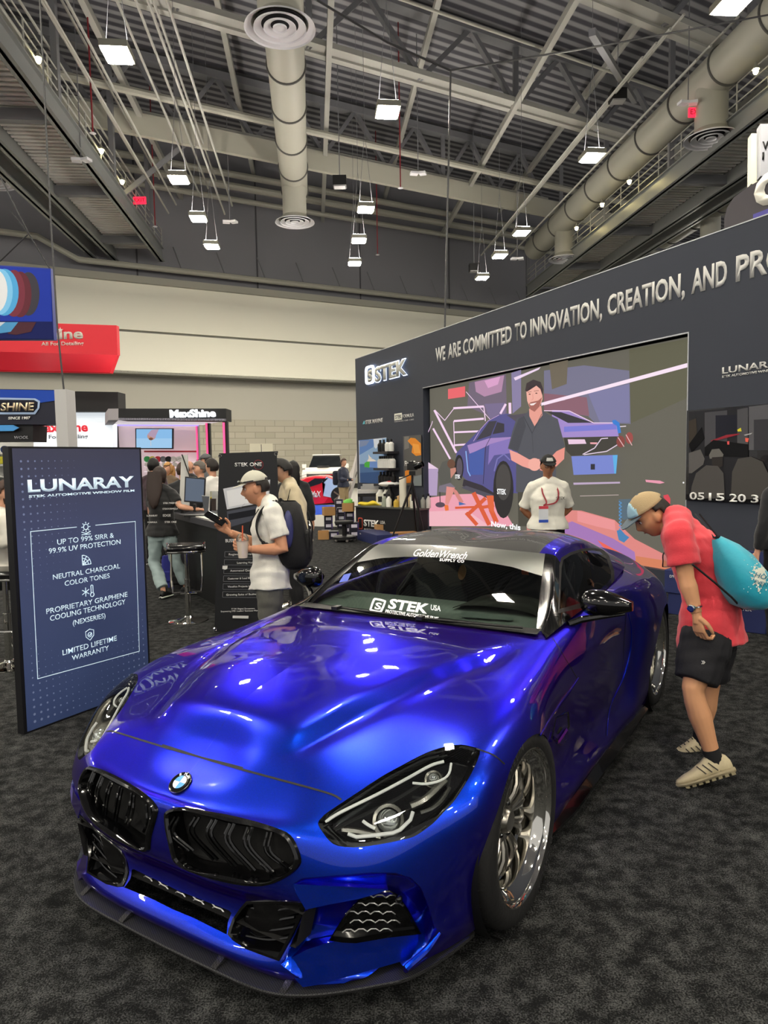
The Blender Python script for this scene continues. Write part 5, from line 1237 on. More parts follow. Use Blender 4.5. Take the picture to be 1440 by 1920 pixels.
for zz, (x0, x1, y) in enumerate(((720.5, 748.5, 847), (721.5, 750.5, 877), (722, 752, 906))):
    a = WP.pt(x0, y); b = WP.xat(x1, a.z); t = thing('wall_shelf', ('highest', 'middle', 'lowest')[zz]+' small dark shelf of bottles between the two posters', 'shelf', a)
    bm = bmesh.new(); poly(bm, [a, b, b+WN*.28, a+WN*.28], (0, 0, -.05)); fin('board', local(bm, t), mat('shelf_dark', '#26262b', .5), t)
    n = (4, 7, 5)[zz]; L = (b-a).length
    for k in range(n):
        q = a+WP.x*(L*(k+.5)/n)+WN*.14; h = (.20, .20, .20)[zz]; cm = 'bottle_white' if zz == 1 or (zz == 0 and k > 1) else 'bottle_black'
        bt = thing('bottle', ('white' if 'white' in cm else 'black')+' spray bottle on the '+('highest', 'middle', 'lowest')[zz]+' wall shelf', 'bottle', q, 0, ('white' if 'white' in cm else 'black')+' bottles on the '+('highest', 'middle', 'lowest')[zz]+' wall shelf')
        bm = bmesh.new(); lathe(bm, [(.001, 0), (.055, 0), (.06, .03), (.06, h*.8), (.03, h), (.001, h)], 12); fin('bottle_body', bm, mat(cm, '#e6e6e0' if 'white' in cm else '#141416', .4), bt, True)
        bm = bmesh.new(); lathe(bm, [(.025, h), (.025, h+.06), (.001, h+.06)], 10); fin('cap', bm, mat('cap_grey', '#3a3a3c' if 'white' in cm else '#1b1b1c', .4), bt, True)

# demonstration table at the wall's left end
def corner_box(bm, p, q, dep, z0, z1):
    """p,q floor points of the front edge"""
    x = (q-p); n = Vector((-x.y, x.x, 0)).normalized()*dep
    poly(bm, [p+Vector((0, 0, z0)), q+Vector((0, 0, z0)), q+n+Vector((0, 0, z0)), p+n+Vector((0, 0, z0))], (0, 0, z1-z0))
tp, tq = on_floor(668, 1006), on_floor(786, 1017)
tb = thing('demo_table', 'black cloth covered demonstration table crowded with bottles beside the booth wall', 'table', tp)
bm = bmesh.new(); corner_box(bm, tp, tq, .55, 0, .64); fin('table_cloth', local(bm, tb), mat('black_cloth', '#19191c', .85), tb)
bm = bmesh.new(); corner_box(bm, tp-Vector((.02, .03, 0)), tq-Vector((-.02, .03, 0)), .62, .64, .67); fin('table_top', local(bm, tb), mat('table_top_grey', '#4e5049', .6), tb)
TX = (tq-tp).normalized(); TP = Plane(tp, Vector((TX.y, -TX.x, 0)), TX)
text_on(TP, 'cloth_lettering', 'STEK', 682, 986, 711, 974, mat('number_white'), tb, off=.01, bold=.04); text_on(TP, 'cloth_lettering', 'USA', 713, 982, 722, 976, mat('number_white'), tb, off=.01, bold=.0)
text_on(TP, 'cloth_lettering', 'PROTECTIVE AUTOMOTIVE FILMS', 683, 994, 722, 990.5, mat('number_white'), tb, off=.01, bold=.0)
bm = bmesh.new(); ring_mesh(bm, rrect(TP, 672, 970, 680, 992, .01), .2, TP.n*.004); fin('cloth_logo', local(bm, tb), mat('logo_red', '#c8503c', .6), tb)
def on_table(px, d=.25): 
    p = TP.pt(px, 950); q = Vector((p.x, p.y, .67))-TP.n*d; return q
random.seed(3)
tbl_items = [(686,.45,'jug',.34,.10,'#e6e6dc'),(697,.46,'jug',.34,.10,'#e4e4da'),(705,.42,'can',.36,.10,'#1c1c1e'),(714,.12,'bottle',.22,.06,'#9aa090'),(723,.10,'bottle',.22,.06,'#ecebe2'),(730,.33,'bag',.26,.11,'#c9a878'),(734,.14,'bottle',.16,.055,'#d9b64a'),(742,.22,'roll',.62,.075,'#e6e1cf'),(752,.30,'bottle',.26,.06,'#c9b48a'),(758,.40,'bottle',.28,.06,'#d9d5c8'),(765,.14,'bottle',.20,.06,'#3a3b36'),(768,.12,'bottle',.30,.07,'#e2e0d2'),(775,.30,'bottle',.24,.05,'#b8b8b0'),(781,.20,'bottle',.22,.05,'#8e9088'),(788,.25,'bottle',.24,.05,'#c6c6c0')]
nm = {'jug': 'white plastic jug', 'can': 'black canister', 'bottle': 'bottle', 'bag': 'crumpled paper bag', 'roll': 'tall upright film roll'}
cn = {'#9aa090': 'grey green', '#ecebe2': 'white', '#d9b64a': 'yellow', '#c9b48a': 'tan', '#d9d5c8': 'cream', '#3a3b36': 'dark', '#e2e0d2': 'large white capped', '#b8b8b0': 'pale grey', '#8e9088': 'mid grey', '#c6c6c0': 'light grey'}
jn = 0
for px, dd_, kd, h, r, c in tbl_items:
    q = on_table(px, dd_); nn = {'jug': 'plastic_jug', 'can': 'canister', 'bottle': 'bottle', 'bag': 'paper_bag', 'roll': 'film_roll'}[kd]
    lab = nm[kd] if kd != 'bottle' else cn[c]+' bottle'
    if kd == 'jug': jn += 1; lab = ('left', 'right')[jn-1]+' of the two white plastic jugs'
    t = thing(nn, lab+' standing on the black demonstration table', kd if kd != 'can' else 'canister', q)
    bm = bmesh.new()
    if kd == 'bag':
        ball(bm, (0, 0, h*.45), (r, r*.7, h*.5), u=10, v=7)
        for v in bm.verts: v.co += Vector((random.uniform(-.02, .02), random.uniform(-.02, .02), random.uniform(-.02, .02)))
        fin('bag_body', bm, mat('paper_kraft', c, .9), t)
    elif kd == 'roll': lathe(bm, [(.02, 0), (r, 0), (r, h), (.03, h), (.03, h-.1)], 20); fin('roll_body', bm, mat('roll_cream', c, .6), t, True)
    else:
        lathe(bm, [(.001, 0), (r*.95, 0), (r, .02), (r, h*.7), (r*.5, h*.9), (r*.4, h), (.001, h)], 14); fin('bottle_body', bm, mat('item_'+c[1:], c, .4), t, True)
        bm = bmesh.new(); lathe(bm, [(r*.42, h), (r*.42, h+.05), (.001, h+.05)], 10); fin('cap', bm, mat('cap_grey'), t, True)
        if kd == 'jug': bm = bmesh.new(); box(bm, (0, -r*.98, h*.38), (r*1.1, .01, h*.36)); fin('label_patch', bm, mat('label_black', '#1d1f1e', .5), t)
q = on_table(678, .25); bm = bmesh.new(); ball(bm, (0, 0, .03), (.26, .13, .04), u=14, v=8)
for v in bm.verts: v.co.z += .02*math.sin(v.co.x*22)+.015*math.sin(v.co.y*31)
o = fin('yellow_towel', bm, mat('towel_yellow', '#e8cf38', .9), smooth=True); o.location = q; tag(o, 'rumpled yellow towel lying on the black demonstration table', 'towel')
# model boat on its riser
q = on_table(668, .42); t = thing('riser_stand', 'small black stand under the model boat behind the demonstration table', 'stand', Vector((q.x, q.y+.35, 0))); bm = bmesh.new(); box(bm, (.1, 0, .86), (.75, .35, .04)); box(bm, (-.2, 0, .42), (.05, .3, .84)); box(bm, (.42, 0, .42), (.05, .3, .84)); fin('stand_frame', bm, satin_black, t)
t = thing('model_boat', 'white model motor boat standing on a small black riser', 'model boat', Vector((q.x+.1, q.y+.35, .885)))
bm = bmesh.new(); rr = []
for u, w, z0 in ((-.38, .10, .0), (-.2, .12, 0), (.1, .12, 0), (.3, .07, .03), (.42, .005, .10)): rr.append([Vector((u, -w, .11+z0*.3)), Vector((u, -w*.7, .02+z0)), Vector((u, 0, z0)), Vector((u, w*.7, .02+z0)), Vector((u, w, .11+z0*.3))])
loft(bm, rr, cap=False, closed=False); fin('hull', bm, mat('boat_white', '#e9e9e9', .25), t, True)
bm = bmesh.new(); box(bm, (-.1, 0, .14), (.42, .17, .07)); box(bm, (-.14, 0, .20), (.26, .13, .06)); fin('deck_house', bm, mat('boat_grey', '#a9a9aa', .4), t)
q = on_table(705, .42); t = thing('helmet_model', 'small white model with red trim on top of the black canister', 'model', Vector((q.x, q.y, .67+.41))); bm = bmesh.new(); ball(bm, (0, 0, .05), (.24, .13, .06), u=12, v=8); fin('model_body', bm, mat('boat_white'), t, True); bm = bmesh.new(); ball(bm, (0, 0, .09), (.08, .08, .03), u=10, v=6); fin('red_trim', bm, mat('trim_red', '#c0303a', .4), t, True)

# slanted sample ramp
p, q2 = on_floor(626, 968), on_floor(655, 968); t = thing('sample_ramp', 'long pale slanted sample panel leaning behind the demonstration table', 'display ramp', p)
bm = bmesh.new(); a, b, c, d_ = at_y(626, 948, p.y), at_y(655, 948, p.y), at_y(673, 862, p.y+1.2), at_y(668, 858, p.y+1.2)
a2, b2 = at_y(626, 950, p.y), at_y(654, 946, p.y); poly(bm, [a2, b2, at_y(673, 880, p.y+.6), at_y(671, 838, p.y+.6), at_y(660, 878, p.y+.5)], (0, .12, 0)); fin('panel', local(bm, t), mat('ramp_pale', '#b9b4b0', .4), t)
bm = bmesh.new(); bar(bm, at_y(640, 945, p.y-.02), at_y(668, 885, p.y+.5), .10, .05); fin('edge_strip', local(bm, t), mat('strip_grey', '#77736c', .4), t)
for x in (632, 650):
    bm = bmesh.new(); g_ = on_floor(x, 972); bar(bm, g_, at_y(x+6, 940, g_.y+.1), .06, .06); fin('leg', local(bm, t), satin_black, t)

# stacked product boxes
bx_m = mat('product_box', '#1c1a2c', .5); bl = mat('box_label', '#d8d5e2', .5); card = mat('cardboard', '#b58a58', .8); purp = mat('box_purple', '#4a3a7a', .5)
def product_box(p, w, d_, h, rz, label, group=None, mm=None, ontop=0, lab=True, name='product_box'):
    t = thing(name, label, 'box', Vector((p.x, p.y, ontop)), rz, group)
    bm = bmesh.new(); box(bm, (0, 0, h/2), (w, d_, h)); fin('carton', bm, mm or bx_m, t, bevel=.004)
    if lab:
        bm = bmesh.new(); box(bm, (0, -d_/2-.003, h*.55), (w*.62, .006, h*.42)); fin('label_patch', bm, bl, t)
        bm = bmesh.new(); box(bm, (w*.42, -d_/2-.002, h*.5), (w*.12, .005, h*.8)); fin('purple_edge', bm, purp, t)
    return t
def open_box(p, w, d_, h, rz, label, ontop=0):
    t = thing('cardboard_box', label, 'box', Vector((p.x, p.y, ontop)), rz); th = .01
    for c, s in (((0, 0, th/2), (w, d_, th)), ((-w/2, 0, h/2), (th, d_, h)), ((w/2, 0, h/2), (th, d_, h)), ((0, -d_/2, h/2), (w, th, h)), ((0, d_/2, h/2), (w, th, h))):
        bm = bmesh.new(); box(bm, c, s); fin('side_panel' if s[2] > th else 'bottom_panel', bm, card, t)
    return t
bg = 'dark product boxes stacked left of the demonstration table'
for (px, py, k) in ((612, 1008, 1), (626, 1010, 1), (664, 1008, 2), (656, 1000, 3), (640, 990, 3), (616, 992, 2), (636, 985, 4), (652, 985, 3)):
    p = on_floor(px, py); d3 = 1.65/((py-863)/1330)
    for i in range(k): product_box(p, .20, .22, .165, .1, 'small dark product box with a pale label stacked by the demonstration table', bg, ontop=i*.168)
open_box(on_floor(607, 1010.5), .22, .25, .17, .05, 'low open cardboard box at the left foot of the box stack')
open_box(on_floor(617, 992.5), .26, .25, .20, .3, 'open cardboard box on the left of the product box stack', .34)
open_box(on_floor(654, 1001), .24, .22, .19, -.1, 'open cardboard box holding green cloths on top of the product boxes', .51)
p = on_floor(654, 1001); bm = bmesh.new(); ball(bm, (0, 0, 0), (.12, .10, .08), u=12, v=8)
for v in bm.verts: v.co += Vector((random.uniform(-.02, .02),)*3)
o = fin('green_cloth', bm, mat('cloth_green', '#7fd060', .9), smooth=True); o.location = (p.x, p.y, .71); tag(o, 'bundle of light green cloths heaped in a cardboard box', 'cloth')
p = on_floor(646, 1015); t = thing('rolling_stool', 'low black rolling work stool in front of the stacked boxes', 'stool', p)
bm = bmesh.new(); lathe(bm, [(.001, .36), (.19, .36), (.20, .39), (.19, .42), (.001, .425)], 24); fin('seat', bm, rubber, t, True)
bm = bmesh.new(); tube(bm, [(0, 0, .1), (0, 0, .37)], .05, 10); fin('column', bm, satin_black, t, True)
bm = bmesh.new(); lathe(bm, [(.001, .06), (.24, .06), (.24, .10), (.20, .12), (.001, .12)], 24); fin('tray_base', bm, satin_black, t, True)
for k in range(5):
    a = 2*math.pi*k/5; bm = bmesh.new(); ball(bm, (.2*math.cos(a), .2*math.sin(a), .03), .03, u=10, v=6); fin('caster', bm, mat('caster_grey', '#8a8480', .4), t, True)
# blue boxes and small cartons on the floor
blue_b = mat('box_navy', '#27305f', .5)
def low_box(p, q, dep, z0, h, label, txt=None):
    t = thing('display_box', label, 'box', Vector((p.x, p.y, z0))); bm = bmesh.new(); corner_box(bm, p, q, dep, z0, z0+h); fin('carton', local(bm, t), blue_b, t, bevel=.006)
    x = (q-p); pl = Plane(p, Vector((x.y, -x.x, 0)), x)
    if txt:
        c = p.lerp(q, .15); M_ = plane_M(c+Vector((0, 0, z0+h*.72))+pl.n*.004, pl.x, (0, 0, 1)); o = text('box_lettering', txt, h*.16, mat('number_white'), M_, None, .001, ax='LEFT'); o.data.transform(Matrix.Translation(-t.location)); o.parent = t
    return t
low_box(on_floor(670, 1012), on_floor(707, 1023), .45, 0, .20, 'long navy product box on the floor below the demonstration table', 'STEK')
a, b = on_floor(1252, 1150), on_floor(1312, 1160); low_box(a, b, .30, 0, .22, 'lower navy box in the stack behind the red shirted man', None); low_box(a+Vector((-.04, 0, 0)), b, .34, .225, .24, 'upper navy box in the stack behind the red shirted man', 'DYNO-CLEAR')
t = thing('water_bottle', 'clear plastic water bottle with black cap on the navy boxes', 'bottle', Vector((a.x+.02, a.y+.12, .47))); bm = bmesh.new(); lathe(bm, [(.001, 0), (.035, 0), (.036, .02), (.033, .06), (.036, .10), (.035, .13), (.014, .17), (.013, .18)], 16); fin('bottle_body', bm, lens_glass, t, True); bm = bmesh.new(); lathe(bm, [(.016, .175), (.016, .20), (.001, .20)], 12); fin('cap', bm, satin_black, t, True)
a, b = on_floor(1376, 1183), on_floor(1436, 1190); low_box(a, b, .35, 0, .30, 'navy box on the floor right of the red shirted man', 'STEK'); a, b = on_floor(1395, 1140), on_floor(1500, 1155); low_box(a, b, .6, .0, .62, 'navy display counter at the right edge behind the turquoise bag', None)
for px, py, w, h, lab in ((714, 1010, .22, .30, 'upright cardboard box at the front right foot of the demonstration table'), (757, 1018, .5, .22, 'flat cardboard carton on the floor by the tripod')):
    t = thing('cardboard_box', lab, 'box', on_floor(px, py)); bm = bmesh.new(); box(bm, (0, 0, h/2), (w, .2, h), rz=.3); fin('carton', bm, card, t)
# camera on a tripod
ft = on_floor(762, 1022); t = thing('tripod', 'black camera tripod in front of the demonstration table', 'tripod', ft); ap = at_y(773, 905, ft.y)-ft
for px, py, yy in ((730, 1000, -.25), (800, 1000, -.1), (772, 1000, .45)):
    e = on_floor(px, py+22); e = Vector((e.x-ft.x, e.y-ft.y, 0)) if True else e
    if yy == .45: e = Vector((ap.x+.1, .5, 0))
    bm = bmesh.new(); m_ = ap.lerp(e, .5); tube(bm, [ap, m_], .022, 8); tube(bm, [m_, e], .016, 8); fin('leg', bm, satin_black, t, True)
bm = bmesh.new(); tube(bm, [ap-Vector((0, 0, .35)), ap+Vector((0, 0, .16))], .02, 8); fin('centre_column', bm, satin_black, t, True); bm = bmesh.new(); box(bm, ap+Vector((0, 0, .18)), (.12, .12, .08)); tube(bm, [ap+Vector((-.02, 0, .16)), ap+Vector((-.30, -.1, .05))], .012, 6); fin('pan_head', bm, satin_black, t)
t = thing('video_camera', 'black camera mounted on top of the tripod', 'camera', ft+ap+Vector((0, 0, .235))); bm = bmesh.new(); box(bm, (0, 0, .07), (.20, .12, .13)); box(bm, (-.02, 0, .15), (.10, .10, .05)); fin('camera_body', bm, satin_black, t, bevel=.01)
bm = bmesh.new(); lathe(bm, [(.001, .0), (.06, 0), (.065, .10), (.055, .17), (.05, .15), (.001, .15)], 20, Matrix.Translation((.06, -.03, .07)) @ Matrix.Rotation(R_(70), 4, 'Y') @ Matrix.Rotation(R_(30), 4, 'X')); fin('camera_lens', bm, gloss_black, t, True)
# sign hanging far behind on the right, grey wall sign
GP = Plane(at_y(1400, 430, 16), WN, -WDIR); t = thing('hanging_sign', 'dark hanging sign with a large white letter G above the booth wall', 'sign', GP.P)
pts = dense([(1357, 520), (1357, 415), (1362, 392), (1375, 372), (1405, 350), (1470, 310), (1560, 260), (1560, 480)], 3); bm = bmesh.new(); poly(bm, [GP.pt(*p) for p in [(1357, 470), (1358, 410), (1363, 390), (1376, 370), (1405, 349), (1470, 312), (1560, 262), (1560, 430), (1440, 470)]], -WN*.5); fin('sign_body', local(bm, t), mat('sign_slate', '#504c52', .7), t)
text_on(GP, 'sign_letter', 'G', 1413, 391, 1480, 333, mat('sign_white', '#e6e4da', .5), t, off=.02, bold=.06)
bm = bmesh.new(); poly(bm, [GP.pt(*p, .02) for p in ((1412, 402), (1560, 345), (1560, 372), (1412, 418))]); fin('sign_stripe', local(bm, t), mat('stripe_violet', '#5a55b0', .6), t)
p = at_y(1420, 260, 18); t = thing('aisle_sign', 'pale grey hall sign reading W 11 at the right edge', 'sign', p); AP = Plane(p, Vector((-.2, -1, 0)), Vector((1, -.2, 0)))
bm = bmesh.new(); poly(bm, [AP.pt(*q) for q in ((1426, 330), (1426, 232), (1520, 232), (1520, 330))], -AP.n*.3); fin('sign_panel', local(bm, t), mat('sign_pale', '#9a9ca4', .6), t)
bm = bmesh.new(); poly(bm, [AP.pt(*q, -.31) for q in ((1408, 345), (1409, 250), (1426, 250), (1426, 345))], -AP.n*.3); fin('sign_post', local(bm, t), mat('post_cream', '#c9c9b4', .6), t)
text_on(AP, 'sign_lettering', 'W', 1429, 280, 1450, 265, satin_black, t, off=.02, bold=.03); text_on(AP, 'sign_lettering', '110', 1429, 299, 1460, 285, satin_black, t, off=.02, bold=.03)
# ================================================================= STANDS, COUNTER AND THE FAR BOOTHS
# lit window film display
a, b = on_floor(45, 1378), on_floor(283, 1290); LP_ = Plane(a, Vector(((b-a).y, -(b-a).x, 0)), b-a); bx_w = (b-a).length; bx_h = LP_.pt(36, 837).z
lb = thing('display_stand', 'tall dark blue window film display stand with white lettering left of the blue coupe', 'display stand', a)
x_, n_ = LP_.x, LP_.n
def lq(s, z, o=0): return a+x_*s+Vector((0, 0, z))+n_*o
bm = bmesh.new(); poly(bm, [lq(0, .0, -.06), lq(bx_w, .0, -.06), lq(bx_w, bx_h, -.06), lq(0, bx_h, -.06)], n_*.06); fin('frame', local(bm, lb), mat('frame_black', '#121215', .4), lb)
def grad_mat():
    m = mat('film_print', '#333b58', .55, emit='#3b4569', es=.08); nt = m.node_tree; b_ = nt.nodes['Principled BSDF']; tc = nt.nodes.new('ShaderNodeTexCoord'); sp_ = nt.nodes.new('ShaderNodeSeparateXYZ'); r = nt.nodes.new('ShaderNodeValToRGB')
    for e, (p_, c) in zip([r.color_ramp.elements[0], r.color_ramp.elements[1]], ((0, '#33456f'), (1, '#3a3a4b'))): e.position = p_; e.color = srgb(c)+(1,)
    e = r.color_ramp.elements.new(.62); e.color = srgb('#404a70')+(1,)
    mp = nt.nodes.new('ShaderNodeMath'); mp.operation = 'DIVIDE'; mp.inputs[1].default_value = bx_h
    nt.links.new(tc.outputs['Object'], sp_.inputs[0]); nt.links.new(sp_.outputs['Z'], mp.inputs[0]); nt.links.new(mp.outputs[0], r.inputs[0]); nt.links.new(r.outputs[0], b_.inputs['Base Color']); return m
bm = bmesh.new(); poly(bm, [lq(.022, .012, .002), lq(bx_w-.016, .012, .002), lq(bx_w-.016, bx_h-.012, .002), lq(.022, bx_h-.012, .002)]); fin('printed_film', local(bm, lb), grad_mat(), lb, recalc=False)
bm = bmesh.new()
for i in range(20):
    for j in range(36):
        s = .075+i*.046; z = .06+j*.0462
        if s > bx_w-.05: continue
        r1 = .0085*max(0, 1-s/.55)*max(0, min(1, (z-.75)/.6)); cc = abs(s-.5)/.5
        r2 = .011*max(0, 1-z/(.35+.45*cc))*(.35+.65*cc); r = max(r1, r2)
        if r < .0012: continue
        vs = [bm.verts.new(lq(s+r*math.cos(2*math.pi*k/10), z+r*math.sin(2*math.pi*k/10), .003)) for k in range(10)]; bm.faces.new(vs)
tag(fin('halftone_dots', local(bm, lb), mat('dot_blue', '#7d8bb2', .6), lb, recalc=False), kind='stuff')
wt = mat('film_white', '#cfe3ee', .5, emit='#cfe6f5', es=.22)
text_on(LP_, 'display_lettering', 'LUNARAY', 52.5, 922.5, 251.5, 899, wt, lb, ext=.001, bold=.03)
text_on(LP_, 'display_lettering', 'STEK AUTOMOTIVE WINDOW FILM', 54, 933.3, 252, 928.6, wt, lb, ext=.001, bold=.025)
for bd, x0, y0, x1, yt in (('UP TO 99% SIRR &', 107.5, 1021.4, 213.5, 1011), ('99.9% UV PROTECTION', 91.7, 1038.3, 226, 1028), ('NEUTRAL CHARCOAL', 99.4, 1087, 225, 1077), ('COLOR TONES', 121.5, 1098.8, 205.7, 1089), ('PROPRIETARY GRAPHENE', 87, 1151.5, 239, 1141), ('COOLING TECHNOLOGY', 94, 1164.6, 235, 1154), ('(NEXSERIES)', 136.7, 1172.8, 197.7, 1163), ('LIMITED LIFETIME', 117.5, 1229, 219, 1218.5), ('WARRANTY', 135, 1238.8, 204, 1229)):
    text_on(LP_, 'display_lettering', bd, x0, y0, x1, yt, wt, lb, ext=.001, bold=.002)
bm = bmesh.new()
def pline(bm, pl, P, w, off=.005):
    Q = [pl.pt(*p, off) for p in P]
    for p, q in zip(Q[:-1], Q[1:]):
        d_ = (q-p).normalized(); s = d_.cross(pl.n)*w/2; vs = [bm.verts.new(v) for v in (p-s-d_*w/2, q-s+d_*w/2, q+s+d_*w/2, p+s-d_*w/2)]; bm.faces.new(vs)
pline(bm, LP_, [(143.5, 988.2), (57.3, 996.8), (70.8, 1272.7), (261.3, 1221), (253.6, 977.6), (179.5, 984.8)], .0045); fin('line_frame', local(bm, lb), wt, lb)
def icon(cx, cy, kind):
    bm = bmesh.new(); c = LP_.pt(cx, cy, .005); u = LP_.x; v = Vector((0, 0, 1)); S = .0028
    pt = lambda x, y: c+u*x+v*y
    def seg(P, cl=False): tube(bm, [pt(*p) for p in P], S, 4, closed=cl)
    circ_ = lambda r, x=0, y=0: [(x+r*math.cos(2*math.pi*k/16), y+r*math.sin(2*math.pi*k/16)) for k in range(16)]
    if kind == 'sun':
        seg(circ_(.018), True)
        for k in range(8): an = k*math.pi/4; seg([(.024*math.cos(an), .024*math.sin(an)), (.034*math.cos(an), .034*math.sin(an))])
        seg([(-.035, -.032), (0, -.044), (.035, -.032)]); seg([(-.035, -.05), (.035, -.05)])
    elif kind == 'fan':
        for r in (.025, .045, .065): seg([(-.035+r*math.cos(t*math.pi/12), -.03+r*math.sin(t*math.pi/12)) for t in range(7)])
        for t in (0, 2, 4, 6): seg([(-.035, -.03), (-.035+.065*math.cos(t*math.pi/12), -.03+.065*math.sin(t*math.pi/12))])
    elif kind == 'cool':
        for k in range(3): an = k*math.pi/3+.5; seg([(-.022-.03*math.cos(an), -.03*math.sin(an)), (-.022+.03*math.cos(an), .03*math.sin(an))])
        seg([(.02, -.015), (.02, .035), (.028, .04), (.036, .035), (.036, -.015)]); seg(circ_(.014, .028, -.026), True)
    else:
        seg([(-.032, .025), (0, .038), (.032, .025), (.030, -.01), (0, -.038), (-.030, -.01)], True); seg(circ_(.015), True); seg([(-.008, 0), (-.002, -.007), (.014, .012)])
    fin('icon', local(bm, lb), wt, lb)
icon(161, 988, 'sun'); icon(163, 1050, 'fan'); icon(166, 1109, 'cool'); icon(168.5, 1190, 'shield')

# X-frame banner
a = on_floor(402, 1187); XP = Plane(a, (0.05, -1, 0), (1, .05, 0)); xb = thing('roll_up_banner', 'black roll-up banner with laptop picture and button list behind the man with a backpack', 'banner', a)
bq = [XP.pt(402, 1185), XP.pt(531, 1180), XP.pt(519, 846), XP.pt(411, 850)]; bm = bmesh.new(); poly(bm, bq, Vector((0, .006, 0))); fin('banner_sheet', local(bm, xb), mat('banner_black', '#1c1d20', .45, bump=(3, .15)), xb)
for k in range(2):
    bm = bmesh.new(); c1, c2 = (bq[0], bq[2]) if k == 0 else (bq[1], bq[3]); o_ = Vector((0, .05+.02*k, 0)); tube(bm, [c1+o_+Vector((0, 0, .0)), c2+o_], .008, 6); fin('frame_rod', local(bm, xb), satin_black, xb)
for p in bq:
    bm = bmesh.new(); c = p+(sum(bq, Vector())/4-p)*.03+Vector((0, -.004, 0)); tube(bm, [c+Vector((.014*math.cos(2*math.pi*k/10), 0, .014*math.sin(2*math.pi*k/10))) for k in range(10)], .004, 4, closed=True); fin('eyelet', local(bm, xb), chrome, xb)
pw = mat('print_white', '#d9d9d6', .5)
text_on(XP, 'banner_title', 'STEK ONE', 440.3, 874.5, 491, 867.5, pw, xb, ext=.001, bold=.02)
bm = bmesh.new(); c = XP.pt(484.5, 871.5, .003); tube(bm, [c+Vector((.045*math.cos(2*math.pi*k/24), 0, .045*math.sin(2*math.pi*k/24))) for k in range(24)], .0022, 4, closed=True); fin('red_ring', local(bm, xb), mat('ring_red', '#a33a3e', .6), xb)
pp = Picture(XP, 0); pp.base = .002; G_ = lambda P: [(240+x*.264, 820+y*.264) for x, y in P]
for P, c in (([(676, 365), (1010, 300), (1000, 455), (703, 512)], '#c9ccd2'), ([(700, 380), (1000, 320), (995, 440), (715, 495)], '#e3e5e8'), ([(702, 525), (1000, 470), (1040, 545), (712, 642)], '#4a4d58'), ([(712, 545), (985, 495), (1000, 535), (716, 590)], '#1c1d24')): pp.add(G_(P), c)
for i, (y, h) in enumerate(((812, 38), (868, 38), (932, 36), (984, 40), (1040, 40), (1096, 40))):
    x0 = 688-i*3
    for P in (((x0, y), (x0+290, y+2)), ((x0, y+h), (x0+290, y+h+2)), ((x0, y), (x0-2, y+h)), ((x0+290, y), (x0+290, y+h))): pp.line(G_(P), .55, '#7f8288')
pp.add(G_([(672, 912), (707, 912), (705, 934), (690, 940), (670, 934)]), '#d9d9d6'); pp.add(G_([(744, 1266), (856, 1268), (855, 1287), (743, 1284)]), '#d9d9d6'); pp.line(G_([(800, 500), (830, 470)]), .5, '#8a8d94')
pp.done('banner_print', xb)
for bd, x0, y0, x1, yt in (('BUSINESS SUITE', 693, 746, 880, 722), ('Register Warranty', 716, 838, 905, 824), ('Learning Hub', 775, 898, 890, 884), ('Automated Quotation', 726, 954, 920, 940), ('Customer & Lead Management', 708, 1010, 950, 996), ('Visualize Projects in 3D', 708, 1067, 900, 1053), ('Growing Suite of Business', 698, 1125, 930, 1111), ('STEK Digital Ecosystem', 735, 1224, 900, 1213), ("Empowering STEK Installers' Businesses Worldwide", 660, 1242, 960, 1231)):
    text_on(XP, 'banner_lettering', bd, 240+x0*.264, 820+y0*.264, 240+x1*.264, 820+yt*.264, pw, xb, ext=.0008, bold=.01)

# bar stools
def stool_proto(p, label):
    t = thing('bar_stool', label, 'bar stool', p)
    bm = bmesh.new(); lathe(bm, [(.001, .055), (.035, .05), (.045, .035), (.10, .016), (.19, .008), (.205, .0), (.001, 0)], 36); fin('base_plate', bm, chrome, t, True)
    bm = bmesh.new(); lathe(bm, [(.03, .05), (.03, .42), (.032, .42), (.032, .44), (.022, .44), (.022, .74), (.001, .74)], 20); fin('column', bm, chrome, t, True)
    bm = bmesh.new(); box(bm, (0, 0, .775), (.38, .34, .07)); o = fin('seat', bm, mat('vinyl_black', '#0c0c0e', .2, coat=.4), t, True, bevel=.03)
    bm = bmesh.new(); tube(bm, [(-.19, -.15, .75), (-.205, -.17, .79), (-.19, -.19, .77)], .012, 6); tube(bm, [(-.19, .16, .80), (-.19, -.15, .74), (-.14, -.17, .74), (.14, -.17, .74), (.19, -.15, .74), (.19, .16, .80)], .012, 8); fin('seat_frame', bm, chrome, t, True)
    bm = bmesh.new(); tube(bm, [(-.15, -.05, .74), (-.155, -.10, .45), (-.14, -.18, .33), (0, -.20, .33), (.14, -.18, .33), (.155, -.10, .45), (.15, -.05, .74)], .010, 8); fin('foot_rest', bm, chrome, t, True)
    return t
st0 = stool_proto(on_floor(354, 1163), 'chrome bar stool with black seat between the woman and the roll-up banner'); st0.rotation_euler.z = .25
for x, y, lab, rz in ((547, 1135, 'chrome bar stool just behind the man with a backpack, partly hidden by the coupe', .8), (557, 1097, 'farther chrome bar stool behind the man with a backpack', .2), (18, 1248, 'chrome bar stool cut by the left edge behind the film display', 0)):
    c = copy_tree(st0); c.location = on_floor(x, y); c.rotation_euler.z = rz; c['label'] = lab

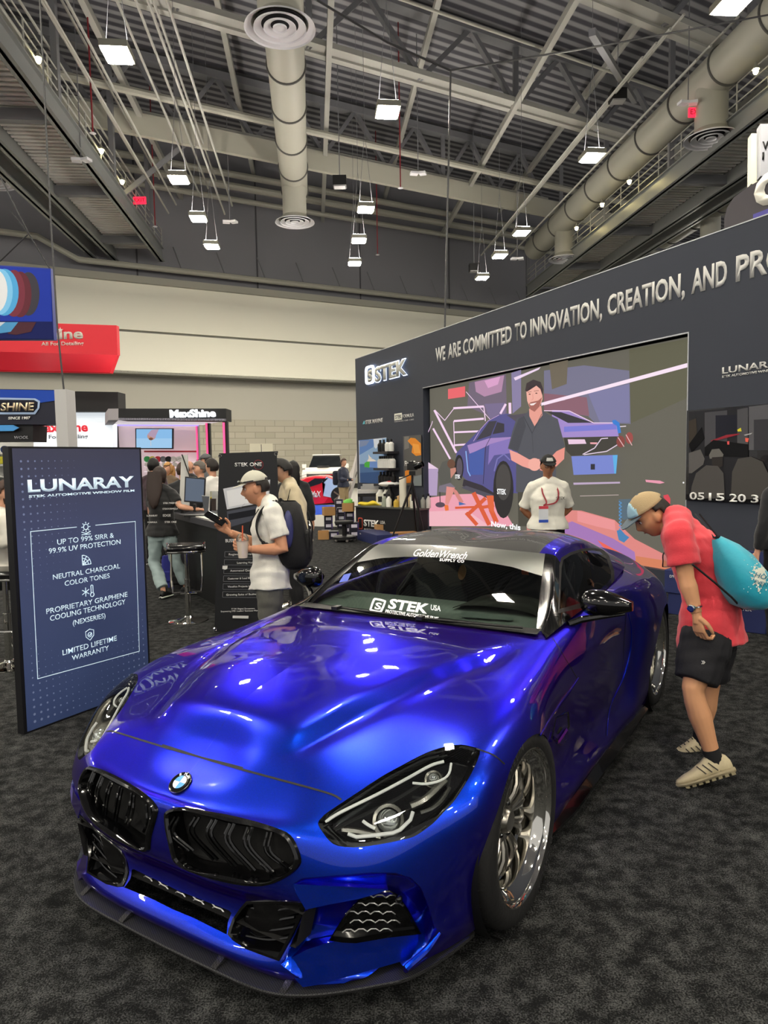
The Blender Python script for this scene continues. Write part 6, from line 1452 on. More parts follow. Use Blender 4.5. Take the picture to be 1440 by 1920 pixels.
# registration counter
ca = on_floor(409, 981, 1.0); cb = on_floor(318, 960, 1.0); xd = (cb-ca).normalized(); nd = Vector((xd.y, -xd.x, 0)); 
ct = thing('counter', 'black angled reception counter behind the bar stool', 'counter', Vector((ca.x, ca.y, 0)))
bm = bmesh.new(); poly(bm, [ca, cb, cb+nd*.8, ca+nd*.8], (0, 0, -.07)); fin('counter_top', local(bm, ct), mat('counter_edge', '#3a3a3f', .4), ct)
bm = bmesh.new(); p0 = ca+xd*.15+nd*.10; p1 = cb-xd*.1+nd*.10; 
g0 = Vector((p0.x, p0.y, 0))+xd*.35; g1 = Vector((p1.x, p1.y, 0)); t0 = Vector((ca.x, ca.y, .93))+nd*.02; t1 = Vector((cb.x, cb.y, .93))+nd*.02
V = [bm.verts.new(v) for v in (g0, g1, g1+nd*.6, g0+nd*.6, t0, t1, t1+nd*.76, t0+nd*.76)]
for f in ((0, 1, 2, 3), (4, 5, 6, 7), (0, 1, 5, 4), (1, 2, 6, 5), (2, 3, 7, 6), (3, 0, 4, 7)): bm.faces.new([V[i] for i in f])
fin('counter_body', local(bm, ct), mat('counter_black', '#0c0c0e', .5), ct)
bm = bmesh.new(); poly(bm, [ca+xd*.3+nd*.05+Vector((0, 0, .002)), ca+xd*1.3+nd*.05+Vector((0, 0, .002)), ca+xd*1.3+nd*.4+Vector((0, 0, .002)), ca+xd*.3+nd*.4+Vector((0, 0, .002))], (0, 0, .004)); o = fin('paper_sheet', bm, mat('paper', '#d6d4cc', .8)); tag(o, 'white paper sheets lying on the black counter', 'paper')
def yq(pts, Y): return [at_y(x, y, Y) for x, y in pts]
def yslab(name, pts, Y, th, m, parent=None):
    bm = bmesh.new(); poly(bm, yq(pts, Y), (0, th, 0)); 
    if parent: local(bm, parent)
    return fin(name, bm, m, parent)
Ym = 8.6
t = thing('monitor', 'grey computer monitor standing on the black counter', 'monitor', at_y(365, 960, Ym))
yslab('display', [(347, 893.5), (385, 897), (382.5, 944), (345, 941)], Ym, .04, mat('monitor_case', '#17171a', .4), t); yslab('panel', [(349, 896), (383.2, 899), (381, 941.5), (347, 938.5)], Ym-.003, .002, mat('monitor_panel', '#3b4350', .3, emit='#5f6c80', es=.25), t)
bm = bmesh.new(); c = at_y(365, 945, Ym+.05)-t.location; bar(bm, c, (c.x, c.y, .0), .05, .03); box(bm, (0, .03, -.045), (.24, .16, .02)); fin('monitor_stand', bm, satin_black, t)
t = thing('tablet_stand', 'small grey tablet tilted on the counter right of the monitor', 'tablet', at_y(388, 966, 8.0)); yslab('tablet', [(378, 929), (392, 931), (389, 964), (384, 966)], 8.0, .02, mat('tablet_grey', '#55585e', .4), t)
t = thing('acrylic_holder', 'clear acrylic brochure holder on the counter beside the roll-up banner', 'brochure holder', at_y(400, 960, 7.8)); yslab('holder', [(394, 921), (408, 921), (407, 975), (393, 972)], 7.8, .08, lens_glass, t); yslab('card', [(396, 935), (405, 935), (405, 958), (396, 957)], 7.84, .01, mat('card_brown', '#5a4a44', .6), t)
t = thing('slim_sign', 'tall narrow white sign panel behind the monitor', 'sign', Vector((at_y(348, 950, 9.3).x, 9.3, .0))); yslab('panel', [(340, 853), (351, 853), (354, 948), (336, 948)], 9.3, .04, mat('panel_white', '#c9c9c5', .5), t); yslab('edge', [(340, 852), (341.5, 852), (356, 893), (355, 895)], 9.28, .02, satin_black, t)
bm = bmesh.new(); bar(bm, at_y(345, 948, 9.32)-t.location, Vector((at_y(345, 948, 9.32).x-t.location.x, .02, 0)), .2, .04); fin('stand_leg', bm, satin_black, t)
# bags on the floor by the counter
def bag(name, label, px, py, w, d_, h, col, strap=None):
    p = on_floor(px, py); t = thing(name, label, 'bag', p); bm = bmesh.new(); bmesh.ops.create_cube(bm, size=1, matrix=Matrix.Translation((0, 0, h/2)) @ Matrix.Diagonal((w, d_, h, 1)))
    bmesh.ops.subdivide_edges(bm, edges=bm.edges[:], cuts=5, use_grid_fill=True)
    for v in bm.verts:
        k = v.co.z/h; s = 1-.28*k**2; v.co.x *= s*(1+.06*math.sin(v.co.z*40)); v.co.y *= s*(1+.05*math.cos(v.co.z*33+v.co.x*20))
        r = math.hypot(v.co.x/(w/2), v.co.y/(d_/2)); 
        if r > 1.05: v.co.x *= 1.05/r; v.co.y *= 1.05/r
    fin('bag_body', bm, mat(name+col[1:], col, .8), t, True, angle=80)
    bm = bmesh.new(); tube(bm, [(-.06, 0, h*.93), (-.05, 0, h+.05), (.05, 0, h+.05), (.06, 0, h*.93)], .010, 6); fin('handle', bm, mat('strap_dark', '#121214', .8), t, True)
    bm = bmesh.new(); box(bm, (0, -d_*.5, h*.35), (w*.6, d_*.25, h*.35)); fin('front_pocket', bm, mat(name+col[1:]), t, True, bevel=.02)
    return t
bag('backpack', 'blue backpack on the floor between the woman and the counter', 321, 1099, .24, .2, .42, '#2a2f86'); bag('backpack', 'black backpack on the floor under the counter', 338, 1102, .26, .2, .36, '#121214'); bag('backpack', 'dark backpack on the floor beside the bar stool', 376, 1098, .30, .22, .50, '#1b1b1e'); bag('tote_bag', 'grey tote bag leaning at the foot of the roll-up banner', 396, 1097, .26, .2, .52, '#55554f')

# ---- hanging and standing signs on the left
def disc_pic(pp, L):
    for cx, cy, rx, ry, c in L: pp.ell(cx, cy, rx, ry, c, 28)
Yb = 12.0; t = thing('hanging_banner', 'blue hanging banner with polishing pads at the left edge', 'hanging banner', at_y(40, 560, Yb)); yslab('banner_body', [(-90, 492), (95, 503), (101, 637), (-90, 636)], Yb, .12, mat('banner_blue', '#1c2f8c', .5), t)
BP = Plane(at_y(40, 560, Yb-.01), (0, -1, 0), (1, 0, 0)); pp = Picture(BP, 0); pp.base = .003
pp.add([(-90, 494), (94.5, 505), (98, 603), (-90, 601)], '#1d35a0'); pp.add([(-90, 601), (98, 603), (100.5, 636), (-90, 634)], '#0f1a58')
disc_pic(pp, [(53, 551, 21, 41, '#3c3a44'), (38, 552, 21, 43, '#5f2a36'), (26, 550, 21, 44, '#743242'), (8, 548, 27, 44, '#4fa3dc'), (0, 547, 24, 43, '#7cc2ee'), (-8, 546, 22, 40, '#dfe3ea')])
for P, c in (([(18, 604), (68, 604), (58, 622), (30, 628), (15, 626)], '#4a2833'), ([(-20, 604), (34, 604), (20, 622), (-20, 628)], '#4c93c4'), ([(-20, 604), (10, 604), (0, 612), (-20, 616)], '#c9d3de')): pp.add(P, c)
pp.done('banner_print', t)
for x0, y0, x1, y1 in ((93, 503, 55, 440), (0, 490, 52, 440), (55, 440, 20, 395), (55, 440, 0, 330)): bm = bmesh.new(); tube(bm, [at_y(x0, y0, Yb)-t.location, at_y(x1, y1, Yb)-t.location], .012, 4); fin('suspension_cable', bm, mat('cable_grey'), t)
Yr = 16.0; t = thing('hanging_sign', 'red hanging sign with white lettering behind the blue banner', 'sign', at_y(120, 650, Yr)); rm = mat('sign_red', '#c81e2c', .5, emit='#d8202e', es=.12); rm2 = mat('sign_red_low', '#ee2a38', .5, emit='#f02c3c', es=.15)
yslab('sign_face', [(-90, 600), (218.5, 610), (220.5, 665.5), (-90, 657)], Yr, .15, rm, t)
bm = bmesh.new(); A1 = at_y(-90, 657, Yr); B1 = at_y(220.5, 665.5, Yr); poly(bm, [A1, B1, at_y(205, 698.5, Yr+1.2), at_y(-90, 692, Yr+1.2)], (0, .05, .05)); fin('sloped_skirt', local(bm, t), rm2, t)
yslab('sign_back', [(-90, 655), (219, 663), (206, 699), (-90, 694)], Yr+1.3, .2, rm, t)
RP = Plane(at_y(120, 650, Yr-.01), (0, -1, 0), (1, 0, .0)); tw = mat('sign_cream', '#d8d4c8', .5)
text_on(RP, 'sign_lettering', 'MaxShine', 10, 637, 156, 617, tw, t, bold=.03); text_on(RP, 'sign_lettering', 'All For Detailing', 77.5, 648, 157, 641, tw, t)
bm = bmesh.new(); c = RP.pt(113, 619, .02); star = []
for k in range(10): r = .07 if k % 2 == 0 else .03; star.append(c+Vector((r*math.sin(k*math.pi/5), 0, r*math.cos(k*math.pi/5))))
poly(bm, star); fin('star_mark', local(bm, t), tw, t)
bm = bmesh.new(); c_ = at_y(95, 412, 11); tube(bm, [Vector((c_.x, c_.y, 21)), c_, at_y(107, 610, 11), at_y(120, 735, 11)], .014, 5); tag(fin('black_cable', bm, mat('cable_grey')), 'black cable hanging in front of the red sign', 'cable')
Yc = 9.5; t = thing('brand_booth', 'dark blue booth front with chrome lettering at the left edge', 'booth', at_y(40, 760, Yc))
yslab('header_panel', [(-90, 728), (103, 731), (105, 796), (-90, 796)], Yc, .4, mat('navy_panel', '#14162a', .4), t); yslab('lower_panel', [(-90, 796), (62, 797), (61, 828), (-90, 828)], Yc+.05, .4, mat('frame_black'), t)
CP = Plane(at_y(40, 760, Yc-.01), (0, -1, 0), (1, 0, 0)); pp = Picture(CP, 0); pp.base = .002
for P, c in (([(-90, 729), (103, 732), (104, 751), (70, 756), (-90, 752)], '#2347a8'), ([(-20, 745), (66, 747), (75, 752), (74, 765), (66, 777), (-20, 777)], '#9fb6d8'), ([(-20, 749), (64, 750), (71, 754), (70, 765), (63, 773), (-20, 773)], '#1b1e2c'), ([(-90, 797), (25, 797), (36, 802), (25, 808), (-90, 810)], '#4f96d6')): pp.add(P, c)
pp.done('panel_print', t)
chl = mat('chrome_letter', '#c9b89a', .25, metal=.6); text_on(CP, 'booth_lettering', 'SHINE', 1, 770.5, 65, 755, chl, t, off=.03, bold=.03, shear=.15); text_on(CP, 'booth_lettering', 'SINCE 1987', 15.5, 786.5, 57, 781.5, pw, t, off=.01, bold=.03, shear=.1); text_on(CP, 'booth_lettering', 'WOOL', 27, 823, 53, 817.5, mat('letter_grey', '#8a8a90', .5), t, off=-.03, bold=.02, shear=.2)
t = thing('booth_column', 'square white booth column left of the film display top', 'column', Vector((at_y(116, 800, 8.9).x, 8.9, 0))); bm = bmesh.new(); c0 = at_y(103, 730, 8.9); c1 = at_y(125, 730, 8.9); box(bm, (0, .13, c0.z/2), (c1.x-c0.x, .26, c0.z)); fin('column_body', bm, mat('column_white', '#b9b9b9', .6), t)
Yl = 17.5; t = thing('lightbox', 'white glowing lightbox with red lettering beside the white column', 'lightbox', at_y(135, 805, Yl)); yslab('box_body', [(58, 771), (211, 772), (212, 905), (56, 905)], Yl, .3, mat('lightbox_white', '#e6ebef', .6, emit='#eaf2f8', es=.75/EXPO), t)
WLP = Plane(at_y(135, 805, Yl-.01), (0, -1, 0), (1, 0, 0)); text_on(WLP, 'lightbox_lettering', 'MaxShine', 66, 810, 165, 793, mat('letter_red', '#d5303c', .5, emit='#d5303c', es=.3), t, off=.02, bold=.035); text_on(WLP, 'lightbox_lettering', 'All For Detailing', 71, 823, 165, 815.5, mat('letter_slate', '#6a6e74', .5), t, off=.02)
yslab('dark_header', [(100, 733), (221, 735), (222, 772), (100, 772)], Yl-.3, .5, mat('header_black', '#121214', .5), t)
# shelf of pads at far left, behind the seated man
t = thing('pad_shelf', 'white display shelf with round pads at the left edge', 'shelf', at_y(5, 870, 10.5)); yslab('back_panel', [(-60, 828), (60, 828), (60, 905), (-60, 905)], 10.8, .05, mat('panel_white'), t)
for k, y in enumerate((850, 872, 893)): yslab('shelf_board', [(-60, y), (40, y), (40, y+2), (-60, y+2)], 10.5, .3, mat('panel_white'), t)
for x, y, c, lab in ((2, 863, '#d8cf3a', 'yellow'), (14, 863, '#1c1c1e', 'black'), (9, 843, '#26386a', 'blue boxed')):
    bm = bmesh.new(); lathe(bm, [(.001, -.02), (.055, -.02), (.055, .02), (.02, .025), (.001, .02)], 16, Matrix.Rotation(R_(90), 4, 'X')); o = fin('polishing_pad', bm, mat('pad'+c[1:], c, .7), smooth=True); o.location = at_y(x, y, 10.44); tag(o, lab+' round polishing pad on the shelf at the left edge', 'pad')

# MaxShine style booth with neon frame
Yn = 14.0; t = thing('neon_booth', 'open black booth frame with pink neon strips and a white lit name', 'booth', Vector((at_y(320, 866, Yn).x, Yn, 0)))
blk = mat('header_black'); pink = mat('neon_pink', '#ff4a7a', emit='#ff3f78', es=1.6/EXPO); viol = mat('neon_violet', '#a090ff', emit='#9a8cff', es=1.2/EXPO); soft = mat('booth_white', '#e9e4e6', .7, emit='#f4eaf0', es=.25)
yslab('header', [(222, 766), (423.5, 766), (424, 789), (222, 787.5)], Yn, .5, blk, t)
bm = bmesh.new(); poly(bm, [at_y(222, 787.5, Yn), at_y(424, 789, Yn), at_y(380, 797, Yn+4), at_y(213, 796, Yn+4)], (0, 0, .04)); fin('soffit', local(bm, t), soft, t)
bm = bmesh.new(); poly(bm, [at_y(222, 766, Yn), at_y(222, 787.5, Yn), at_y(211, 798, Yn+4), at_y(211, 776, Yn+4)], (-.2, 0, 0)); fin('header_side', local(bm, t), mat('side_grey', '#a9a5a8', .6), t)
for x0, x1, Yk, mm in ((417, 425, Yn, blk), (385, 392, Yn+2, blk), (367, 371, Yn+4, mat('pillar_grey', '#8a868a', .6)), (211, 217, Yn+4, blk)):
    a_, b_ = at_y(x0, 790, Yk), at_y(x1, 790, Yk); bm = bmesh.new(); box(bm, ((a_.x+b_.x)/2-t.location.x, Yk-t.location.y+.08, a_.z/2), (b_.x-a_.x, .16, a_.z)); fin('pillar', bm, mm, t)
    if x0 > 300:
        bm = bmesh.new(); xx = a_.x+(b_.x-a_.x)*.3-t.location.x; box(bm, (xx, Yk-t.location.y-.01, a_.z/2), (.035, .02, a_.z*.98)); fin('neon_strip', bm, pink, t)
bm = bmesh.new(); poly(bm, [at_y(216, 796.5, Yn+3.9), at_y(372, 797, Yn+3.9), at_y(372, 799, Yn+3.9), at_y(216, 798.5, Yn+3.9)], (0, .02, 0)); fin('neon_strip', local(bm, t), viol, t)
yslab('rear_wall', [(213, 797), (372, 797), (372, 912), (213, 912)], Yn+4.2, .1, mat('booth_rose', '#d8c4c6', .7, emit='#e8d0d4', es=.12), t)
NP = Plane(at_y(320, 775, Yn-.01), (0, -1, 0), (1, 0, 0)); text_on(NP, 'name_lettering', 'MaxShine', 319, 782.5, 405, 768.5, mat('name_glow', '#ffffff', emit='#eef6ff', es=1.3/EXPO), t, off=.02, ext=.03, bold=.045)
yslab('red_shelf_trim', [(270, 845), (370, 845), (370, 848), (270, 848)], Yn+4.0, .1, mat('trim_red'), t)
for k, y in enumerate((866, 874, 884)): yslab('shelf_board', [(270, y), (366, y), (366, y+1), (270, y+1)], Yn+3.9, .25, soft, t)
for k, c in enumerate(('#3fa85a', '#d8cf3a', '#c8303a', '#77777a', '#1c1c1e', '#e6e0d6', '#e8e4da', '#e6e0d6')):
    bm = bmesh.new(); lathe(bm, [(.001, -.03), (.075, -.03), (.075, .03), (.001, .03)], 14, Matrix.Rotation(R_(90), 4, 'X')); o = fin('polishing_pad', bm, mat('pad'+c[1:], c, .7), smooth=True); o.location = at_y(276+k*10, 861, Yn+3.75); tag(o, ['green', 'yellow', 'red', 'grey', 'black', 'cream', 'cream', 'cream'][k]+' round pad on the neon booth wall', 'pad', 'cream pads on the neon booth wall' if k > 4 else None)
for k in range(9):
    for j, y in enumerate((871, 881)):
        bm = bmesh.new(); lathe(bm, [(.001, -.02), (.06, -.02), (.06, .02), (.001, .02)], 10, Matrix.Rotation(R_(90), 4, 'X')); o = fin('polishing_pad', bm, mat('pade6e0d6'), smooth=True); o.location = at_y(276+k*10.5+j*4, y, Yn+3.7); tag(o, 'pale round pad on the lower shelves of the neon booth', 'pad', 'pale pads on the lower neon booth shelves')
tv = thing('television', 'wide screen television showing a hand on light blue in the neon booth', 'television', at_y(289, 822, Yn+3.6)); yslab('tv_case', [(253.5, 803), (324.5, 803), (324, 842), (254, 842)], Yn+3.6, .08, blk, tv)
TVP = Plane(at_y(289, 822, Yn+3.59), (0, -1, 0), (1, 0, 0)); pp = Picture(TVP, .9/EXPO); pp.base = .002
pp.add([(255.5, 804.5), (322.5, 804.5), (322.3, 840), (255.8, 840)], '#8fc4f2'); pp.add([(255.5, 822), (322.5, 822), (322.3, 840), (255.8, 840)], '#a6d2f6'); pp.ell(284, 818, 8, 7, '#c89a8a'); pp.add([(276, 815), (284, 806), (298, 804.6), (292, 812), (290, 822)], '#b9a0b8'); pp.ell(283, 823, 4, 2.5, '#7a5040'); pp.line([(282.5, 826), (283, 836)], .8, '#e8d2c0'); pp.done('tv_picture', tv)

# ---- far vehicles
def far_wheel(bm, c, r, w): lathe(bm, [(.001, w/2), (r*.9, w/2), (r, w*.35), (r, -w*.35), (r*.9, -w/2), (.001, -w/2)], 24, Matrix.Translation(c) @ Matrix.Rotation(R_(90), 4, 'X'))
Yv = 26.5; t = thing('wedge_sports_car', 'red and pale blue wedge shaped sports car far behind the roll-up banner', 'car', Vector((at_y(590, 950, Yv).x, Yv, 0)))
sil = [(500, 948), (502, 930), (520, 914), (548, 907), (572, 895), (592, 892.5), (612, 893.5), (636, 903), (649, 910), (651, 925), (647, 938), (640, 942), (622, 946), (560, 951)]
sect = yq(sil, Yv); c = sum(sect, Vector())/len(sect)
def carbody(m, sl_, dy0, dy1, k=.93): 
    bm = bmesh.new(); P = yq(sl_, Yv); cc = sum(P, Vector())/len(P)
    rings = [[cc+(p-cc)*(1 if i in (1, 2) else k)+Vector((0, y, 0)) for p in P] for i, y in enumerate((dy0, dy0+.12, dy1-.12, dy1))]
    loft(bm, rings); bm.faces.new([v for v in bm.verts][:len(P)][::-1]); return bm
fin('body_shell', local(carbody(mat('x'), sil, 0, 1.85), t), mat('paint_red', '#d81830', .25, coat=.8), t, True, bevel=.02)
CPn = Plane(at_y(590, 950, Yv-.02), (0, -1, 0), (1, 0, 0)); pp = Picture(CPn, 0); pp.base = .01
for P, cc in (([(572, 908), (590, 897), (614, 898), (600, 907), (578, 914)], '#1c2028'), ([(612, 894), (636, 904), (649, 911), (650, 925), (645, 935), (622, 933), (606, 930), (610, 908), (604, 902)], '#a9c2e4'), ([(604, 898), (616, 896), (606, 906)], '#14161c'), ([(616, 932), (628, 936), (622, 942), (606, 946)], '#b01228'), ([(560, 948), (640, 941), (640, 944), (560, 951)], '#20141c'), ([(575, 931), (580, 930), (579, 936), (574, 936)], '#4a2a88')): pp.add(P, cc)
pp.done('side_print', t, .3)
text_on(CPn, 'car_lettering', 'MaX', 583, 932, 602, 920.5, pw, t, off=.03, bold=.03, shear=.2)
for x in (522, 637):
    bm = bmesh.new(); p = at_y(x, 926.5, Yv); far_wheel(bm, Vector((p.x-t.location.x, .08, .34)), .34, .3); fin('tyre', bm, rubber, t, True)
    for k in range(5):
        an = k*2*math.pi/5; bm = bmesh.new(); cc = Vector((p.x-t.location.x, -.09, .34)); bar(bm, cc, cc+Vector((.26*math.cos(an), 0, .26*math.sin(an))), .03, .05); fin('wheel_spoke', bm, mat('spoke_bronze', '#7a6a5a', .4, metal=.6), t)
Yt = 34; t = thing('pickup_truck', 'white pickup truck with black bonnet scoop facing the camera in the far aisle', 'truck', Vector((at_y(612, 900, Yt).x, Yt, 0)))
wht = mat('truck_white', '#e2e0da', .35, coat=.5); tx = t.location.x
L_, Rr_ = at_y(566, 880, Yt).x-tx, at_y(640, 880, Yt).x-tx; W_ = Rr_-L_; mx = (L_+Rr_)/2
bm = bmesh.new(); box(bm, (mx, .9, .85), (W_, 1.8, .75)); box(bm, (mx, 1.5, 1.25), (W_*.94, 1.6, .14)); fin('bonnet', bm, wht, t, bevel=.08)
bm = bmesh.new(); V = [bm.verts.new(v) for v in ((mx-W_*.45, 2.2, 1.3), (mx+W_*.45, 2.2, 1.3), (mx+W_*.45, 5, 1.3), (mx-W_*.45, 5, 1.3), (mx-W_*.36, 3.0, 1.92), (mx+W_*.36, 3.0, 1.92), (mx+W_*.36, 4.6, 1.92), (mx-W_*.36, 4.6, 1.92))]
for f in ((0, 1, 5, 4), (1, 2, 6, 5), (2, 3, 7, 6), (3, 0, 4, 7), (4, 5, 6, 7)): bm.faces.new([V[i] for i in f])
fin('cab_glass', bm, mat('cab_dark', '#15181b', .15, coat=.5), t); bm = bmesh.new(); box(bm, (mx, 3.8, 1.95), (W_*.76, 1.7, .06)); fin('cab_roof', bm, wht, t, bevel=.02)
bm = bmesh.new(); box(bm, (mx, -.02, .88), (W_*.78, .06, .30)); fin('grille', bm, satin_black, t); 
for k in range(3): bm = bmesh.new(); box(bm, (mx, -.06, .78+k*.10), (W_*.78, .04, .03)); fin('grille_bar', bm, chrome, t)
for s in (-1, 1): bm = bmesh.new(); box(bm, (mx+s*W_*.44, -.02, 1.0), (W_*.12, .08, .22)); fin('headlamp', bm, mat('lamp_clear', '#f0f0ea', .2), t); bm = bmesh.new(); box(bm, (mx+s*(W_*.5+.14), 2.3, 1.38), (.22, .12, .22)); fin('side_mirror', bm, wht, t, bevel=.03)
bm = bmesh.new(); box(bm, (mx, -.05, .52), (W_, .2, .22)); fin('bumper', bm, mat('bumper_grey', '#b4b4b2', .4), t, bevel=.03); bm = bmesh.new(); box(bm, (mx, 1.0, 1.36), (W_*.3, .7, .08)); fin('bonnet_scoop', bm, satin_black, t, bevel=.02)
for s in (-1, 1):
    for yy in (.7, 4.2): bm = bmesh.new(); lathe(bm, [(.001, .14), (.40, .14), (.43, .08), (.43, -.14), (.001, -.14)], 20, Matrix.Translation((mx+s*W_*.42, yy, .43)) @ Matrix.Rotation(R_(90), 4, 'Y')); fin('tyre', bm, rubber, t, True)
# ================================================================= PEOPLE
def remeshed(bm, vox, smooth=2, noise=0, seed=0):
    me = bpy.data.meshes.new('tmp'); bmesh.ops.recalc_face_normals(bm, faces=bm.faces); bm.to_mesh(me); bm.free(); o = bpy.data.objects.new('tmp', me); COL.objects.link(o)
    md = o.modifiers.new('r', 'REMESH'); md.mode = 'VOXEL'; md.voxel_size = vox
    if smooth: sm = o.modifiers.new('s', 'SMOOTH'); sm.iterations = smooth; sm.factor = .5
    dg = bpy.context.evaluated_depsgraph_get(); dg.update(); m2 = bpy.data.meshes.new_from_object(o.evaluated_get(dg)); bpy.data.objects.remove(o); bpy.data.meshes.remove(me)
    if noise:
        for v in m2.vertices:
            p = v.co; k = math.sin(p.z*38+p.x*22+seed)+.7*math.sin(p.x*51-p.z*24+p.y*33+seed*2)+.5*math.sin(p.z*90+p.y*40)
            v.co = p+v.normal*noise*k*.5
    return m2
def join_meshes(ms):
    bm = bmesh.new()
    for m in ms: bm.from_mesh(m); bpy.data.meshes.remove(m)
    return bm
def basis(x, y, z, o): return Matrix(((x[0], y[0], z[0], o[0]), (x[1], y[1], z[1], o[1]), (x[2], y[2], z[2], o[2]), (0, 0, 0, 1)))
def head_frame(c, f, up=(0, 0, 1)):
    f = Vector(f).normalized(); r = f.cross(Vector(up)).normalized(); return basis(r, f, r.cross(f), c)
def head_shape(p, S, infl=0):
    """p unit sphere point -> head surface in head frame (x right, y face, z up)"""
    x, y, z = p; a, b, c = .074, .094, .114
    X, Y, Z = x*a, y*b, z*c
    if z < 0:
        t = -z; X *= 1-.30*t**1.5; Y *= (1-.10*t) if y > 0 else (1-.38*t)
        Y += .012*t
    if y > 0:
        g = lambda cx, cz, sx, sz: math.exp(-((X-cx)/sx)**2-((Z-cz)/sz)**2)
        Y *= .95
        Y += .026*g(0, -.022, .011, .016)+.014*g(0, .002, .008, .022)
        Y -= .010*(g(.030, .012, .016, .013)+g(-.030, .012, .016, .013))
        Y += .006*(g(.030, .034, .024, .010)+g(-.030, .034, .024, .010))
        Y += .006*g(0, -.058, .024, .007)-.003*g(0, -.072, .02, .006)+.009*g(0, -.094, .022, .016)+.004*(g(.045, -.02, .02, .02)+g(-.045, -.02, .02, .02))
    v = Vector((X, Y, Z)); 
    if infl: v += v.normalized()*infl
    return v*S
def sphere_dirs(nu=36, nv=26):
    out = []
    for j in range(nv+1):
        th = math.pi*j/nv; out.append([(math.sin(th)*math.cos(2*math.pi*i/nu), math.sin(th)*math.sin(2*math.pi*i/nu), math.cos(th)) for i in range(nu)])
    return out
def add_head(bm, Mh, S):
    G = sphere_dirs(); V = [[bm.verts.new(Mh @ head_shape(p, S)) for p in r] for r in G[1:-1]]
    t = bm.verts.new(Mh @ head_shape((0, 0, 1), S)); b = bm.verts.new(Mh @ head_shape((0, 0, -1), S)); n = len(V[0])
    for a, c in zip(V[:-1], V[1:]):
        for k in range(n): bm.faces.new((a[k], a[(k+1) % n], c[(k+1) % n], c[k]))
    for k in range(n): bm.faces.new((t, V[0][(k+1) % n], V[0][k])); bm.faces.new((b, V[-1][k], V[-1][(k+1) % n]))
    for s in (-1, 1):
        ball(bm, Mh @ Vector((s*.076*S, -.008*S, -.004*S)), (.009*S, .019*S, .031*S), M=Mh.to_3x3().to_4x4(), u=12, v=8)
def shell(bm, Mh, S, infl, keep, thick=.004, bump=0):
    """part of a skin over the head: keep(x,y,z) on unit direction"""
    G = sphere_dirs(40, 30); rows = []
    ok = [[keep(*p) for p in r] for r in G]
    rnd = random.Random(5)
    f = lambda p, e: Mh @ head_shape(p, S, infl+e+(bump*rnd.uniform(-1, 1) if bump else 0))
    V = {}; n = len(G[0])
    def vert(j, i, e):
        k = (j, i % n, e)
        if k not in V: V[k] = bm.verts.new(f(G[j][i % n], thick if e else -.006))
        return V[k]
    for j in range(len(G)-1):
        for i in range(n):
            q = [(j, i), (j, i+1), (j+1, i+1), (j+1, i)]
            if all(ok[a][b % n] for a, b in q):
                vs = []
                for a, b in q:
                    v = vert(a, b, 1)
                    if v not in vs: vs.append(v)
                try: bm.faces.new(vs)
                except ValueError: pass
    bmesh.ops.remove_doubles(bm, verts=bm.verts, dist=1e-5)
    r = bmesh.ops.solidify(bm, geom=bm.faces[:], thickness=.008*S)
def add_hand(wrist, d, palm, side, curl=.4, S=1, thumb=.5, spread=.10, holding=None):
    """d: direction of the fingers, palm: direction the palm faces, side: +1 thumb along d x palm ... returns a mesh"""
    d = Vector(d).normalized(); palm = Vector(palm); palm = (palm-d*palm.dot(d)).normalized(); lat = d.cross(palm).normalized()*side
    bm = bmesh.new(); w = Vector(wrist)
    tube(bm, [w-d*.03*S, w+d*.02*S, w+d*.05*S], [.023*S, .024*S, .024*S], 12)
    # palm slab
    rings = []
    for t, hw, hd in ((.0, .026, .018), (.03, .034, .017), (.06, .040, .015), (.085, .041, .012)):
        c = w+d*(t+.012)*S; rings.append([c+lat*math.cos(a)*hw*S+palm*math.sin(a)*hd*S for a in [2*math.pi*k/14 for k in range(14)]])
    loft(bm, rings)
    L = ((.030, .042, .026, .022), (.010, .047, .030, .024), (-.011, .044, .028, .022), (-.031, .034, .021, .019))
    for i, (off, l1, l2, l3) in enumerate(L):
        c = curl[i] if isinstance(curl, (list, tuple)) else curl; p = w+d*.088*S+lat*off*S; P = [p-d*.02*S, p]; an = c*.55; dd = (d+lat*spread*off*10*.3)
        for l, k in ((l1, 1), (l2, 1.25), (l3, .85)):
            v = (dd.normalized()*math.cos(an)+palm*math.sin(an)).normalized(); p = p+v*l*S; P.append(p); an += c*1.05*k
        tube(bm, P, [.010*S, .0095*S, .009*S, .0083*S, .0068*S], 9); ball(bm, P[-1], .0070*S, u=9, v=6)
    p = w+d*.028*S+lat*.026*S; q = p+(lat*.75+d*.62+palm*.35*thumb).normalized()*.038*S; r = q+(d*.85+lat*.15+palm*.6*thumb).normalized()*.030*S; s = r+(d*.9-lat*.15*thumb+palm*.7*thumb).normalized()*.024*S
    tube(bm, [p-lat*.01*S, p, q, r, s], [.013*S, .014*S, .0115*S, .0102*S, .0078*S], 9); ball(bm, s, .0078*S, u=9, v=6)
    return remeshed(bm, .0034*S, 1)
def ell_rings(spec, lat_of):
    out = []
    for c, ax, hw, hd, dp in spec: out.append([c+ax*math.cos(a)*hw+dp*math.sin(a)*hd for a in [2*math.pi*k/24 for k in range(24)]])
    return out
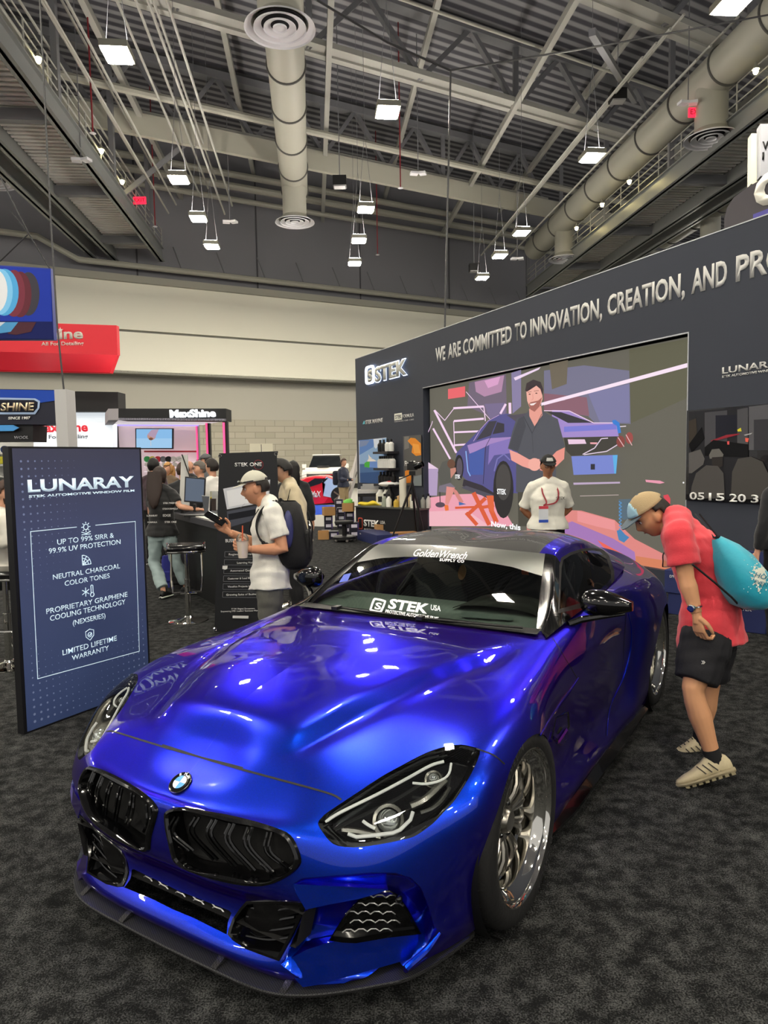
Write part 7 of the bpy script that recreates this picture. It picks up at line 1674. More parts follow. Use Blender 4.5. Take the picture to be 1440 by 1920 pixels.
def torso(bm, J, S, infl=0, top=True, bottom=0.0, hem=None):
    """elliptic torso from the crotch (or hem) to the shoulders"""
    hipc = (J['hip'][0]+J['hip'][1])/2; shc = (J['sh'][0]+J['sh'][1])/2
    axS = (J['sh'][0]-J['sh'][1]).normalized(); axH = (J['hip'][0]-J['hip'][1]).normalized(); sp = shc-hipc; L = sp.length; bend = J.get('bend', Vector((0, 0, 0)))
    wS = (J['sh'][0]-J['sh'][1]).length/2; k = J.get('girth', 1.0)
    tab = [(-.16, .150, .100), (-.05, .172, .118), (.10, .168, .118), (.30, .148, .104), (.50, .152, .112), (.72, .172, .120), (.88, wS/S*.92, .100), (.97, wS/S*.74, .078), (1.05, .075, .060)]
    if hem is not None: tab = [(a, b_+(.024 if a < .2 else 0), c_+(.012 if a < .2 else 0)) for a, b_, c_ in tab]
    if hem is not None: tab = [(hem, .205, .150)]+[r for r in tab if r[0] > hem+.05]
    if not top: tab = [r for r in tab if r[0] < .06]
    rings = []
    for t, hw, hd in tab:
        tt = max(0, min(1, t)); ax = (axH*(1-tt)+axS*tt).normalized(); c = hipc+sp*t+bend*math.sin(math.pi*tt); spn = sp.normalized(); dp = spn.cross(ax).normalized()
        gk = k if .05 < t < .8 else (1+(k-1)*.5)
        rings.append([c+ax*math.cos(a)*(hw*S*gk+infl)+dp*math.sin(a)*(hd*S*gk+infl) for a in [2*math.pi*q/24 for q in range(24)]])
    if top:
        spn = sp.normalized()
        for i in (0, 1):
            q = J['sh'][i]; tube(bm, [shc+spn*.065*S, shc.lerp(q, .5)+spn*.030*S, q-spn*.004*S], [.050*S+infl, .047*S+infl, .040*S+infl], 12)
    R0 = len(bm.verts); loft(bm, rings); bm.verts.ensure_lookup_table(); bm.faces.new([bm.verts[R0+i] for i in range(24)][::-1])
def leg(bm, J, i, S, infl=0, to=1.0, start=.0):
    h, k, a = J['hip'][i], J['kn'][i], J['an'][i]; P = [h+(h-k).normalized()*.02, h.lerp(k, .25), h.lerp(k, .6), k.lerp(h, .06), k.lerp(a, .12), k.lerp(a, .34), k.lerp(a, .7), a]; r = [.088, .085, .070, .056, .054, .058, .043, .036]
    if to < 1:   # cut part way down the thigh or shin (0..2 where 1 = knee)
        pass
    P2, r2 = [], []
    for p, q in zip(P, r): P2.append(p); r2.append(q*S+infl)
    return P2, r2
def arm(J, i, S, infl=0):
    s, e, w = J['sh'][i], J['el'][i], J['wr'][i]; inn = (J['sh'][1-i]-s).normalized()
    P = [s+inn*.03*S, s, s.lerp(e, .3), s.lerp(e, .7), e, e.lerp(w, .25), e.lerp(w, .7), w]; r = [.046, .048, .048, .042, .038, .042, .032, .026]
    return P, [q*S*J.get('arm_k', 1)+infl for q in r]
def cutp(P, r, n0, n1):
    """sub range by (fractional) index"""
    out, ro = [], []; i = n0
    def at(x):
        k = min(int(x), len(P)-2); f = x-k; return P[k].lerp(P[k+1], f), r[k]+(r[k+1]-r[k])*f
    xs = [n0]+[x for x in range(int(n0)+1, int(math.ceil(n1)))]+[n1]
    for x in xs: a, b = at(x); out.append(a); ro.append(b)
    return out, ro
def shoe(t, ankle, toe_dir, S, colu, cols, lift=None, sole_n=None, up=None):
    """ankle joint, toe_dir along the foot; up is the foot's upward normal"""
    f = Vector(toe_dir).normalized(); up = Vector(up) if up is not None else Vector((0, 0, 1)); up = (up-f*up.dot(f)).normalized(); lat = f.cross(up)
    heel = ankle-up*.075*S-f*.055*S; 
    def ring(u, w, z0, z1, n=14):
        c = heel+f*u*S; return [c+lat*math.cos(a)*w*S+up*((z0+z1)/2+math.sin(a)*(z1-z0)/2)*S for a in [2*math.pi*k/n for k in range(n)]]
    bm = bmesh.new(); loft(bm, [ring(-.012, .012, .02, .06), ring(0, .030, .008, .085), ring(.04, .036, .008, .115), ring(.085, .038, .008, .110), ring(.13, .042, .008, .085), ring(.18, .046, .008, .065), ring(.23, .042, .010, .052), ring(.262, .026, .014, .040), ring(.272, .008, .02, .03)])
    fin('shoe_upper', local(bm, t), colu, t, True, angle=80)
    bm = bmesh.new(); loft(bm, [ring(-.018, .014, .0, .022), ring(-.005, .034, -.004, .026), ring(.05, .040, -.004, .026), ring(.12, .044, -.004, .022), ring(.19, .050, -.004, .020), ring(.24, .045, -.002, .020), ring(.272, .026, .004, .022), ring(.280, .006, .010, .018)]); sole = fin('shoe_sole', local(bm, t), cols, t, True, angle=50)
    bm = bmesh.new()
    for k in range(5):
        c = heel+f*(.10+.024*k)*S+up*(.108-.010*k)*S; tube(bm, [c-lat*.024*S, c+up*.006*S, c+lat*.024*S], .0032*S, 5)
    fin('shoe_laces', local(bm, t), mat('lace_dark', '#2a2a28', .8), t, True)
    return heel, f, up, lat, sole
def skin_mat(name, c): return mat(name, c, .55, spec=.35, noise=(9, c, 2))
def person(label, J, S, o):
    """o: options dict; J: joints in world space, index 0 = left, 1 = right"""
    base = Vector(((J['hip'][0].x+J['hip'][1].x)/2, (J['hip'][0].y+J['hip'][1].y)/2, 0)); t = thing('person', label, 'person', base, 0, o.get('group'))
    vx = o.get('vox', .012); sk = skin_mat(*o['skin'])
    Mh = head_frame(J['head'], J['face'], J.get('headup', (0, 0, 1)))
    bm = bmesh.new(); torso(bm, J, S, -.004)
    for i in (0, 1):
        P, r = leg(bm, J, i, S); tube(bm, P, r, 14); P, r = arm(J, i, S); tube(bm, P, r, 12); ball(bm, J['sh'][i], .047*S, u=12, v=8)
        ball(bm, J['an'][i]-Vector((0, 0, .02)), .036*S, u=10, v=8)
    nk = (J['sh'][0]+J['sh'][1])/2; jaw = J['head']-Mh.col[2].to_3d()*.05*S-Mh.col[1].to_3d()*.015*S
    tube(bm, [nk, nk.lerp(jaw, .5), jaw], [.062*S, .054*S, .052*S], 14)
    add_head(bm, Mh, S); ms = [remeshed(bm, vx, 2 if vx > .008 else 1)]
    for i in (0, 1):
        h = J['hand'][i] if 'hand' in J and J['hand'][i] else None
        if h is None:
            d = (J['wr'][i]-J['el'][i]).normalized(); pl = J.get('fwd', Vector((0, -1, 0))).cross(Vector((0, 0, 1)))*(1 if i == 0 else -1); h = (d, pl, 1 if i else -1, .45)
        ms.append(add_hand(J['wr'][i], h[0], h[1], h[2], h[3], S, h[4] if len(h) > 4 else .5)) if o.get('hands', 1) else None
    b2 = join_meshes(ms); fin('body', local(b2, t), sk, t, True, angle=0, recalc=False)
    # clothing
    n = o.get('fold', .004)
    if o.get('top'):
        kind, cname, col = o['top']; bm = bmesh.new(); torso(bm, J, S, .016*o.get('loose', 1), hem=o.get('hem', -.12))
        for i in (0, 1):
            P, r = arm(J, i, S, .016*o.get('loose', 1)); P2, r2 = cutp(P, r, 0, {'tee': 3.0, 'long': 6.7, 'half': 3.6}[kind]); r2[-1] *= 1.12 if kind != 'long' else 1; ball(bm, P[1], r[1]*.94, u=12, v=8); tube(bm, P2, r2, 14)
        cm = remeshed(bm, max(vx*1.2, .009), 3, n, o.get('seed', 1)); b3 = bmesh.new(); b3.from_mesh(cm); bpy.data.meshes.remove(cm); fin('shirt', local(b3, t), mat(cname, col, .85, sheen=.2, bump=(120, .15)), t, True, angle=0, recalc=False)
        bm = bmesh.new(); u_ = (jaw-nk).normalized(); x, y = frame_of(u_); c = nk+u_*.035*S; tube(bm, [c+(x*math.cos(a)+y*math.sin(a))*.062*S for a in [2*math.pi*k/20 for k in range(20)]], .008*S, 6, closed=True); fin('collar', local(bm, t), mat(cname), t, True)
    if o.get('bottom'):
        kind, cname, col = o['bottom']; bm = bmesh.new(); torso(bm, J, S, .010, top=False)
        for i in (0, 1):
            P, r = leg(bm, J, i, S, .016 if kind == 'long' else .03)
            P2, r2 = cutp(P, r, 0, {'long': 6.85, 'shorts': 2.6}[kind]); 
            if kind == 'long': r2 = [max(q, .058*S*o.get('baggy', 1)) for q in r2]
            else: r2 = [q+.012 for q in r2]
            tube(bm, P2, r2, 14)
        cm = remeshed(bm, max(vx*1.2, .009), 3, n, o.get('seed', 1)+3); b3 = bmesh.new(); b3.from_mesh(cm); bpy.data.meshes.remove(cm); fin('trousers' if kind == 'long' else 'shorts', local(b3, t), mat(cname, col, .85, bump=(120, .15)), t, True, angle=0, recalc=False)
    if o.get('hair'):
        cname, col, kp = o['hair']; bm = bmesh.new(); shell(bm, Mh, S, .006*o.get('hair_k', 1), kp, .004, .0015); fin('hair', local(bm, t), mat(cname, col, .6), t, True, angle=0)
    if o.get('beard'):
        cname, col = o['beard']; bm = bmesh.new(); shell(bm, Mh, S, .002, lambda x, y, z: z < -.30 and y > .1 and not (abs(x) < .3 and -.60 < z < -.42 and y > .5), .003, .001); fin('beard', local(bm, t), mat(cname, col, .8), t, True, angle=0)
    if o.get('hands', 1):
        for s in (-1, 1):
            e = Mh @ Vector((s*.030*S, .0665*S, .012*S)); bm = bmesh.new(); ball(bm, e, .0115*S, u=10, v=8); ey = fin('eye', local(bm, t), mat('eye_white', '#d8d4cc', .3), t, True)
            bm = bmesh.new(); ball(bm, Mh @ Vector((s*.030*S, .0765*S, .011*S)), .0045*S, u=8, v=6); fin('pupil', local(bm, t), mat('pupil_dark', '#1a120c', .2), ey, True)
            bm = bmesh.new(); tube(bm, [Mh @ Vector((s*.014*S, .090*S, .028*S)), Mh @ Vector((s*.032*S, .087*S, .034*S)), Mh @ Vector((s*.050*S, .073*S, .028*S))], [.002*S, .0035*S, .002*S], 6); fin('eyebrow', local(bm, t), mat('brow_dark', '#241a14', .8), t, True)
        bm = bmesh.new(); tube(bm, [Mh @ Vector((-.022*S, .074*S, -.057*S)), Mh @ Vector((0, .0855*S, -.0565*S)), Mh @ Vector((.022*S, .074*S, -.057*S))], [.002*S, .0042*S, .002*S], 6); fin('lips', local(bm, t), mat('lip_'+o['skin'][0], '#8f5a4c', .5), t, True)
    return t, Mh
def cap(t, Mh, S, col, brim, front=None, back=False, tilt=0):
    bm = bmesh.new(); shell(bm, Mh, S, .014, lambda x, y, z: z > .36-.06*y, .006, 0); c = fin('cap', local(bm, t), col, t, True, angle=0)
    bm = bmesh.new(); up_ = Mh.col[2].to_3d()*.005*S; A, B = [], []
    for k in range(17):
        a = math.pi*k/16; A.append(Mh @ Vector((.078*math.cos(a)*S, (.045+.055*math.sin(a))*S, .050*S))); B.append(Mh @ Vector((.074*math.cos(a)*S, (.060+.112*math.sin(a)**.8)*S, (.047-.016*math.sin(a))*S)))
    loft(bm, [[p+up_ for p in A], [p+up_ for p in B], B, A], cap=False, closed=False); fin('cap_brim', local(bm, t), brim, t, True)
    bm = bmesh.new(); ball(bm, Mh @ Vector((0, -.005, .136*S)), .009*S, u=8, v=6); fin('cap_button', local(bm, t), brim, t, True)
    if front:
        bm = bmesh.new(); shell(bm, Mh, S, .0185, lambda x, y, z: z > .36 and y > .42 and z < .90, .005, 0); fin('cap_front', local(bm, t), front, t, True, angle=0)
    return c
short_hair = lambda x, y, z: (z > .42 and y < .80) or (y < .15 and z > -.05) or (y < -.35 and z > -.45)
nape_hair = lambda x, y, z: (y < -.05 and .12 < z < .6) or (y < -.40 and -.25 < z < .6)

# --- man in white T-shirt, grey cap, backpack, phone and cup
S1 = .93; Y1 = 4.95; a1 = lambda x, y, dy=0: at_y(x, y, Y1+dy)
J = dict(head=a1(479, 917, .0), face=Vector((-1, -.12, -.16)), sh=[a1(511, 957, -.16), a1(497, 957, .19)], el=[a1(531, 1030, -.20), a1(486, 1022, .26)], wr=[a1(471, 1030, -.20), a1(431, 999, .12)],
    hip=[a1(507, 1085, -.09), a1(505, 1085, .09)], kn=[], an=[], fwd=Vector((-1, 0, 0)), arm_k=1.12, girth=1.0)
for i in (0, 1):
    h = J['hip'][i]; J['kn'].append(Vector((h.x-.02+.04*i, h.y, .46))); J['an'].append(Vector((h.x+.04+.06*i, h.y, .08)))
J['hand'] = [(Vector((-1, 0, .25)), Vector((.2, .9, .1)), -1, .75, 1.0), (Vector((-.75, -.1, .65)), Vector((-.2, -.7, .6)), 1, .8, 1.0)]
t1, Mh = person('man in white T-shirt and pale cap holding a phone and an iced drink', J, S1, dict(skin=('skin_tan', '#c08a6a'), vox=.006, top=('tee', 'tee_white', '#dcdad0'), hem=-.16, bottom=('long', 'trousers_grey', '#5d5c55'), hair=('hair_dark', '#1d1612', nape_hair), seed=2, fold=.006))
cap(t1, Mh, S1, mat('cap_pale', '#b9b7a8', .85, bump=(200, .3)), mat('cap_brim_pale', '#c9c7ba', .8))
bm = bmesh.new(); P = [Mh @ Vector((.099*math.cos(a)*S1, .112*math.sin(a)*S1-.002, .066*S1)) for a in [math.pi*k/12 for k in range(13)]]; tube(bm, P, .0035, 6)
for s in (-1, 1): ball(bm, Mh @ Vector((s*.032*S1, .112*S1, .070*S1)), (.026, .008, .015), M=Mh.to_3x3().to_4x4(), u=12, v=8)
fin('sunglasses', local(bm, t1), gloss_black, t1, True)
bm = bmesh.new(); nk = a1(500, 950); tube(bm, [nk+Vector((-.04, -.085, -.01)), nk+Vector((-.105, -.06, -.10)), nk+Vector((-.125, 0, -.17)), nk+Vector((-.105, .06, -.10)), nk+Vector((-.04, .085, -.01))], .0035, 5); fin('lanyard', local(bm, t1), mat('strap_dark', '#121214', .8), t1)
# backpack
bc = a1(541, 1002); t = thing('backpack', 'black backpack worn by the man with the iced drink', 'backpack', bc); bm = bmesh.new(); rings = []
for z, w, d_ in ((.235, .07, .05), (.20, .125, .075), (.10, .145, .095), (-.02, .15, .11), (-.13, .15, .12), (-.20, .14, .10), (-.235, .10, .06)): rings.append([Vector((d_*math.copysign(abs(math.cos(a))**.7, math.cos(a))+.03-z*.10, w*math.copysign(abs(math.sin(a))**.6, math.sin(a)), z)) for a in [2*math.pi*k/24 for k in range(24)]])
loft(bm, rings)
for v in bm.verts: v.co += Vector((.006*math.sin(v.co.z*40+v.co.y*20), 0, 0))
fin('pack_body', bm, mat('pack_black', '#0f0f11', .75, bump=(90, .3)), t, True, angle=80)
bm = bmesh.new(); box(bm, (.135, 0, -.07), (.05, .2, .2)); fin('front_pocket', bm, mat('pack_black'), t, True, bevel=.02)
bm = bmesh.new(); ball(bm, (.02, -.15, .05), (.035, .03, .13), u=12, v=8); fin('side_bottle', bm, mat('bottle_violet', '#3b3d6a', .3), t, True)
bm = bmesh.new(); tube(bm, [(.14, -.02, .16), (.17, 0, .05), (.15, .02, -.18)], .006, 5); tube(bm, [(.15, -.1, .1), (.17, -.1, -.1)], .006, 5); fin('pack_strap', bm, mat('strap_dark'), t)
sh = a1(511, 957, -.16)-bc
for s in (0, 1):
    yy = -.13 if s == 0 else .15; bm = bmesh.new(); k_ = 1 if s else -1; q = [Vector((-.02, k_*.10, .20)), Vector((-.09, k_*.115, .232)), Vector((-.165, k_*.13, .175)), Vector((-.195, k_*.155, .07)), Vector((-.155, k_*.175, -.03)), Vector((-.03, k_*.16, -.11))]
    Q = dense(q, 5, False); 
    for a_, b_ in zip(Q[:-1], Q[1:]): bar(bm, a_, b_, .045, .012, up=(-1, 0, .4))
    fin('shoulder_strap', bm, mat('strap_dark'), t)
# phone and cup
ph = a1(403, 972, .05); t = thing('mobile_phone', 'dark phone held up by the man in the pale cap', 'phone', ph); bm = bmesh.new(); box(bm, (0, 0, 0), (.150, .075, .009), M=Matrix.Rotation(R_(32), 4, 'Y') @ Matrix.Rotation(R_(25), 4, 'X')); fin('phone_body', bm, gloss_black, t, bevel=.003)
cc = a1(455, 1029, -.245); t = thing('iced_drink', 'clear plastic cup of iced drink with dome lid and orange straw in his hand', 'cup', cc-Vector((0, 0, .06))); bm = bmesh.new(); lathe(bm, [(.001, 0), (.030, 0), (.041, .115), (.001, .115)], 24); fin('cup', bm, mat('drink_milky', '#cdbfae', .15, coat=.6), t, True)
bm = bmesh.new(); lathe(bm, [(.043, .112), (.043, .12), (.040, .135), (.028, .158), (.010, .163)], 24); fin('dome_lid', bm, lens_glass, t, True); bm = bmesh.new(); tube(bm, [(0, 0, .10), (.004, 0, .215)], .004, 8); fin('straw', bm, mat('straw_orange', '#e0603a', .4), t)

# --- man in red T-shirt bending over the car
S2 = .98; a2 = lambda x, y, Y: at_y(x, y, Y)
J = dict(head=a2(1222, 967, 3.80), face=Vector((-.80, .12, -.60)), headup=Vector((-.5, 0, .85)), sh=[a2(1272, 1000, 3.54), a2(1278, 984, 3.92)], el=[a2(1287, 1085, 3.50), a2(1290, 1075, 4.02)], wr=[a2(1306, 1150, 3.46), a2(1300, 1120, 4.05)],
    hip=[a2(1326, 1196, 3.58), a2(1334, 1190, 3.80)], kn=[a2(1298, 1298, 3.50), a2(1330, 1290, 3.84)], an=[a2(1340, 1427, 3.46), a2(1312, 1392, 3.88)], bend=Vector((.05, 0, .05)), fwd=Vector((-1, 0, 0)), girth=1.05, arm_k=1.05)
J['hand'] = [(Vector((.15, -.05, -1)), Vector((.9, .3, 0)), 1, .75, .6), None]
t2, Mh2 = person('man in red T-shirt and black shorts bending over to look at the coupe', J, S2, dict(skin=('skin_olive', '#c4906a'), vox=.0065, top=('tee', 'tee_red', '#d23a45'), loose=1.7, hem=-.10, bottom=('shorts', 'shorts_black', '#15151a'), hair=('hair_dark', '#1d1612', nape_hair), seed=5, fold=.006))
cap(t2, Mh2, S2, mat('cap_tan', '#a8926e', .85, bump=(200, .3)), mat('cap_slate', '#54626c', .8), front=mat('cap_blue_grey', '#8fb2c2', .8))
for i, (td, up) in enumerate(((Vector((-.97, .06, -.32)), Vector((-.45, .48, .85))), (Vector((-.95, -.05, -.20)), Vector((-.2, .05, .95))))):
    h, f, u, l_, sole = shoe(t2, J['an'][i]+Vector((0, 0, .005)), td, 1.02, mat('shoe_beige', '#b5a98a', .8, bump=(80, .2)), mat('sole_beige', '#93886d', .7), up=up)
    if i == 0:
        for k in range(8):
            bm = bmesh.new(); c = h+f*(.005+.033*k)-u*.004; bar(bm, c-l_*.032, c+l_*.032, .02, .014, up=u); fin('tread_block', local(bm, t2), mat('tread_tan', '#7d7459', .8), sole)
    for q in range(3):
        bm = bmesh.new(); s_ = l_*(.044 if i == 0 else .044)*(1 if l_.y < 0 else -1); c = h+s_; tube(bm, [c+f*(.07+.03*q)+u*.03, c+f*(.10+.03*q)+u*.075], .003, 5); fin('shoe_stripe', local(bm, t2), mat('stripe_dark', '#3a3630', .7), t2)
    bm = bmesh.new(); a = J['an'][i]; kk = (J['kn'][i]-a).normalized(); tube(bm, [a-kk*.05, a+kk*.02, a+kk*.065], [.043, .042, .044], 14); fin('sock', local(bm, t2), mat('sock_black', '#141416', .9), t2, True)
w = J['wr'][0]; ax = (w-J['el'][0]).normalized(); x, y = frame_of(ax); t = thing('wrist_watch', 'silver wrist watch with dark blue dial on the bending man', 'watch', w-ax*.03)
bm = bmesh.new(); tube(bm, [(x*math.cos(a)+y*math.sin(a))*.031 for a in [2*math.pi*k/20 for k in range(20)]], .007, 6, closed=True); fin('bracelet', bm, chrome, t, True)
dn = Vector((-.75, -.62, 0)).normalized(); bm = bmesh.new(); xx, yy = frame_of(dn); lathe(bm, [(.001, .010), (.014, .010), (.019, .008), (.020, 0), (.001, 0)], 20, basis(xx, yy, dn, dn*.031)); fin('watch_case', bm, chrome, t, True); bm = bmesh.new(); lathe(bm, [(.001, .0112), (.0135, .0112)], 20, basis(xx, yy, dn, dn*.031)); fin('dial', bm, mat('dial_blue', '#1c2a5a', .2), t)
bm = bmesh.new()
for k in range(2):
    c = a2(1318+k*3, 1242, 3.405); tube(bm, [c+Vector((-.006, 0, .008)), c+Vector((.002, 0, 0)), c+Vector((-.006, 0, -.008))], .002, 4)
fin('shorts_logo', local(bm, t2), pw, t2)
# drawstring bag
bg_c = a2(1392, 1076, 3.62); t = thing('drawstring_bag', 'turquoise drawstring bag with white splash print on the back of the bending man', 'bag', bg_c); bm = bmesh.new()
top = a2(1343, 1008, 3.55)-bg_c; bot = a2(1416, 1130, 3.52)-bg_c; axd = (bot-top); L_ = axd.length; axd.normalize(); lat = Vector((0, 1, 0)); dp = axd.cross(lat).normalized(); rings = []
for tt, w, d_ in ((0, .025, .02), (.06, .06, .035), (.2, .115, .07), (.4, .15, .10), (.65, .17, .118), (.85, .165, .11), (.97, .14, .075), (1.03, .10, .03)):
    rings.append([top+axd*L_*tt+lat*w*math.cos(a)+dp*(d_*math.sin(a)*(1.0 if math.sin(a)*1 > 0 else 1.0))*(1+.06*math.sin(a*7+tt*5)*(1-tt)) for a in [2*math.pi*k/32 for k in range(32)]])
loft(bm, rings); bgm = mat('bag_turquoise', '#1f9db4', .5, sheen=.2, bump=(14, .5)); ob = fin('bag_body', bm, bgm, t, True, angle=80)
pl_dir = (Vector(CAM)-bg_c).normalized(); bm = bmesh.new(); rnd = random.Random(4); bt = BVHTree.FromPolygons([v.co.copy() for v in ob.data.vertices], [tuple(p.vertices) for p in ob.data.polygons])
def on_bag(px, py, off=.003):
    d = Vector(ray(px, py)).normalized(); o_ = Vector(CAM)-bg_c; loc, n_, i, dd = bt.ray_cast(o_, d); return None if loc is None else loc+n_.normalized()*off*(1 if n_.dot(d) < 0 else -1)
for k in range(260):
    r = abs(rnd.gauss(0, 1)); an = rnd.uniform(0, 6.28); x = 1424+r*11*math.cos(an)+.25*r*9*math.sin(an); y = 1082+r*17*math.sin(an); c = on_bag(x, y)
    if c is None: continue
    s = max(.0018, .011*math.exp(-r*.8)*rnd.uniform(.6, 1.2)); n_ = pl_dir; xx, yy = frame_of(n_); poly(bm, [c+n_*.002+(xx*math.cos(q)+yy*math.sin(q))*s for q in [2*math.pi*j/7 for j in range(7)]])
fin('splash_print', bm, mat('print_offwhite', '#dcdccd', .6), t)
for tx_, y_, sc in (('HOT', 1078, .035), ('EVENT', 1090, .026)):
    c = on_bag(1413, y_, .012)
    if c: text('bag_lettering', tx_, sc, mat('bag_ink', '#2a7f96', .6), plane_M(c, Vector((.93, -.2, -.3)), Vector((.25, -.3, .9))), t, .001, ax='LEFT')
for s, yy in ((0, -.14), (1, .16)):
    q = [top+Vector((0, yy*.2, 0)), a2(1303, 973, 3.62 if s == 0 else 3.95)-bg_c+Vector((0, -.05 if s == 0 else 0, .03))]
    bm = bmesh.new(); tube(bm, q, .004, 5); fin('drawstring', bm, mat('strap_dark'), t)
bm = bmesh.new(); tube(bm, [a2(1298, 1058, 3.36)-bg_c, a2(1340, 1092, 3.36)-bg_c, a2(1372, 1120, 3.40)-bg_c, a2(1392, 1142, 3.52)-bg_c], .0055, 6); fin('drawstring', bm, mat('strap_dark'), t)

# --- generic standing joints
def stand(px, py_top, Y, face, Hh, S, **k):
    """px, py_top: picture column and row of the head top; face: horizontal facing angle in degrees (0 = towards +x, 270 = towards the camera)"""
    top = at_y(px, py_top, Y); f = Vector((math.cos(R_(face)), math.sin(R_(face)), 0)); l_ = Vector((-f.y, f.x, 0)); zt_ = top.z; c = Vector((top.x, Y, 0)); s = zt_/1.75
    P = lambda u, v, z: c+f*u*s+l_*v*s+Vector((0, 0, z*s))
    lean = k.get('lean', 0)
    J = dict(head=P(.02+lean*1.3, 0, 1.635), face=f+Vector((0, 0, k.get('pitch', -.05))), sh=[P(lean, .172, 1.405), P(lean, -.172, 1.405)], hip=[P(0, .09, .93), P(0, -.09, .93)], kn=[P(.02, .10, .50), P(.02, -.10, .50)], an=[P(-.02, .11, .08), P(-.02, -.11, .08)], fwd=f)
    am = k.get('arms', 'down')
    if am == 'down': J['el'] = [P(-.03, .25, 1.13), P(-.03, -.25, 1.13)]; J['wr'] = [P(.03, .26, .88), P(.03, -.26, .88)]
    elif am == 'behind': J['el'] = [P(-.10, .27, 1.14), P(-.10, -.27, 1.14)]; J['wr'] = [P(-.20, .08, .97), P(-.20, -.08, .97)]; J['hand'] = [(-l_+Vector((0, 0, -.4)), -f, -1, .7), (l_+Vector((0, 0, -.4)), -f, 1, .7)]
    elif am == 'front': J['el'] = [P(.02, .24, 1.14), P(.02, -.24, 1.14)]; J['wr'] = [P(.25, .12, 1.12), P(.25, -.12, 1.12)]; J['hand'] = [(f-l_*.3, -Vector((0, 0, 1)), 1, .6), (f+l_*.3, -Vector((0, 0, 1)), -1, .6)]
    return J, s
# guard
J, s = stand(1027, 856, 7.7, 268, 1.7, .93, arms='behind', pitch=-.12); J['girth'] = 1.12
tg, Mh = person('security man in white polo shirt, black cap and red lanyard behind the coupe', J, s, dict(skin=('skin_brown', '#a26e50'), vox=.008, top=('half', 'polo_white', '#dedcd0'), loose=1.3, hem=-.02, bottom=('long', 'trousers_black', '#131316'), hair=('hair_black', '#100d0c', nape_hair), seed=7))
cap(tg, Mh, s, mat('cap_black', '#151517', .8), mat('cap_black'))
bm = bmesh.new(); shell(bm, Mh, s, .0185, lambda x, y, z: abs(x) < .42 and .42 < z < .78 and y > .2, .006); fin('cap_patch', local(bm, tg), mat('patch_grey', '#a9a9a6', .7), tg)
bm = bmesh.new()
for q in (-1, 1): tube(bm, [Mh @ Vector((q*.030*s+.021*s*math.cos(a), .094*s, .010*s+.015*s*math.sin(a))) for a in [2*math.pi*k/14 for k in range(14)]], .0025, 5, closed=True)
fin('glasses', local(bm, tg), satin_black, tg)
shc = (J['sh'][0]+J['sh'][1])/2; fr = Vector((0, -1, 0))
bm = bmesh.new(); bb = at_y(1019, 948, 7.50)
for q in (-1, 1): 
    P = [shc+Vector((q*.07, -.02, .035)), shc+Vector((q*.085, -.13, -.06)), shc+Vector((q*.05, -.165, -.16)), bb]
    Q = dense(P, 4, False)
    for a_, b_ in zip(Q[:-1], Q[1:]): bar(bm, a_, b_, .016, .003, up=(0, -1, .1))
fin('lanyard', local(bm, tg), mat('lanyard_red', '#8e2630', .6), tg)
bm = bmesh.new(); box(bm, bb+Vector((0, 0, -.09)), (.10, .006, .17)); fin('name_badge', local(bm, tg), mat('badge_white', '#d4d8dc', .4), tg); bm = bmesh.new(); box(bm, bb+Vector((0, -.004, -.165)), (.10, .004, .03)); fin('badge_band', local(bm, tg), mat('badge_blue', '#2a4fb4', .4), tg)
bm = bmesh.new(); box(bm, bb+Vector((0, -.004, -.02)), (.10, .004, .03)); fin('badge_band', local(bm, tg), mat('badge_red', '#c8404c', .4), tg)
text('shirt_lettering', 'STEK', .045, satin_black, plane_M(shc+Vector((.10, -.162, -.12))-tg.location, (1, 0, 0), (0, 0, 1)), tg, .001)
bm = bmesh.new(); hc = (J['hip'][0]+J['hip'][1])/2; P = [hc+Vector((.185*math.cos(a)*s, .132*math.sin(a)*s, .05)) for a in [2*math.pi*k/24 for k in range(24)]]; tube(bm, P, .016, 6, closed=True); fin('belt', local(bm, tg), mat('belt_black', '#0c0c0d', .4), tg)
# woman at the counter, seen from behind
Yw = 8.75; aw = lambda x, y, dy=0: at_y(x, y, Yw+dy)
J = dict(head=aw(299, 893), face=Vector((.25, 1, -.15)), sh=[aw(284, 921, .0), aw(322, 924, -.05)], el=[aw(282, 962, .1), aw(338, 950, -.12)], wr=[aw(300, 958, .30), aw(366, 955, -.10)], hip=[aw(293, 1000), aw(314, 1000)], kn=[aw(289, 1055), aw(330, 1052)], an=[aw(306, 1105, -.2), aw(348, 1096, .05)], fwd=Vector((0, 1, 0)), girth=1.0)
J['hand'] = [None, (Vector((1, 0, 0)), Vector((0, 0, -1)), 1, .3)]
tw_, Mh = person('woman with long dark hair in black printed T-shirt and pale jeans leaning on the counter', J, .93, dict(skin=('skin_light', '#cf9c80'), vox=.011, top=('tee', 'tee_black', '#161618'), hem=-.05, bottom=('long', 'jeans_pale', '#8fa0a0'), baggy=1.35, hair=('hair_brown_black', '#2a1d18', lambda x, y, z: y < .3 or z > .5), hair_k=1.6, seed=9, fold=.007))
bm = bmesh.new(); c0 = Mh @ Vector((0, -.075, .02)); rings = []
for z, w, d_, yo in ((.03, .085, .04, 0), (-.06, .095, .045, -.01), (-.16, .10, .04, -.03), (-.27, .085, .032, -.06), (-.37, .055, .022, -.08), (-.42, .015, .01, -.085)): rings.append([c0+Vector((w*math.cos(a)-.02, d_*math.sin(a)+yo, z)) for a in [2*math.pi*k/18 for k in range(18)]])
loft(bm, rings); fin('long_hair', local(bm, tw_), mat('hair_brown_black'), tw_, True, angle=80)
shc = (J['sh'][0]+J['sh'][1])/2
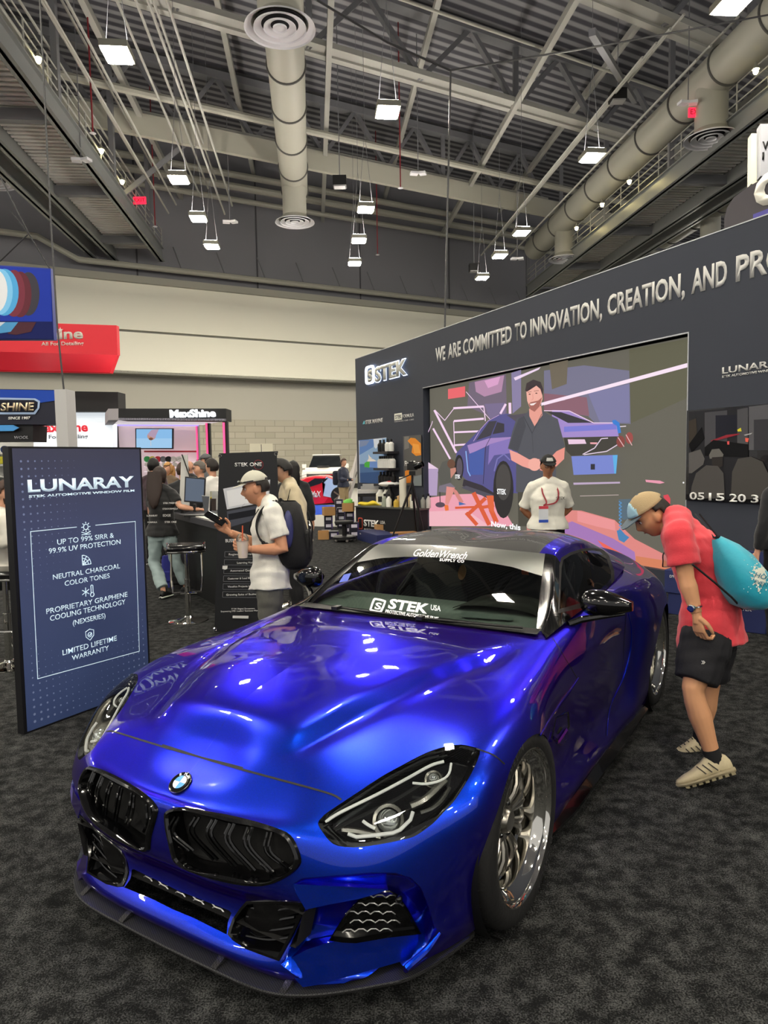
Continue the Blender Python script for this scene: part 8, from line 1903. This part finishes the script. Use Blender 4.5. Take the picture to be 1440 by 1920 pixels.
for tx_, xo, zo, sc in (('STEK MARINE', .06, -.13, .028), ('STEKFORMULA', .05, -.20, .028), ('EDGE', .05, -.28, .04), ('STEK ONE', .07, -.36, .032), ('LUNARAY', -.08, -.28, .03), ('FORMULA', -.08, -.36, .026)): text('shirt_lettering', tx_, sc, pw, plane_M(shc+Vector((xo, -.150, zo))-tw_.location, (1, -.06, 0), (0, 0, 1)), tw_, .001, ax='LEFT' if xo > 0 else 'CENTER')
for i in (0, 1): shoe(tw_, Vector((J['an'][i].x, J['an'][i].y, .085)), Vector((.25+.6*i, 1 if i == 0 else .2, 0)), .93, mat('shoe_black', '#141416', .6), mat('sole_white', '#c9c9c4', .6))
# man in beige sweater behind the banner
Ye = 7.0; ae = lambda x, y, dy=0: at_y(x, y, Ye+dy)
J = dict(head=ae(529, 884), face=Vector((-1, -.35, -.35)), sh=[ae(548, 918, -.14), ae(538, 915, .20)], el=[ae(562, 965, -.2), ae(530, 960, .25)], wr=[ae(571, 1005, -.22), ae(515, 975, .1)], hip=[ae(555, 1012, -.09), ae(553, 1012, .09)], kn=[ae(552, 1085, -.1), ae(552, 1085, .1)], an=[], fwd=Vector((-1, 0, 0)), girth=1.1)
for i in (0, 1): k_ = J['kn'][i]; J['an'].append(Vector((k_.x+.05, k_.y, .08)))
te, Mh = person('dark haired man in beige sweater looking down behind the roll-up banner', J, .95, dict(skin=('skin_fair', '#d2a486'), vox=.011, top=('long', 'sweater_beige', '#c3b596'), loose=1.6, hem=-.08, bottom=('long', 'trousers_black', '#131316'), hair=('hair_black', '#100d0c', short_hair), hair_k=2.2, seed=4))
for i in (0, 1): shoe(te, J['an'][i], Vector((-1, 0, 0)), .95, mat('shoe_black'), mat('sole_white'))
bm = bmesh.new(); c = ae(545, 915, -.20); tube(bm, [c, c+Vector((-.04, -.02, -.15)), c+Vector((-.06, 0, -.3))], .005, 5); fin('lanyard', local(bm, te), mat('strap_dark'), te)
# seated bearded man at the left edge
Ys = 6.1; as_ = lambda x, y, dy=0: at_y(x, y, Ys+dy)
J = dict(head=as_(13, 925), face=Vector((1, -.1, -.2)), sh=[as_(-5, 975, .16), as_(2, 975, -.18)], el=[as_(12, 1020, .2), as_(22, 1018, -.2)], wr=[as_(-25, 1020, .1), as_(-20, 1010, -.2)], hip=[as_(-18, 1085, .1), as_(-18, 1085, -.1)], kn=[as_(50, 1090, .12), as_(52, 1092, -.12)], an=[as_(45, 1190, .12), as_(48, 1195, -.12)], fwd=Vector((1, 0, 0)), girth=1.25)
tsd, Mh = person('bearded man in white shirt sitting on a stool at the left edge', J, .95, dict(skin=('skin_light', '#cf9c80'), vox=.011, top=('long', 'shirt_white', '#d9d6cc'), loose=1.3, hem=-.05, bottom=('long', 'trousers_black', '#131316'), hair=('hair_brown', '#3a261c', short_hair), beard=('beard_brown', '#3a261c'), seed=6))
for i in (0, 1): shoe(tsd, J['an'][i], Vector((1, 0, 0)), .95, mat('shoe_black'), mat('sole_white'))
# people farther off
far = [
 (342, 868, 9.6, 100, 'man in black shirt seen from behind beside the slim white sign', 'black', '#16171b', 'hair_brown', '#3a261c', 'front'),
 (398, 861, 9.9, 150, 'man in white shirt with dark hair standing behind the monitor', 'white2', '#d6d5cf', 'hair_dark', '#1d1612', 'front'),
 (376, 866, 10.6, 200, 'grey haired man in dark jacket and glasses behind the monitor', 'jacket', '#232429', 'hair_grey', '#5d5751', 'front'),
 (388, 853, 12.6, 180, 'man in grey cap standing in front of the neon booth', 'greytee', '#5b5d60', 'hair_dark', '#1d1612', 'down'),
 (356, 864, 13.2, 230, 'balding man in dark shirt in front of the neon booth', 'black', '#16171b', None, None, 'down'),
 (316, 868, 13.4, 250, 'blond woman in brown top in front of the neon booth', 'brown', '#6b5a48', 'hair_blond', '#b0834c', 'down'),
 (286, 860, 11.5, 80, 'dark haired visitor half hidden by the woman at the counter', 'plum', '#3a2730', 'hair_black', '#100d0c', 'down'),
 (549, 866, 9.5, 90, 'woman with dark hair behind the man in beige sweater', 'black', '#16171b', 'hair_black', '#100d0c', 'down'),
 (643, 860, 20.5, 330, 'man in navy jacket and tan trousers standing by the pickup truck', 'navy', '#20263a', 'hair_brown', '#3a261c', 'front'),
]
for px, py, Y, fa, lab, tn, tc_, hn, hc_, am in far:
    J, s = stand(px, py, Y, fa, 1.7, 1, arms=am); J['girth'] = 1.1
    o = dict(skin=('skin_light', '#cf9c80'), vox=.018, top=('long' if tn != 'greytee' else 'tee', 'top_'+tn, tc_), hem=-.05, bottom=('long', 'trousers_tan' if tn == 'navy' else 'trousers_black', '#9a8766' if tn == 'navy' else '#131316'), seed=px % 7, hands=1 if Y < 12 else 0)
    if hn: o['hair'] = (hn, hc_, short_hair if 'woman' not in lab else (lambda x, y, z: y < .35 or z > .5)); o['hair_k'] = 1.5
    tf, Mh = person(lab, J, s, o)
    for i in (0, 1): shoe(tf, J['an'][i], J['fwd'], s, mat('shoe_black'), mat('sole_white'))
    if 'cap' in lab: cap(tf, Mh, s, mat('cap_grey2', '#55575a', .8), mat('cap_grey2'))
    if 'blond' in lab or 'dark hair behind' in lab:
        bm = bmesh.new(); c0 = Mh @ Vector((0, -.07, .0)); bx_ = Mh.col[1].to_3d(); rx_ = Mh.col[0].to_3d()
        loft(bm, [[c0+rx_*w*math.cos(a)+bx_*(d_*math.sin(a)-.01)+Vector((0, 0, z)) for a in [2*math.pi*k/14 for k in range(14)]] for z, w, d_ in ((.05, .08, .04), (-.08, .10, .05), (-.22, .09, .04), (-.30, .03, .02))]); fin('long_hair', local(bm, tf), mat(hn), tf, True, angle=80)
    if 'glasses' in lab:
        bm = bmesh.new()
        for q in (-1, 1): tube(bm, [Mh @ Vector((q*.03*s+.02*s*math.cos(a), .094*s, .01*s+.015*s*math.sin(a))) for a in [2*math.pi*k/10 for k in range(10)]], .003, 4, closed=True)
        fin('glasses', local(bm, tf), satin_black, tf)
    if tn == 'navy': bm = bmesh.new(); box(bm, (J['sh'][0]+J['sh'][1])/2-J['fwd']*.2+Vector((0, 0, -.22)), (.28, .2, .42)); fin('rucksack', local(bm, tf), mat('pack_navy', '#1a1f30', .8), tf, True, bevel=.06)
# the person walking out of view on the right: only a leg and a tan shoe show
J, s = stand(1500, 850, 5.9, 100, 1.7, 1); off = at_y(1442, 1205, 5.9)-Vector((J['an'][0].x, 5.9, 0)); dxx = at_y(1447, 1200, 5.9).x-J['an'][0].x
for k in ('sh', 'el', 'wr', 'hip', 'kn', 'an'): J[k] = [p+Vector((dxx, 0, 0)) for p in J[k]]
J['head'] = J['head']+Vector((dxx, 0, 0))
tr, Mh = person('person in dark trousers and tan shoes cut off by the right edge', J, s, dict(skin=('skin_light', '#cf9c80'), vox=.018, top=('long', 'top_black', '#16171b'), hem=-.05, bottom=('long', 'trousers_black', '#131316'), hair=('hair_dark', '#1d1612', short_hair), seed=3))
for i in (0, 1): shoe(tr, J['an'][i], Vector((-.3, -1, 0)), s, mat('shoe_tan', '#a8743e', .6), mat('sole_white'))
